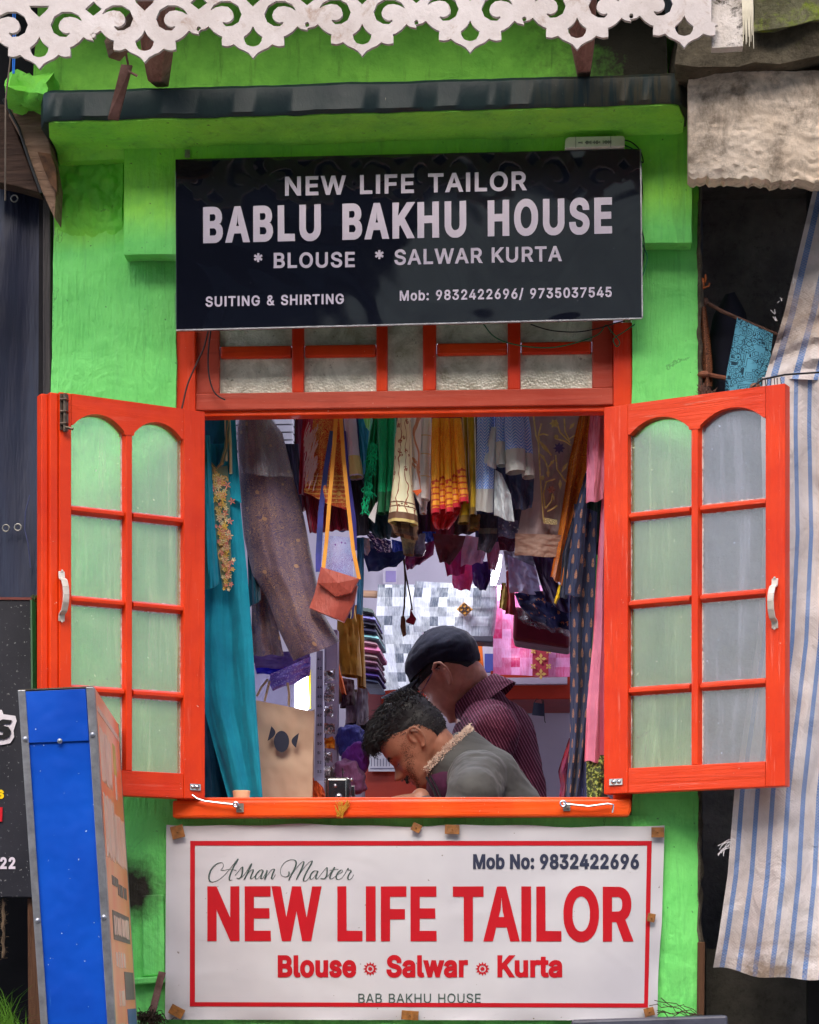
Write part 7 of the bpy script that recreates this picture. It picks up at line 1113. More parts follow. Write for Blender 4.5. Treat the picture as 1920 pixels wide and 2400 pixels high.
cloth('grey_print_cloth', 'grey printed cloth below the silver sari end', [(1168, 1212), (1168, 1258)], [(1214, 1220), (1222, 1262)], .33, fab('grey_blue_print', (96, 94, 122), (70, 68, 100), 'dots', (180, 176, 190), 90, dens=.4), 1.4, .012)
cloth('wine_cloth', 'dark wine coloured cloth behind the grey printed one', [(1166, 1255), (1172, 1290)], [(1210, 1255), (1206, 1292)], .4, fab('wine_cloth', (70, 20, 50), (50, 14, 40)), 1, .01)
# the rear row hanging on the rear rail, glimpsed between the front saris
for i, (x0, x1, yb, c, cn, where) in enumerate(((690, 745, 1200, (90, 16, 44), 'wine red', 'behind the crimson cloth'), (740, 800, 1236, (40, 30, 70), 'indigo', 'behind the red gold sari'), (796, 850, 1246, (30, 44, 96), 'deep blue', 'behind the lilac sari'), (846, 905, 1250, (14, 60, 84), 'petrol blue', 'behind the emerald sari'),
    (900, 962, 1262, (70, 50, 40), 'chestnut brown', 'behind the cream floral sari'), (956, 1016, 1268, (64, 30, 66), 'aubergine', 'behind the white saris'), (1010, 1066, 1262, (110, 24, 50), 'raspberry', 'behind the orange pleats'), (1060, 1122, 1256, (60, 40, 44), 'cocoa brown', 'behind the olive saris'), (1116, 1180, 1280, (40, 44, 80), 'ink blue', 'behind the blue sari'), (1176, 1232, 1284, (60, 56, 84), 'slate', 'behind the silver sari ends'))):
    cloth('hanging_garment', cn+' garment on the rear rail '+where, [(x0+2, 975), (x0, 1100), (x0-2, yb)], [(x1, 975), (x1+3, 1100), (x1+5, yb-8)], .6+.015*(i % 2), fab(cn.replace(' ', '_')+'_rear_cloth', c), 2.2, .016, 'garment', 'garments on the rear rail', ph=i*1.3, nu=24, nv=20)
# the low layer: blouse pieces
LW = 'small blouse pieces hanging low in the middle'
for nm, lab, L, R, y, c1, c2, f_ in (
    ('brown_blouse', 'brown cloth corner hanging in the middle of the low row', [(1014, 1250), (1022, 1290), (1030, 1316)], [(1092, 1256), (1082, 1286), (1056, 1322)], .42, (94, 44, 60), (74, 30, 44), 1.2),
    ('magenta_blouse', 'magenta cloth piece beside the mauve one in the low row', [(1030, 1270), (1042, 1320), (1048, 1350)], [(1094, 1262), (1092, 1320), (1088, 1346)], .46, (178, 44, 122), (140, 30, 96), 1.4),
    ('pink_blouse', 'pink cloth piece lowest in the low row', [(1060, 1330), (1060, 1366), (1064, 1380)], [(1106, 1320), (1108, 1360), (1102, 1384)], .5, (214, 96, 160), (186, 70, 136), 1.4),
    ('mauve_blouse', 'pale mauve cloth in the middle of the low row', [(1092, 1254), (1082, 1290), (1080, 1326)], [(1136, 1262), (1140, 1290), (1132, 1318)], .44, (190, 156, 196), (166, 134, 176), 2),
    ('violet_blouse', 'deep violet cloth piece lowest beside the lamp', [(1106, 1316), (1106, 1356), (1114, 1376)], [(1148, 1316), (1152, 1352), (1138, 1386)], .5, (56, 30, 110), (38, 20, 84), 1.2),
    ('rose_blouse', 'dusty rose cloth piece left of the lamp glare', [(1138, 1270), (1142, 1310), (1146, 1334)], [(1174, 1270), (1170, 1306), (1162, 1336)], .46, (158, 92, 128), (130, 70, 104), 1),
    ('navy_blouse', 'navy cloth draped left of the crossing cords', [(846, 1286), (856, 1316), (864, 1342)], [(954, 1284), (948, 1310), (930, 1326)], .5, (22, 38, 92), (16, 26, 70), 1.6),
    ('indigo_blouse', 'dark indigo cloth behind the navy one', [(850, 1258), (856, 1290)], [(916, 1290), (934, 1318)], .54, (44, 44, 90), (30, 30, 70), 1),
    ('royal_blouse', 'small royal blue cloth under the patterned roll', [(918, 1264), (920, 1292)], [(944, 1270), (946, 1292)], .4, (26, 66, 190), (18, 46, 150), 1),
    ('cobalt_blouse', 'cobalt cloth between the cream sari and the brown corner', [(990, 1246), (992, 1270)], [(1022, 1246), (1016, 1272)], .5, (30, 60, 160), (24, 44, 120), 1),
    ('plum_blouse', 'plum coloured cloth draped over the crossing cords', [(950, 1290), (950, 1320), (954, 1338)], [(1020, 1266), (1016, 1300), (990, 1318)], .48, (120, 30, 90), (86, 20, 70), 2)):
    cloth(nm, lab, L, R, y, fab(nm+'_cloth', c1, c2, rough=.5), f_, .014, 'cloth', LW, nu=20, nv=20, ph=y*40)
cloth('spotted_cloth', 'dark cloth speckled with white below the emerald sari', [(842, 1232), (872, 1270), (886, 1296)], [(874, 1252), (916, 1268), (918, 1292)], .44, fab('speckled_cloth', (60, 52, 110), (44, 38, 90), 'dots', (220, 214, 240), 110, dens=.46), 1, .012)
cloth('beige_tie', 'beige cloth strip hanging left of the navy cloth', [(848, 1258), (846, 1290), (858, 1302)], [(866, 1262), (868, 1290), (862, 1300)], .42, fab('beige_cloth', (170, 150, 160), (150, 130, 130)), 1, .01)
for i, (pts, lab) in enumerate(((((947, 1296), (950, 1360), (948, 1420), (944, 1450)), 'brown'), (((944, 1300), (952, 1350), (962, 1400), (966, 1430)), 'red'))):
    t_ = thing('tagged_cord', 'crossing dark cord ending in a '+lab+' tag in front of the grey checked cloth', 'cord', P(*pts[-1], .6)); m = MB(); m.tube([P(*p, .6) for p in pts], .0026, 6); m.build('cord', plain(lab+'_cord', (70, 52, 40), .8), t_)
    if i == 0: ppoly([(944, 1492), (952, 1488), (950, 1450), (946, 1440), (940, 1446), (938, 1468)], .59, .60).build('tag', fab('brown_tag', (92, 62, 44)), t_, bevel=.002)
    else: ppoly([(951, 1458), (970, 1464), (976, 1450), (968, 1438), (962, 1424), (960, 1446), (952, 1452)], .585, .595).build('tag', fab('red_tag', (130, 20, 44)), t_, bevel=.002)
# beige embroidered cloth and the right-hand garments
BEI = fab('beige_silk', (158, 140, 142), (134, 116, 120), rough=.6)
be = thing('embroidered_cloth', 'beige cloth embroidered with golden stems and flowers', 'cloth', P(1265, 1305, .3))
cloth('panel', '', [(1226, 948), (1244, 1100), (1222, 1200), (1205, 1300)], [(1372, 948), (1340, 1100), (1318, 1220), (1300, 1305)], .32, BEI, 1.3, .012, parent=be, nu=40, nv=40); 
cloth('hem', '', [(1208, 1250), (1207, 1302)], [(1318, 1254), (1304, 1305)], .30, fab('tan_silk_hem', (140, 112, 100), (118, 92, 84), rough=.5), 1, .008, parent=be)
GLD = plain('gold_thread', (226, 206, 140), .45, (190, 166, 100), 60, .3); PUR = plain('purple_thread', (96, 80, 130), .6); PNK = plain('pink_thread', (190, 130, 120), .6)
m = MB(); px_ = lambda a, b: (1130+a*310/1337, 960+b*500/2156)
for L in ([(520, 60), (545, 260), (570, 330), (590, 700), (620, 1080), (630, 1140)], [(600, 140), (570, 260), (580, 320), (640, 370), (700, 460)], [(570, 260), (620, 245), (670, 260)], [(750, 110), (790, 230), (850, 290), (890, 330)], [(830, 90), (840, 220), (880, 300), (940, 260)], [(740, 290), (840, 320), (900, 360)], [(745, 460), (760, 600), (820, 690), (850, 730)], [(590, 450), (640, 520), (670, 600), (670, 680)], [(670, 580), (730, 510)], [(640, 990), (620, 850), (650, 730), (740, 700)], [(640, 1000), (700, 930), (720, 850)], [(660, 1030), (720, 1000), (760, 970)]):
    m.tube([P(*px_(*p), .296) for p in L], .0024, 5)
m.build('stem_stitching', GLD, be)
def leaf(mb, a, b, w, y):
    A, B = P(*px_(*a), y), P(*px_(*b), y); d = B-A; n_ = V((-d.z, 0, d.x)).normalized()*w; mm = (A+B)/2+V((0, -.002, 0)); mb.add([A, mm+n_, B, mm-n_], [(0, 1, 2, 3)])
for (a, b) in (((580, 330), (690, 450)), ((880, 200), (940, 130)), ((590, 450), (640, 510)), ((670, 600), (665, 680)), ((800, 640), (870, 530)), ((790, 700), (790, 810)), ((700, 850), (730, 920)), ((680, 560), (735, 510))):
    m = MB(); leaf(m, a, b, .005, .296); m.build('leaf_stitching', GLD, be)
for (c, r_, mt_, nn) in (((780, 390), 62, PUR, 8), ((700, 810), 46, PNK, 6), ((730, 140), 50, GLD, 6), ((750, 275), 26, GLD, 6), ((610, 690), 28, GLD, 5)):
    m = MB()
    for k in range(nn): a = 2*pi*k/nn; leaf(m, c, (c[0]+r_*cos(a), c[1]+r_*sin(a)), .004, .294)
    m.build('flower_stitching', mt_, be)
strip('hem_stitching', [px_(625, 1120), px_(760, 1140)], 14, 12, .295, fab('gold_sequin_band', (180, 160, 110), (100, 90, 70), 'dots', (236, 220, 170), 260, dens=.45), be)
AMB = fab('amber_brocade', (176, 92, 14), (140, 62, 10), 'brocade', (214, 140, 40), 26, .45, dens=.25)
cloth('amber_garment', 'amber brown patterned garment left of the pink kurta', [(1364, 948), (1334, 1080), (1318, 1190), (1300, 1300), (1290, 1352)], [(1386, 948), (1376, 1100), (1350, 1200), (1326, 1320), (1318, 1372)], .3, AMB, 1.6, .02, 'garment', nu=40, nv=40)
cloth('mustard_edge', 'narrow mustard cloth edge below the amber garment', [(1310, 1370), (1302, 1400), (1298, 1412)], [(1318, 1370), (1312, 1400), (1304, 1416)], .3, fab('mustard_cloth', (214, 178, 20), (170, 140, 14)), 1, .006)
PNKC = fab('dusty_pink_cotton', (196, 120, 146), (172, 98, 126)); NAV = fab('navy_gold_motif_cotton', (44, 54, 84), (30, 38, 64), 'motif', (158, 118, 100), 40)
pk = thing('pink_kurta', 'long dusty pink kurta hanging at the right of the window', 'kurta', P(1400, 1785, .16))
cloth('body', '', [(1400, 948), (1412, 1150), (1398, 1350), (1390, 1500), (1376, 1650), (1370, 1785)], [(1440, 948), (1440, 1400), (1436, 1787)], .17, PNKC, 1.6, .016, parent=pk, nu=40, nv=60); cloth('sleeve', '', [(1386, 948), (1376, 1050), (1374, 1180)], [(1418, 948), (1418, 1080), (1414, 1170)], .14, PNKC, 1.2, .014, parent=pk)
nv_ = thing('motif_kurta', 'long navy kurta printed with gold leaf motifs beside the pink one', 'kurta', P(1370, 1880, .24))
cloth('body', '', [(1346, 1180), (1336, 1400), (1336, 1600), (1336, 1740), (1322, 1900)], [(1400, 1200), (1394, 1400), (1388, 1600), (1370, 1740), (1352, 1900)], .25, NAV, 1.8, .018, parent=nv_, nu=40, nv=60)
cloth('sleeve', '', [(1373, 1108), (1346, 1200), (1334, 1300), (1323, 1395)], [(1380, 1120), (1374, 1220), (1370, 1300), (1362, 1398)], .21, NAV, 1, .014, parent=nv_, nu=24); cloth('back', '', [(1372, 1108), (1340, 1220), (1318, 1300), (1312, 1402)], [(1378, 1110), (1350, 1220), (1334, 1300), (1330, 1402)], .28, fab('navy_plain_cotton', (36, 46, 70), (26, 32, 52)), 1, .012, parent=nv_)
cloth('green_garment', 'dark green garment between the pink sleeve and the pink kurta', [(1374, 1170), (1372, 1300), (1384, 1420)], [(1414, 1168), (1410, 1300), (1396, 1400)], .3, fab('bottle_green_cloth', (24, 56, 44), (16, 34, 32), 'motif', (60, 96, 66), 30), 1.3, .02, 'garment')
cloth('green_edge', 'thin grass green cloth edge left of the pink kurta', [(1398, 1300), (1392, 1460), (1384, 1560)], [(1408, 1300), (1400, 1460), (1392, 1560)], .21, fab('grass_green_cloth', (50, 130, 76), (36, 100, 60)), 1, .006)
cloth('green_brocade', 'olive green brocade cloth below the pink kurta hem', [(1374, 1770), (1374, 1830), (1376, 1890)], [(1424, 1770), (1424, 1830), (1424, 1890)], .2, fab('olive_brocade', (50, 66, 30), (36, 48, 24), 'dots', (156, 176, 86), 120, .5, dens=.46), 1, .02, bulge=.03)
cloth('blue_grey_skirt', 'blue grey cloth below the navy kurta at the right', [(1362, 1640), (1352, 1780), (1338, 1890)], [(1378, 1640), (1374, 1780), (1376, 1890)], .27, fab('blue_grey_cotton', (84, 92, 146), (60, 66, 116)), 1.6, .014)
cloth('navy_skirt', 'dark navy cloth fold right of the motif kurta', [(1352, 1500), (1344, 1700), (1336, 1890)], [(1384, 1500), (1372, 1700), (1358, 1890)], .3, fab('dark_navy_cotton', (34, 38, 72), (24, 26, 54)), 1.3, .014)
cloth('red_garment', 'red and blue edged garment low at the right behind the navy kurta', [(1334, 1730), (1308, 1808), (1314, 1840), (1308, 1890)], [(1342, 1730), (1340, 1808), (1336, 1890)], .4, fab('red_blue_cloth', (140, 24, 36), (30, 40, 90)), 1.4, .016, 'garment')
# wrapped packet group right of centre
pkt = thing('wrapped_packet', 'large dark maroon packet in clear plastic above the pink checked bag', 'packet', P(1270, 1540, .8))
m = ppoly([(1202, 1500), (1336, 1520), (1336, 1440), (1204, 1420)], .78, .92); m.build('packet', fab('maroon_packet', (92, 16, 36), (64, 10, 28), rough=.35), pkt, bevel=.01)
cloth('plastic_film', '', [(1208, 1400), (1215, 1450), (1236, 1466)], [(1334, 1430), (1336, 1480), (1336, 1490)], .76, PLAS, 3, .02, parent=pkt, th=0)
cloth('navy_bundle', 'navy cloth bundle with stitched sparkles in plastic film', [(1205, 1390), (1218, 1420), (1250, 1455)], [(1336, 1380), (1336, 1440), (1336, 1480)], .74, fab('navy_sparkle', (26, 34, 80), (16, 20, 56), 'dots', (180, 120, 90), 60, dens=.36), 1.5, .03, 'bundle', bulge=.04)
cloth('white_shirt_pack', 'pale lilac folded shirt hanging left of the purple garment', [(1190, 1300), (1192, 1350), (1194, 1390)], [(1256, 1330), (1262, 1360), (1268, 1392)], .7, fab('pale_lilac_cloth', (160, 156, 184), (132, 128, 158)), 1, .014, 'shirt')
cloth('grey_towel', 'greyish towel behind the pale lilac shirt', [(1180, 1290), (1186, 1336)], [(1250, 1300), (1256, 1342)], .74, fab('grey_towel_cloth', (112, 108, 116), (90, 86, 96)), 1.4, .012, 'towel')
cloth('purple_garment', 'dark purple garment below the beige embroidered cloth', [(1246, 1298), (1262, 1350), (1280, 1410)], [(1312, 1300), (1306, 1360), (1336, 1440)], .62, fab('aubergine_cloth', (44, 22, 62), (30, 16, 46)), 1.2, .02, 'garment')
cloth('olive_scarf', 'olive and tan scarf strip left of the maroon packet', [(1176, 1366), (1172, 1400), (1170, 1426)], [(1186, 1366), (1190, 1400), (1186, 1430)], .72, fab('olive_tan_cloth', (140, 130, 40), (150, 100, 60)), 1, .01, 'scarf')
cloth('crimson_scarf', 'crimson scarf right of the olive strip', [(1186, 1340), (1188, 1400), (1184, 1440)], [(1200, 1330), (1206, 1390), (1210, 1440)], .73, fab('crimson_cloth', (150, 24, 50), (110, 60, 40)), 1, .01, 'scarf')
# back of the shop: checked bags, shelf, red panels, posters
CG = fab('grey_checked_plastic', (206, 208, 216), (190, 192, 204), 'checks', (84, 92, 106), 33, .3); CP = fab('pink_checked_plastic', (232, 150, 190), (226, 120, 170), 'checks', (206, 40, 100), 33, .3)
g1 = 'woven check carry bags on the back wall'
cloth('checked_bag', 'tall grey and white checked plastic bag at the left of the back wall', [(886, 1370), (880, 1480), (896, 1620)], [(976, 1370), (990, 1500), (1000, 1612)], 1.5, CG, 1, .012, 'bag', g1, nu=20, nv=20)
b2_ = thing('checked_bag', 'bright grey and white checked bag with an orange flower patch', 'bag', P(1075, 1490, 1.35), g1)
cloth('body', '', [(974, 1362), (966, 1420), (970, 1482)], [(1166, 1372), (1166, 1420), (1158, 1490)], 1.35, CG, 1, .018, parent=b2_, bulge=.05)
ppoly([(1070, 1428), (1088, 1411), (1108, 1428), (1090, 1444)], 1.262, 1.27).build('flower_patch', plain('orange_patch', (214, 150, 50), .5, (196, 130, 40)), b2_)
m = MB()
for k in range(4): a = k*pi/2; c = P(1089, 1428, 1.258)+V((.0105*cos(a), 0, .0105*sin(a))); m.tube([c+V((.007*cos(t), 0, .007*sin(t))) for t in [j*2*pi/8 for j in range(9)]], .0018, 5)
m.build('flower_print', plain('dark_brown_print', (60, 40, 40), .6), b2_)
b3_ = thing('checked_bag', 'pink and white checked bag with an ornamental strip', 'bag', P(1250, 1588, 1.4), g1)
cloth('body', '', [(1158, 1372), (1156, 1480), (1156, 1582)], [(1340, 1372), (1338, 1480), (1336, 1586)], 1.42, CP, 1, .01, parent=b3_); 
ornm = fab('ornament_strip', (150, 44, 60), (130, 36, 50), 'checks', (150, 44, 60), 30); 
strip('ornament_strip', [(1268, 1505), (1267, 1545), (1267, 1584)], 38, 38, 1.38, ornm, b3_, 3)
for yy in (1508, 1544, 1580):
    for dx, s_ in ((0, 13), (-18, 8), (18, 8)):
        m = MB()
        for k in range(4): a = k*pi/2+(0 if dx == 0 else pi/4); c = P(1268+dx, yy-(0 if dx == 0 else 18), 1.372); e = c+V((s_*.0014*cos(a), 0, s_*.0014*sin(a))); n_ = V((-sin(a), 0, cos(a)))*.0055*s_/13; mm = (c+e)/2; m.add([c, mm+n_, e, mm-n_], [(0, 1, 2, 3)])
        m.build('ornament_petals', plain('ochre_print', (206, 160, 84), .6) if yy == 1508 and dx == 0 else bpy.data.materials['ochre_print'], b3_)
sh = thing('wall_shelf', 'orange red shelf board across the back wall', 'shelf', P(1270, 1640, 1.6)); m = MB(); m.box(P(1150, 1640, 1.62), P(1345, 1606, 2.0)); m.build('board', INRED, sh, bevel=.003); m = MB(); m.box(P(1150, 1604, 1.58), P(1330, 1590, 1.61)); m.build('white_edge', INWALL, sh)
m = MB(); m.box(P(855, 1900, 1.8), P(1010, 1600, 1.84)); tag(m.build('wall_board', INRED, bevel=.003), 'orange red painted board low on the back wall behind the young man', 'board')
m = MB(); m.box(P(855, 1690, 1.74), P(895, 1605, 1.78)); tag(m.build('wall_board', plain('dark_red_board', (96, 16, 26), .5)), 'dark red board behind the hair of the young man', 'board')
cal = thing('calendar', 'white calendar sheet pinned to the orange red board', 'calendar', P(890, 1812, 1.75)); ppoly([(864, 1808), (930, 1808), (930, 1762), (862, 1762)], 1.76, 1.765).build('sheet', plain('white_paper', (210, 206, 214), .6), cal)
m = MB(); random.seed(41)
for i in range(7): prect(870+i*7, 1776+random.uniform(0, 3), 871.6+i*7, 1796, 1.757, 1.759, m)
prect(868, 1800, 926, 1802, 1.757, 1.759, m); m.build('ruled_lines', plain('grey_ink', (110, 106, 130), .6), cal)
for (a, b, c, d, lab) in ((898, 1318, 930, 1368, 'pinned leaflet on the back wall above the grey checked bag'), (1130, 1500, 1160, 1580, 'white leaflet between the cap and the pink checked bag')):
    lf = thing('leaflet', lab, 'leaflet', P(a, d, 1.9)); ppoly([(a, d), (c, d), (c, b), (a, b)], 1.9, 1.905).build('sheet', plain('leaflet_paper', (206, 198, 214), .6), lf); m = MB(); prect(a+6, b+(d-b)*.4, c-2, d-4, 1.896, 1.899, m); m.build('printed_block', plain('blue_print', (60, 70, 160), .6) if a > 1000 else plain('grey_lilac_print', (150, 136, 190), .6), lf)
ppoly([(1112, 1600), (1136, 1600), (1130, 1505), (1116, 1500)], 1.7, 1.72).build; m = ppoly([(1112, 1560), (1134, 1566), (1130, 1512), (1118, 1508)], 1.7, 1.72); tag(m.build('orange_cloth', fab('orange_cotton', (206, 96, 30))), 'bit of orange cloth behind the cap', 'cloth')
m = ppoly([(1080, 1502), (1156, 1506), (1158, 1488), (1078, 1486)], 1.5, 1.6); tag(m.build('shelf_bar', plain('dark_grey_bar', (64, 62, 76), .5), bevel=.004), 'dark bar under the bright checked bag behind the cap', 'bar')
m = MB(); m.tube([P(850, 1392, 1.55), P(905, 1394, 1.55)], .012, 8); tag(m.build('wooden_rod', plain('light_wood_rod', (190, 150, 120), .5)), 'short wooden rod left of the grey checked bag', 'rod')
mk = thing('face_mask', 'black cloth face mask hanging from the orange red shelf', 'face mask', P(1262, 1678, 1.55)); 
r, q = psheet([(1251, 1646), (1247, 1676)], [(1276, 1650), (1277, 1679)], 1.58, 8, 8, lambda u, w: -.012*sin(pi*u), lambda u, w, x, yy: (u, w)); m = MB(); m.sheet(r, q, th=.002); m.build('mask', fab('black_mask_cloth', (20, 22, 40)), mk)
for L in ([(1253, 1646), (1258, 1638), (1262, 1640)], [(1272, 1650), (1270, 1638), (1274, 1642), (1277, 1690), (1279, 1694)]): m = MB(); m.tube([P(*p, 1.58) for p in L], .0016, 5); m.build('ear_loop', BLKW, mk)
# stacks of folded clothes and hanging bundles in the middle left
random.seed(51); G2 = 'folded clothes stacked on the left shelf'
cols = [('green', (52, 62, 60)), ('lavender', (120, 116, 176)), ('black', (30, 28, 44)), ('navy', (40, 40, 66)), ('aqua', (120, 176, 176)), ('dusty rose', (176, 136, 146)), ('pink', (206, 120, 160)), ('taupe', (150, 130, 130)), ('mauve', (150, 110, 130)), ('plum', (92, 60, 100)), ('violet', (70, 50, 130)), ('slate', (50, 60, 90))]
yy = 1424
for i, (cn, c) in enumerate(cols):
    h = 13+4*(i % 3 == 0); x0 = 850; x1 = 878+10*min(1, i/6)+random.uniform(-3, 4); m = MB(); rws = []
    A = [P(x0, yy+h*.8, .95), P(x1, yy+h, .95), P(x1, yy+1, .95), P(x0, yy-1, .95)]
    sec = [(-.0, 0), (-.012, .25), (-.016, .5), (-.012, .75), (0, 1)]
    for k in range(9):
        u = k/8; x = x0+(x1-x0)*u; sag = 5*u*u+random.uniform(-.5, .5); ed = 1-max(0, u-.85)*4
        rws.append([P(x, yy+sag+h*(.5+(t-.5)*ed), .95+dy) for dy, t in sec])
    m.sheet(rws); m.sheet([[p+V((0, .25, 0)) for p in r] for r in rws]); m.add([rws[0][0], rws[-1][0], rws[-1][0]+V((0, .25, 0)), rws[0][0]+V((0, .25, 0))], [(0, 1, 2, 3)]); m.add([rws[-1][j] for j in range(5)]+[rws[-1][j]+V((0, .25, 0)) for j in range(4, -1, -1)], [tuple(range(10))]); m.add([rws[0][4], rws[-1][4], rws[-1][4]+V((0, .25, 0)), rws[0][4]+V((0, .25, 0))], [(0, 1, 2, 3)])
    nm_ = cn.replace(' ', '_'); tag(m.build('folded_cloth', fab(nm_+'_folded', c)), cn+' folded cloth, '+('topmost' if i == 0 else 'lowest' if i == len(cols)-1 else 'number %s from the top' % ('two', 'three', 'four', 'five', 'six', 'seven', 'eight', 'nine', 'ten', 'eleven')[i-1])+' in the shelf stack', 'folded cloth', G2); yy += h+.5
MUS = fab('mustard_wool', (150, 106, 26), (116, 78, 20))
roll('mustard_trousers', 'mustard brown trousers hanging in front of the folded stack', [(792, 1440), (790, 1520), (800, 1584)], [(830, 1410), (842, 1500), (848, 1586)], .7, MUS, .04, 2, 'trousers')
roll('mustard_trousers', 'second mustard brown trouser leg nearer the folded stack', [(826, 1420), (832, 1510), (838, 1610)], [(850, 1420), (854, 1510), (858, 1612)], .74, MUS, .03, 0, 'trousers')
roll('orange_sleeve', 'orange sleeve end beside the mustard trousers', [(778, 1510), (780, 1560), (800, 1625)], [(792, 1500), (796, 1560), (812, 1628)], .76, fab('burnt_orange_cloth', (206, 96, 30), (170, 72, 24)), .02)
roll('grey_collar', 'curled grey cloth end by the orange sleeve', [(766, 1520), (770, 1545), (780, 1556)], [(788, 1526), (792, 1550), (790, 1560)], .66, fab('grey_felt', (140, 130, 144)), .02)
GM = 'dark clothes hanging in a bunch left of the men'
for i, (x0, x1, y0, y1, c, nm, lab) in enumerate(((800, 830, 1590, 1660, (58, 30, 44), 'maroon', 'maroon brown'), (812, 842, 1620, 1700, (120, 100, 116), 'taupe', 'taupe rolled'), (826, 852, 1616, 1690, (96, 74, 60), 'brown', 'brown'), (838, 862, 1610, 1705, (104, 96, 110), 'grey', 'grey'), (814, 840, 1660, 1720, (40, 28, 56), 'purple', 'dark purple'), (834, 862, 1690, 1725, (46, 34, 40), 'black', 'brownish black'), (782, 812, 1600, 1650, (112, 78, 40), 'tan', 'tan'))):
    roll(nm+'_garment', lab+' garment in the bunch left of the men', [(x0, y0), (x0-2, y1)], [(x1, y0+4), (x1+2, y1-6)], .8+.02*(i % 3), fab(nm+'_bunch_cloth', c), .03, 2, 'garment', GM)
def bundle(nm, lab, pts, c, y, r=.03):
    m = MB()
    for (x, yy, k) in pts:
        m.ball(P(x, yy, y), r*k, 14, 10, (1, .8, 1.15))
    o = m.build(nm, fab(nm+'_fabric', c, bump=1.2)); d = o.modifiers.new('remesh', 'REMESH'); d.mode = 'VOXEL'; d.voxel_size = .007; d.use_smooth_shade = True; s_ = o.modifiers.new('smooth', 'SMOOTH'); s_.iterations = 5
    tx = o.modifiers.new('wave', 'DISPLACE'); t_ = bpy.data.textures.get('crease') or bpy.data.textures.new('crease', 'CLOUDS'); t_.noise_scale = .035; tx.texture = t_; tx.strength = .04; tx.mid_level = .5
    return tag(o, lab, 'bundle')
bundle('navy_cloth_bundle', 'navy blue scrunched cloth bundle above the sewing machine', [(812, 1730, 1), (838, 1735, 1), (822, 1750, 1.1), (842, 1758, .8)], (34, 36, 110), .62, .034)
bundle('purple_cloth_bundle', 'purple scrunched cloth under the navy bundle', [(826, 1768, 1), (842, 1780, 1), (848, 1798, .8)], (84, 24, 120), .6, .030)
bundle('mauve_cloth_bundle', 'dull mauve scrunched cloth just above the sewing machine', [(806, 1808, 1), (826, 1822, 1.1), (838, 1842, .9), (812, 1838, 1)], (104, 62, 100), .58, .032)
m = MB(); m.box(P(848, 1880, .9), P(856, 1640, .94)); tag(m.build('cupboard_edge', plain('pale_post', (176, 160, 180), .5)), 'pale narrow cupboard post right of the scrunched cloths', 'cupboard')
# sewing table and machine
tbm = MB(); tbm.box(P(560, 1895, .30), P(1010, 1880, .30)+V((0, .42, 0))); stb = thing('sewing_table', 'sewing table behind the sill carrying the chrome machine', 'table', P(800, 2300, .5)); tbm.build('top', INRED, stb, bevel=.004)
for x in (600, 990):
    for y in (.33, .66): m = MB(); m.box((P(x, 1895, .5).x-.02, y, IZ0), (P(x, 1895, .5).x+.02, y+.04, P(0, 1896, .33).z)); m.build('leg', TIMB_D, stb)
sm_ = thing('sewing_machine', 'chrome end of a sewing machine showing above the sill', 'sewing machine', P(793, 1885, .36))
m = MB(); m.hexa([P(762, 1892, .33), P(818, 1892, .33), P(818, 1892, .45), P(762, 1892, .45), P(764, 1822, .33), P(820, 1822, .33), P(820, 1822, .45), P(764, 1822, .45)]); m.build('head', plain('black_enamel', (30, 30, 34), .2), sm_, bevel=.008)
m = MB(); m.slab([P(768, 1888, .325), P(812, 1888, .325), P(812, 1826, .325), P(768, 1826, .325)], (0, .004, 0)); m.build('face_plate', CHROME, sm_, bevel=.003)
for k in range(3): m = MB(); m.tube([P(815+k*3, 1826, .328), P(815+k*3, 1888, .328)], .0014); m.build('plate_rib', CHROME, sm_)
m = MB(); m.ball(P(786, 1842, .322), .005, 10, 6); m.ball(P(794, 1868, .322), .010, 12, 8, (1, .5, 1)); m.ball(P(788, 1884, .322), .009, 12, 8, (1, .5, 1)); m.build('tension_knob', CHROME, sm_)
m = MB(); m.tube([P(777, 1822, .35), P(777, 1808, .35)], .0045); m.tube([P(784, 1822, .35), P(784, 1812, .35)], .004); m.tube([P(804, 1822, .35), P(802, 1800, .35), P(806, 1812, .35)], .0016); m.build('presser_post', plain('dark_steel', (70, 66, 76), .3, metal=.8), sm_)
m = MB(); m.slab([P(824, 1868, .33), P(832, 1868, .33), P(831, 1842, .33), P(823, 1842, .33)], (0, .003, 0)); m.ball(P(824, 1828, .33), .005, 8, 6); m.tube([P(812, 1824, .33), P(824, 1828, .33)], .0018); m.build('thread_guide', CHROME, sm_, bevel=.002)
cloth('orange_cloth_piece', 'orange cloth lying left of the sewing machine', [(734, 1822), (732, 1850), (732, 1890)], [(758, 1846), (762, 1860), (764, 1890)], .5, fab('orange_work_cloth', (196, 84, 34), (160, 60, 26)), 1, .012)
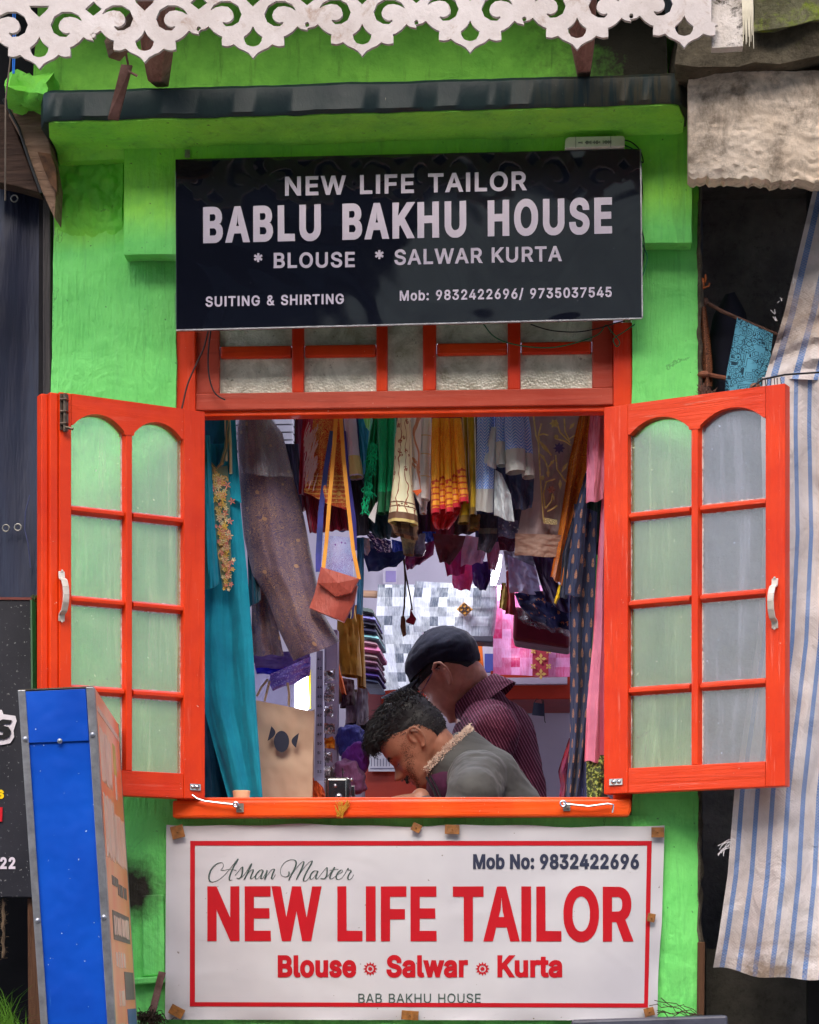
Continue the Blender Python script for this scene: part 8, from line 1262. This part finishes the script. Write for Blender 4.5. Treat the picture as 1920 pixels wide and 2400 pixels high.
# ---------------------------------------------------------------- the two men
def tab(T, u):
    if u <= T[0][0]: return T[0][1]
    for (a, p), (b, q) in zip(T, T[1:]):
        if u <= b: k = (u-a)/(b-a); k = k*k*(3-2*k)*.35+k*.65; return p+(q-p)*k
    return T[-1][1]
FT = [(-.114, .060), (-.109, .080), (-.099, .091), (-.088, .092), (-.075, .089), (-.054, .094), (-.035, .095), (-.005, .095), (.016, .101), (.035, .104), (.053, .101), (.075, .090), (.095, .070), (.111, .040), (.120, .010), (.124, -.02)]
BT_ = [(-.114, .045), (-.109, .030), (-.095, .006), (-.075, -.008), (-.06, -.018), (-.04, -.055), (-.02, -.078), (0, -.090), (.03, -.097), (.06, -.092), (.09, -.074), (.108, -.054), (.120, -.034), (.124, -.02)]
WT = [(-.114, .008), (-.109, .022), (-.095, .036), (-.075, .049), (-.04, .060), (-.01, .067), (.02, .072), (.05, .073), (.08, .065), (.1, .049), (.115, .026), (.124, .002)]
NT_ = [(-.05, 0), (-.0465, .004), (-.043, .018), (-.038, .030), (-.031, .035), (-.024, .029), (-.012, .017), (0, .009), (.012, .004), (.024, 0)]
def HS(th, u, jowl=0):
    Ff, B, W = tab(FT, u), tab(BT_, u), tab(WT, u)+jowl*exp(-((u+.06)/.03)**2)
    c, a = (Ff+B)/2, (Ff-B)/2; ct, st = cos(th), sin(th); e = .86
    f = c+a*math.copysign(abs(ct)**e, ct); s = W*math.copysign(abs(st)**e, st)
    if ct > 0:
        g = lambda s0, u0, rs, ru: exp(-((s-s0)/rs)**2-((u-u0)/ru)**2)+exp(-((s+s0)/rs)**2-((u-u0)/ru)**2) if s0 else exp(-(s/rs)**2-((u-u0)/ru)**2)
        f += tab(NT_, u)*exp(-(s/(.009+.0055*max(0, min(1, -u/.03))))**2)
        f += .008*g(.0125, -.038, .006, .008)              # nostril wings
        f += .013*g(0, -.056, .021, .0075)+.009*g(0, -.0735, .018, .0065)-.005*g(0, -.065, .022, .0032)+.010*g(0, -.100, .020, .012)
        f += .007*g(.030, .017, .020, .007)-.013*g(.031, -.002, .014, .012)+.008*g(.031, -.006, .011, .008)+.005*g(.047, -.030, .016, .014)
    return f, u, s
def frame_of(px, py, y, tau, yaw, sc_):
    ef = V((-cos(tau), 0, -sin(tau))); eu = V((-sin(tau), 0, cos(tau))); Y = V((0, 1, 0)); O = P(px, py, y)
    F1 = ef*cos(yaw)+Y*sin(yaw); S1 = -Y*cos(yaw)+ef*sin(yaw); O = P(px, py, y-.07)+V((0, .07, 0))
    return lambda f, u, s: O+(F1*f+eu*u+S1*s)*sc_
def head(mb, fr, jowl=0, nu=96, nv=110):
    us = [-.114+.238*j/nv for j in range(nv+1)]; rows = [[fr(*HS(2*pi*i/nu, u, jowl)) for i in range(nu)] for u in us]
    mb.sheet(rows, close=True); mb.add(rows[0], [tuple(range(nu))]); mb.add(rows[-1], [tuple(range(nu-1, -1, -1))])
def ear(mb, fr, sd=1, big=1.0, up=0):
    E = lambda f, u, s: fr(-.006+f*big, .004+up+u*big, sd*(.069+s))
    mb.tube([E(.012, -.008, 0), E(.016, .010, .006), E(.010, .027, .012), E(-.004, .033, .016), E(-.017, .026, .018), E(-.021, .008, .017), E(-.017, -.010, .013), E(-.009, -.022, .008), E(.001, -.029, .006)], [.0035, .004, .0045, .005, .005, .0048, .0045, .005, .0055], 8)
    mb.tube([E(-.004, .018, .004), E(-.012, .008, .008), E(-.010, -.008, .007), E(0, -.016, .005)], [.004, .005, .005, .004], 8)
    mb.tube([E(0, .026, -.004), E(-.006, .004, -.002), E(.0, -.022, -.004)], [.009, .013, .009], 10, flat=.6)
    mb.ball(E(.002, -.026, .005), .0065, 10, 8)
def caps(mb, pts, n=16):
    """tapered limb through (point, radius)"""
    mb.tube([p for p, r in pts], [r for p, r in pts], n)
    for p, r in (pts[0], pts[-1]): mb.ball(p, r*.995, 16, 12)
    for p, r in pts[1:-1]: mb.ball(p, r*.99, 16, 12)
def remesh(o, v, it=4, disp=None):
    d = o.modifiers.new('remesh', 'REMESH'); d.mode = 'VOXEL'; d.voxel_size = v; d.use_smooth_shade = True; s = o.modifiers.new('smooth', 'SMOOTH'); s.iterations = it; s.factor = .5
    if disp:
        t = bpy.data.textures.new('folds', 'CLOUDS'); t.noise_scale = disp[1]; t.noise_depth = 2; m = o.modifiers.new('folds', 'DISPLACE'); m.texture = t; m.strength = disp[0]; m.mid_level = .5
    return o
def hand(mb, wrist, dirn, up, side, sc_=1.0, curl=.6):
    d = V(dirn).normalized(); n = V(up).normalized(); s = d.cross(n).normalized()*side; W = V(wrist); k = sc_
    palm = [W, W+d*.03*k, W+d*.075*k]
    for q in (-.026, -.009, .009, .026): mb.tube([W+s*q*.55*k, W+d*.045*k+s*q*.9*k, W+d*.082*k+s*q*k], [.013*k, .0135*k, .0105*k], 10)
    for q, L in ((-.028, .065), (-.010, .076), (.009, .072), (.027, .056)):
        a = W+d*.080*k+s*q*k; b = a+(d*cos(curl*.5)-n*sin(curl*.5))*L*.42*k; c = b+(d*cos(curl*1.2)-n*sin(curl*1.2))*L*.33*k; e = c+(d*cos(curl*1.8)-n*sin(curl*1.8))*L*.27*k
        mb.tube([a, b, c, e], [.0095*k, .0088*k, .008*k, .0065*k], 9); mb.ball(e, .0064*k, 8, 6)
    a = W+d*.022*k-s*.026*k; b = a+(d*.6-s*.75-n*.2).normalized()*.038*k; c = b+(d*.85-s*.3-n*.35).normalized()*.034*k; mb.tube([a, b, c], [.0125*k, .0105*k, .0078*k], 9); mb.ball(c, .0077*k, 8, 6)
def skin(name, c1, c2):
    n = NT(name, .45, 0, .45); v = n.co(); n.p.inputs['Subsurface Weight'].default_value = .02; n.p.inputs['Subsurface Radius'].default_value = (.012, .005, .003)
    c = n.mix(n.ramp(n.noise(v, 22, 5, .6), .35, .7), lin(c1), lin(c2)); return n.out(c, n.ramp(n.noise(v, 30, 3), .3, .7, .38, .55), n.bump(n.noise(v, 260, 3, .6), .18, .0015))
SK1 = skin('warm_brown_skin', (170, 120, 98), (142, 98, 78)); SK2 = skin('dark_brown_skin', (214, 160, 136), (180, 126, 106))
HAIR = NT('black_hair', .5, 0, .3); v = HAIR.co(); HAIR = HAIR.out(HAIR.mix(HAIR.noise(v, 60, 2), (.006, .006, .008), (.018, .018, .022)))
STUB = plain('short_stubble', (92, 60, 46), .8, (70, 46, 38))
def blades(mb, root, dirs, w):
    """one curved hair lock"""
    pts = [root]
    for d in dirs: pts.append(pts[-1]+d)
    n = len(pts); vs = []
    for i, p in enumerate(pts):
        t = (pts[min(i+1, n-1)]-pts[max(i-1, 0)]); sd = t.cross(V((random.gauss(0, .4), -1, random.gauss(0, .4)))); sd = sd.normalized()*w*(1-.85*i/(n-1)); vs += [p-sd, p+sd]
    mb.add(vs, [(2*i, 2*i+1, 2*i+3, 2*i+2) for i in range(n-1)], sm=True)
# --- young man bending over the machine
random.seed(61)
yf = .56; frm = frame_of(982, 1732, yf, radians(42), radians(6), 1.0)
young = thing('person', 'young man with short dark hair in a grey olive jacket bending low to the left', 'person', V((P(1190, 2330, .62).x, .62, .95)))
mb = MB(); head(mb, frm); ear(mb, frm, 1); ear(mb, frm, -1)
W_ = lambda px, py, y: P(px, py, y)
pelv = V((P(1215, 2200, .62).x, .62, 1.50)); chest = W_(1130, 1855, .58)
caps(mb, [(frm(-.028, -.035, 0), .052), (W_(1050, 1778, .57), .056), (W_(1090, 1812, .575), .062)])
caps(mb, [(W_(1095, 1825, .575), .085), (chest, .105), ((chest+pelv)/2, .11), (pelv, .12)])
for sd, y in ((1, .40), (-1, .74)):
    sh = W_(1112, 1862, y); el = V((sh.x-.10, y+(-.03 if sd > 0 else .02), sh.z-.22)); wr_ = V((P(960, 1870, .43).x+.03, y*.5+.24, P(0, 1872, .4).z))
    caps(mb, [(chest+V((0, (y-.58)*.4, .01)), .07), (sh, .052), ((sh+el)/2, .044), (el, .038), ((el+wr_)/2, .033), (wr_, .026)])
    hand(mb, wr_, (-1, .15*sd, -.12), (0, 0, 1), sd, .95, .7)
    hp = pelv+V((0, (y-.57)*.55, -.03)); kn = V((hp.x-.40, hp.y, 1.42)); an = V((kn.x+.03, hp.y, IZ0+.09)); caps(mb, [(hp, .095), ((hp+kn)/2, .08), (kn, .056), ((kn+an)/2, .052), (an, .038)]); caps(mb, [(an+V((.02, 0, -.04)), .038), (an+V((-.15, 0, -.058)), .028)])
ob_ = mb.build('body', SK1, young); remesh(ob_, .0038, 2)
# jacket
JK = NT('grey_olive_jacket', .7, 0, .3); v = JK.co(); JK.p.inputs['Sheen Weight'].default_value = .15
JKm = JK.out(JK.mix(JK.ramp(JK.noise(v, 6, 4, .6), .35, .7), lin((80, 82, 82)), lin((60, 61, 62))), None, JK.bump(JK.noise(v, 150, 3), .15, .002, JK.bump(JK.noise(JK.co(scale=(.6, 1, 1.6), rot=(0, .6, 0)), 6, 3, .5, .6), .8, .03)))
mb = MB(); caps(mb, [(W_(1092, 1772, .575), .070), (W_(1135, 1838, .58), .112), (W_(1185, 1925, .59), .125), ((chest+pelv)/2+V((.02, 0, -.05)), .13), (pelv+V((0, 0, .02)), .135)])
for sd, y in ((1, .40), (-1, .74)):
    sh = W_(1112, 1858, y); el = V((sh.x-.10, y+(-.03 if sd > 0 else .02), sh.z-.22)); wr_ = V((P(960, 1870, .43).x+.03, y*.5+.24, P(0, 1872, .4).z)); w2 = el+(wr_-el)*.86
    caps(mb, [(W_(1120, 1830, .5 if sd > 0 else .66), .088), (sh, .074), ((sh+el)/2, .060), (el, .054), ((el+w2)/2, .046), (w2, .038)])
jk = mb.build('jacket', JKm, young); remesh(jk, .006, 6, (.014, .06))
def ring_pt(t, k, spread=0):
    """collar ring: k=0 top edge, k=1 where it joins the jacket"""
    A, B = W_(997, 1812, .57), W_(1102, 1704, .57); c = (A+B)/2; h = (B-A)/2; c2 = c+V((.062, 0, -.062))*k; r = 1+.12*k
    return c2+h*cos(t)*r+V((0, -.078*sin(t)*r, 0))+V((-.018, 0, -.02))*abs(sin(t))*(1-k)
rows = [[ring_pt(2*pi*i/60, k) for i in range(61)] for k in (0, .35, .7, 1, 1.3)]
inn = [[p+(ring_pt(0, .5)*.5+ring_pt(pi, .5)*.5-p)*.07 for p in r] for r in rows]
m = MB(); m.sheet(rows); m.sheet(inn); m.sheet([rows[0], inn[0]]); m.build('jacket_collar', JKm, young)
m = MB()
for i in range(3800):
    t = random.uniform(0, 2*pi); p = ring_pt(t, random.uniform(-.05, .16)); p = p+(ring_pt(0, .3)*.5+ring_pt(pi, .3)*.5-p)*random.uniform(-.05, .10); d = V((random.gauss(-.6, .8), random.gauss(-.5, .8), random.gauss(.5, .8))).normalized()
    blades(m, p, [d*.004, d*.003+V((random.gauss(0, .002), 0, random.gauss(0, .002)))], .0015)
m.build('fleece_trim', plain('cream_fleece', (232, 214, 198), .9, (206, 180, 164)), young)
m = MB(); c1 = [W_(1000, 1822, .495), W_(1015, 1848, .47), W_(1030, 1885, .46)]; m.tube(c1, .004, 6); m.tube([p+V((.010, -.004, .004)) for p in c1], .003, 6); m.build('zip', plain('dark_zip', (40, 40, 44), .4, metal=.5), young)
for L in ([(1040, 1800), (1060, 1776), (1090, 1764), (1125, 1772)], [(1050, 1740), (1052, 1775), (1040, 1800)], [(1140, 1842), (1180, 1824), (1218, 1812)]): pass
m = MB(); caps(m, [(frm(.03, -.09, 0)+V((.03, 0, -.03)), .05), (W_(1065, 1835, .57), .085)]); sf = m.build('inner_shirt', fab('maroon_inner_shirt', (70, 24, 56), (46, 16, 40)), young); remesh(sf, .006, 4)
# hair: dark scalp under thousands of locks, clipped short at the sides
def hairline(f):
    if f > .07: return .058
    if f > .01: return .058-.026*(1-(f-.01)/.06)**1.2+.004
    if f > -.03: return .036-.012*(.01-f)/.04
    return .024-.075*min(1, (-.03-f)/.045)
def scalp(mb, fr, off, lim=hairline, extra=0, nu=80, nv=60, noise=0):
    rows = []
    for j in range(nv+1):
        r = []
        for i in range(nu):
            th = 2*pi*i/nu; f0, _, s0 = HS(th, .03); u0 = lim(f0)+extra; u = u0+(.1239-u0)*(j/nv)**.9; f, u, s = HS(th, u); c = V((-.0, .02, 0)); p = V((f, u, s)); d = (p-V((0, .025, 0))).normalized()
            o = off(f, u, s, j/nv) if callable(off) else off; o += noise*fbm((f*60, u*60, s*60), 1); r.append(fr(*(p+d*o)))
        rows.append(r)
    mb.sheet(rows, close=True); mb.add(rows[-1], [tuple(range(nu))])
m = MB(); scalp(m, frm, lambda f, u, s, w: .0008+.017*max(0, min(1, (u-.060)/.03))*(1 if f < .09 else .8), lambda f: hairline(f)+(.010 if f > -.02 else .014), noise=.0004); m.build('hair_base', HAIR, young)
m = MB()
def fvec(fr, a, b, c): return fr(a, b, c)-fr(0, 0, 0)
for i in range(7500):
    th = random.uniform(0, 2*pi); u = random.uniform(-.05, .124); f, u, s = HS(th, u); hl = hairline(f)
    if u < hl+random.gauss(0, .004): continue
    top = max(0, min(1, (u-.060)/.03)); L = .006+top*.030+(.012*top if f > .03 else 0); nrm = V((f, u-.02, s)).normalized(); p = V((f, u, s))+nrm*(.001+.012*top)
    sw = V((.75+.3*top, -.25 if top < .3 else .18, -.15*s/.07)); loc = (nrm*(.25+.45*top)+sw*(.6)+V([random.gauss(0, .28) for _ in range(3)])).normalized()
    d2 = (loc+V((.35, -.55*top, 0))+V([random.gauss(0, .2) for _ in range(3)])).normalized(); d3 = (d2+V((.0, -.6*top, 0))).normalized()
    blades(m, frm(*p), [fvec(frm, *(loc*L*.4)), fvec(frm, *(d2*L*.35)), fvec(frm, *(d3*L*.3))], .0011+.0007*top)
for i in range(420):                                # the curling quiff over the forehead
    s = random.gauss(0, .032); p = V((.078+random.uniform(-.02, .02), .078+random.uniform(-.012, .018), s)); a = random.uniform(.7, 1.15); L = random.uniform(.012, .020); ds = []
    for k in range(5): ang = .7-k*a*.62; ds.append(fvec(frm, L*.62*cos(ang), L*.62*sin(ang), random.gauss(0, .0015)))
    blades(m, frm(*p), ds, .0016)
m.build('hair', HAIR, young)
m = MB()
for i in range(90):
    t = random.random(); th0 = .30+.30*t; f, u, s = HS(th0, .012+.008*sin(pi*t*.9)+random.uniform(-.003, .003)); blades(m, frm(f+.001, u, s+.001), [fvec(frm, -.002, .0015, .004), fvec(frm, -.002, -.0005, .004)], .0009)
m.build('eyebrow', HAIR, young)
m = MB()
for i in range(50):
    t = random.random(); f, u, s = HS(.30+.26*t, -.008); blades(m, frm(f+.001, u, s), [fvec(frm, .003, -.0015, .001), fvec(frm, .002, -.001, .001)], .0006)
m.build('eyelashes', HAIR, young)
m = MB()
for i in range(330):
    f, u, s = HS(random.gauss(.0, .20), random.gauss(-.051, .0035)); blades(m, frm(f+.0006, u, s), [fvec(frm, .0015, -.003, random.gauss(0, .002)), fvec(frm, .0003, -.003, 0)], .0008)
m.build('moustache', HAIR, young)
m = MB()
for i in range(1600):
    t = random.random()
    if t < .45: f, u, s = HS(random.gauss(0, .30), random.gauss(-.097, .008))
    else:
        k = random.random(); f, u, s = HS(1.42-.9*k+random.gauss(0, .13), .03-.13*k**.85+random.gauss(0, .010))
    blades(m, frm(f+.0004, u, s+.0003), [fvec(frm, random.gauss(0, .001), -.0025, random.gauss(0, .001))], .0005)
m.build('stubble', STUB, young)
m = MB()
for k in range(9): a0 = HS(-.34+k*.085, -.0625); b0 = HS(-.34+k*.085, -.0745); 
rows = [[frm(*(V(HS(-.30+.6*i/10, u))+V((.0008, 0, 0)))) for i in range(11)] for u in (-.070, -.073, -.077)]
m.sheet(rows); m.build('lip', plain('dusky_lip', (150, 84, 74), .4), young)
# --- older man in cap and glasses
random.seed(62)
fr2 = frame_of(1058, 1572, .92, radians(38), radians(24), 1.05)
old = thing('person', 'older man in a navy cap, glasses and maroon striped shirt, looking down', 'person', V((P(1165, 2000, .92).x, .92, IZ0)))
mb = MB(); head(mb, fr2, .007); ear(mb, fr2, 1, 1.18); ear(mb, fr2, -1, 1.18)
hipc = V((P(1172, 2100, .94).x, .95, IZ0+.86)); ch2 = W_(1158, 1765, .93)
caps(mb, [(fr2(-.028, -.035, 0), .058), (W_(1108, 1622, .93), .062), (W_(1130, 1665, .935), .066)])
caps(mb, [(W_(1138, 1690, .935), .09), (ch2, .115), ((ch2+hipc)/2, .12), (hipc, .125)])
for sd, y in ((1, .76), (-1, 1.10)):
    sh = W_(1150, 1716, y); el = V((sh.x-.07, y-.01*sd, sh.z-.28)); wr_ = V((sh.x-.24, y+.05*sd, P(0, 1900, .8).z)); caps(mb, [(ch2+V((0, (y-.93)*.4, .05)), .075), (sh, .052), ((sh+el)/2, .043), (el, .037), ((el+wr_)/2, .032), (wr_, .026)]); hand(mb, wr_, (-1, .1*sd, -.2), (0, 0, 1), sd, .95, .5)
    hp = hipc+V((0, (y-.93)*.5, -.04)); kn = V((hp.x-.02, hp.y, IZ0+.46)); an = V((hp.x+.02, hp.y, IZ0+.09)); caps(mb, [(hp, .095), ((hp+kn)/2, .078), (kn, .055), ((kn+an)/2, .052), (an, .038)]); caps(mb, [(an+V((.03, 0, -.045)), .036), (an+V((-.15, 0, -.06)), .026)])
remesh(mb.build('body', SK2, old), .0038, 2)
SH = NT('maroon_striped_shirt', .75, 0, .25); v = SH.co(rot=(0, radians(28), 0)); w = SH.wave(v, 38, 1.0, 2, 'BANDS', 'X', .6); ln_ = SH.ramp(w, .8, .98)
SHm = SH.out(SH.mix(ln_, SH.mix(SH.noise(SH.co(), 7, 4), lin((88, 28, 50)), lin((58, 17, 40))), lin((150, 84, 112))), None, SH.bump(w, .4, .004, SH.bump(SH.noise(SH.co(), 9, 4, .6, .7), .7, .025)))
mb = MB(); caps(mb, [(W_(1136, 1668, .935), .078), (W_(1158, 1735, .94), .128), (W_(1172, 1850, .94), .138), (hipc+V((0, 0, .02)), .14)])
for sd, y in ((1, .76), (-1, 1.10)):
    sh = W_(1158, 1712, y); el = V((sh.x-.06, y-.01*sd, sh.z-.28)); caps(mb, [(W_(1146, 1705, .86 if sd > 0 else 1.0), .088), (sh, .076), ((sh+el)/2, .062), (el, .054), (el+V((-.12, .03*sd, .02)), .046)])
remesh(mb.build('shirt', SHm, old), .006, 6, (.012, .07))
def ring2(t, k):
    A, B = W_(1062, 1660, .93), W_(1158, 1580, .93); c = (A+B)/2; h = (B-A)/2; return c+V((.040, 0, -.040))*k+h*cos(t)*(1+.18*k)+V((0, -.078*sin(t)*(1+.16*k), 0))
rows = [[ring2(2*pi*i/60, k) for i in range(61)] for k in (.5, .1, 0, .06, .5, 1.0)]
for i in range(61):
    for j in (3, 4, 5): rows[j][i] += (rows[j][i]-(ring2(0, .5)+ring2(pi, .5))*.5)*(.05*(j-2))
m = MB(); m.sheet(rows); m.build('shirt_collar', SHm, old)
# cap
CAPM = fab('navy_cap_cotton', (12, 15, 36), (8, 10, 26), rough=.8, bump=.3)
def caplim(f): return .054 if f > 0 else .054-.068*min(1, -f/.09)
m = MB(); scalp(m, fr2, lambda f, u, s, w: .004+.010*min(1, w*2.2)*(1.2 if f > 0 else 1.0)+.004*max(0, f/.1), caplim, 0, 80, 40, .002); m.ball(fr2(-.012, .138, 0), .006, 10, 6); cp_ = m.build('cap', CAPM, old)
sd_ = cp_.modifiers.new('thickness', 'SOLIDIFY'); sd_.thickness = .003
rows = []
for j in range(15):
    k = j/14; r = []
    for i in range(25):
        a = -1+2*i/24; f0, u0, s0 = HS(a*1.05, .056); s = s0*(1.08-.04*k); ff = f0+.005+.108*k*sqrt(max(0, 1-a*a*.72)); r.append(fr2(ff, .057-.012*a*a+.030*k-.046*k*a*a, s))
    rows.append(r)
m = MB(); m.sheet(rows); br = m.build('brim', CAPM, cp_); sd_ = br.modifiers.new('thickness', 'SOLIDIFY'); sd_.thickness = .004
m = MB(); scalp(m, fr2, .0012, lambda f: .030 if f > -.03 else .030-.05*min(1, (-.03-f)/.05)); m.build('hair_base', HAIR, old)
m = MB()
for i in range(2600):
    f, u, s = HS(random.uniform(0, 2*pi), random.uniform(-.03, .06)); 
    if u < (.030 if f > -.03 else .030-.05*min(1, (-.03-f)/.05))+random.gauss(0, .004) or f > .06: continue
    nrm = V((f, u, s)).normalized(); blades(m, fr2(*(V((f, u, s))+nrm*.001)), [fvec(fr2, *(nrm*.002+V((-.001, -.003, 0)))), fvec(fr2, *(nrm*.001+V((0, -.003, 0))))], .0007)
m.build('hair', HAIR, old)
m = MB(); m.tube([fr2(-.012, .022, .083), fr2(.0, .034, .078), fr2(.04, .020, .077), (fr2(.085, .008, .068)), fr2(.114, .000, .057)], .0020, 6)
for c in (.033, -.033): m.tube([fr2(.122-1.6*(c+.024*cos(t))**2, -.014+.020*sin(t), c+.025*cos(t)) for t in [i*2*pi/20 for i in range(21)]], .0020, 6)
m.tube([fr2(.114, -.002, .010), fr2(.117, .002, 0), fr2(.114, -.002, -.010)], .0013, 6); m.build('glasses', CHROME, old)
m = MB()
for i in range(260):
    f, u, s = HS(random.gauss(.0, .22), random.gauss(-.052, .004)); blades(m, fr2(f+.0006, u, s), [fvec(fr2, .0015, -.003, 0)], .0008)
m.build('moustache', HAIR, old)
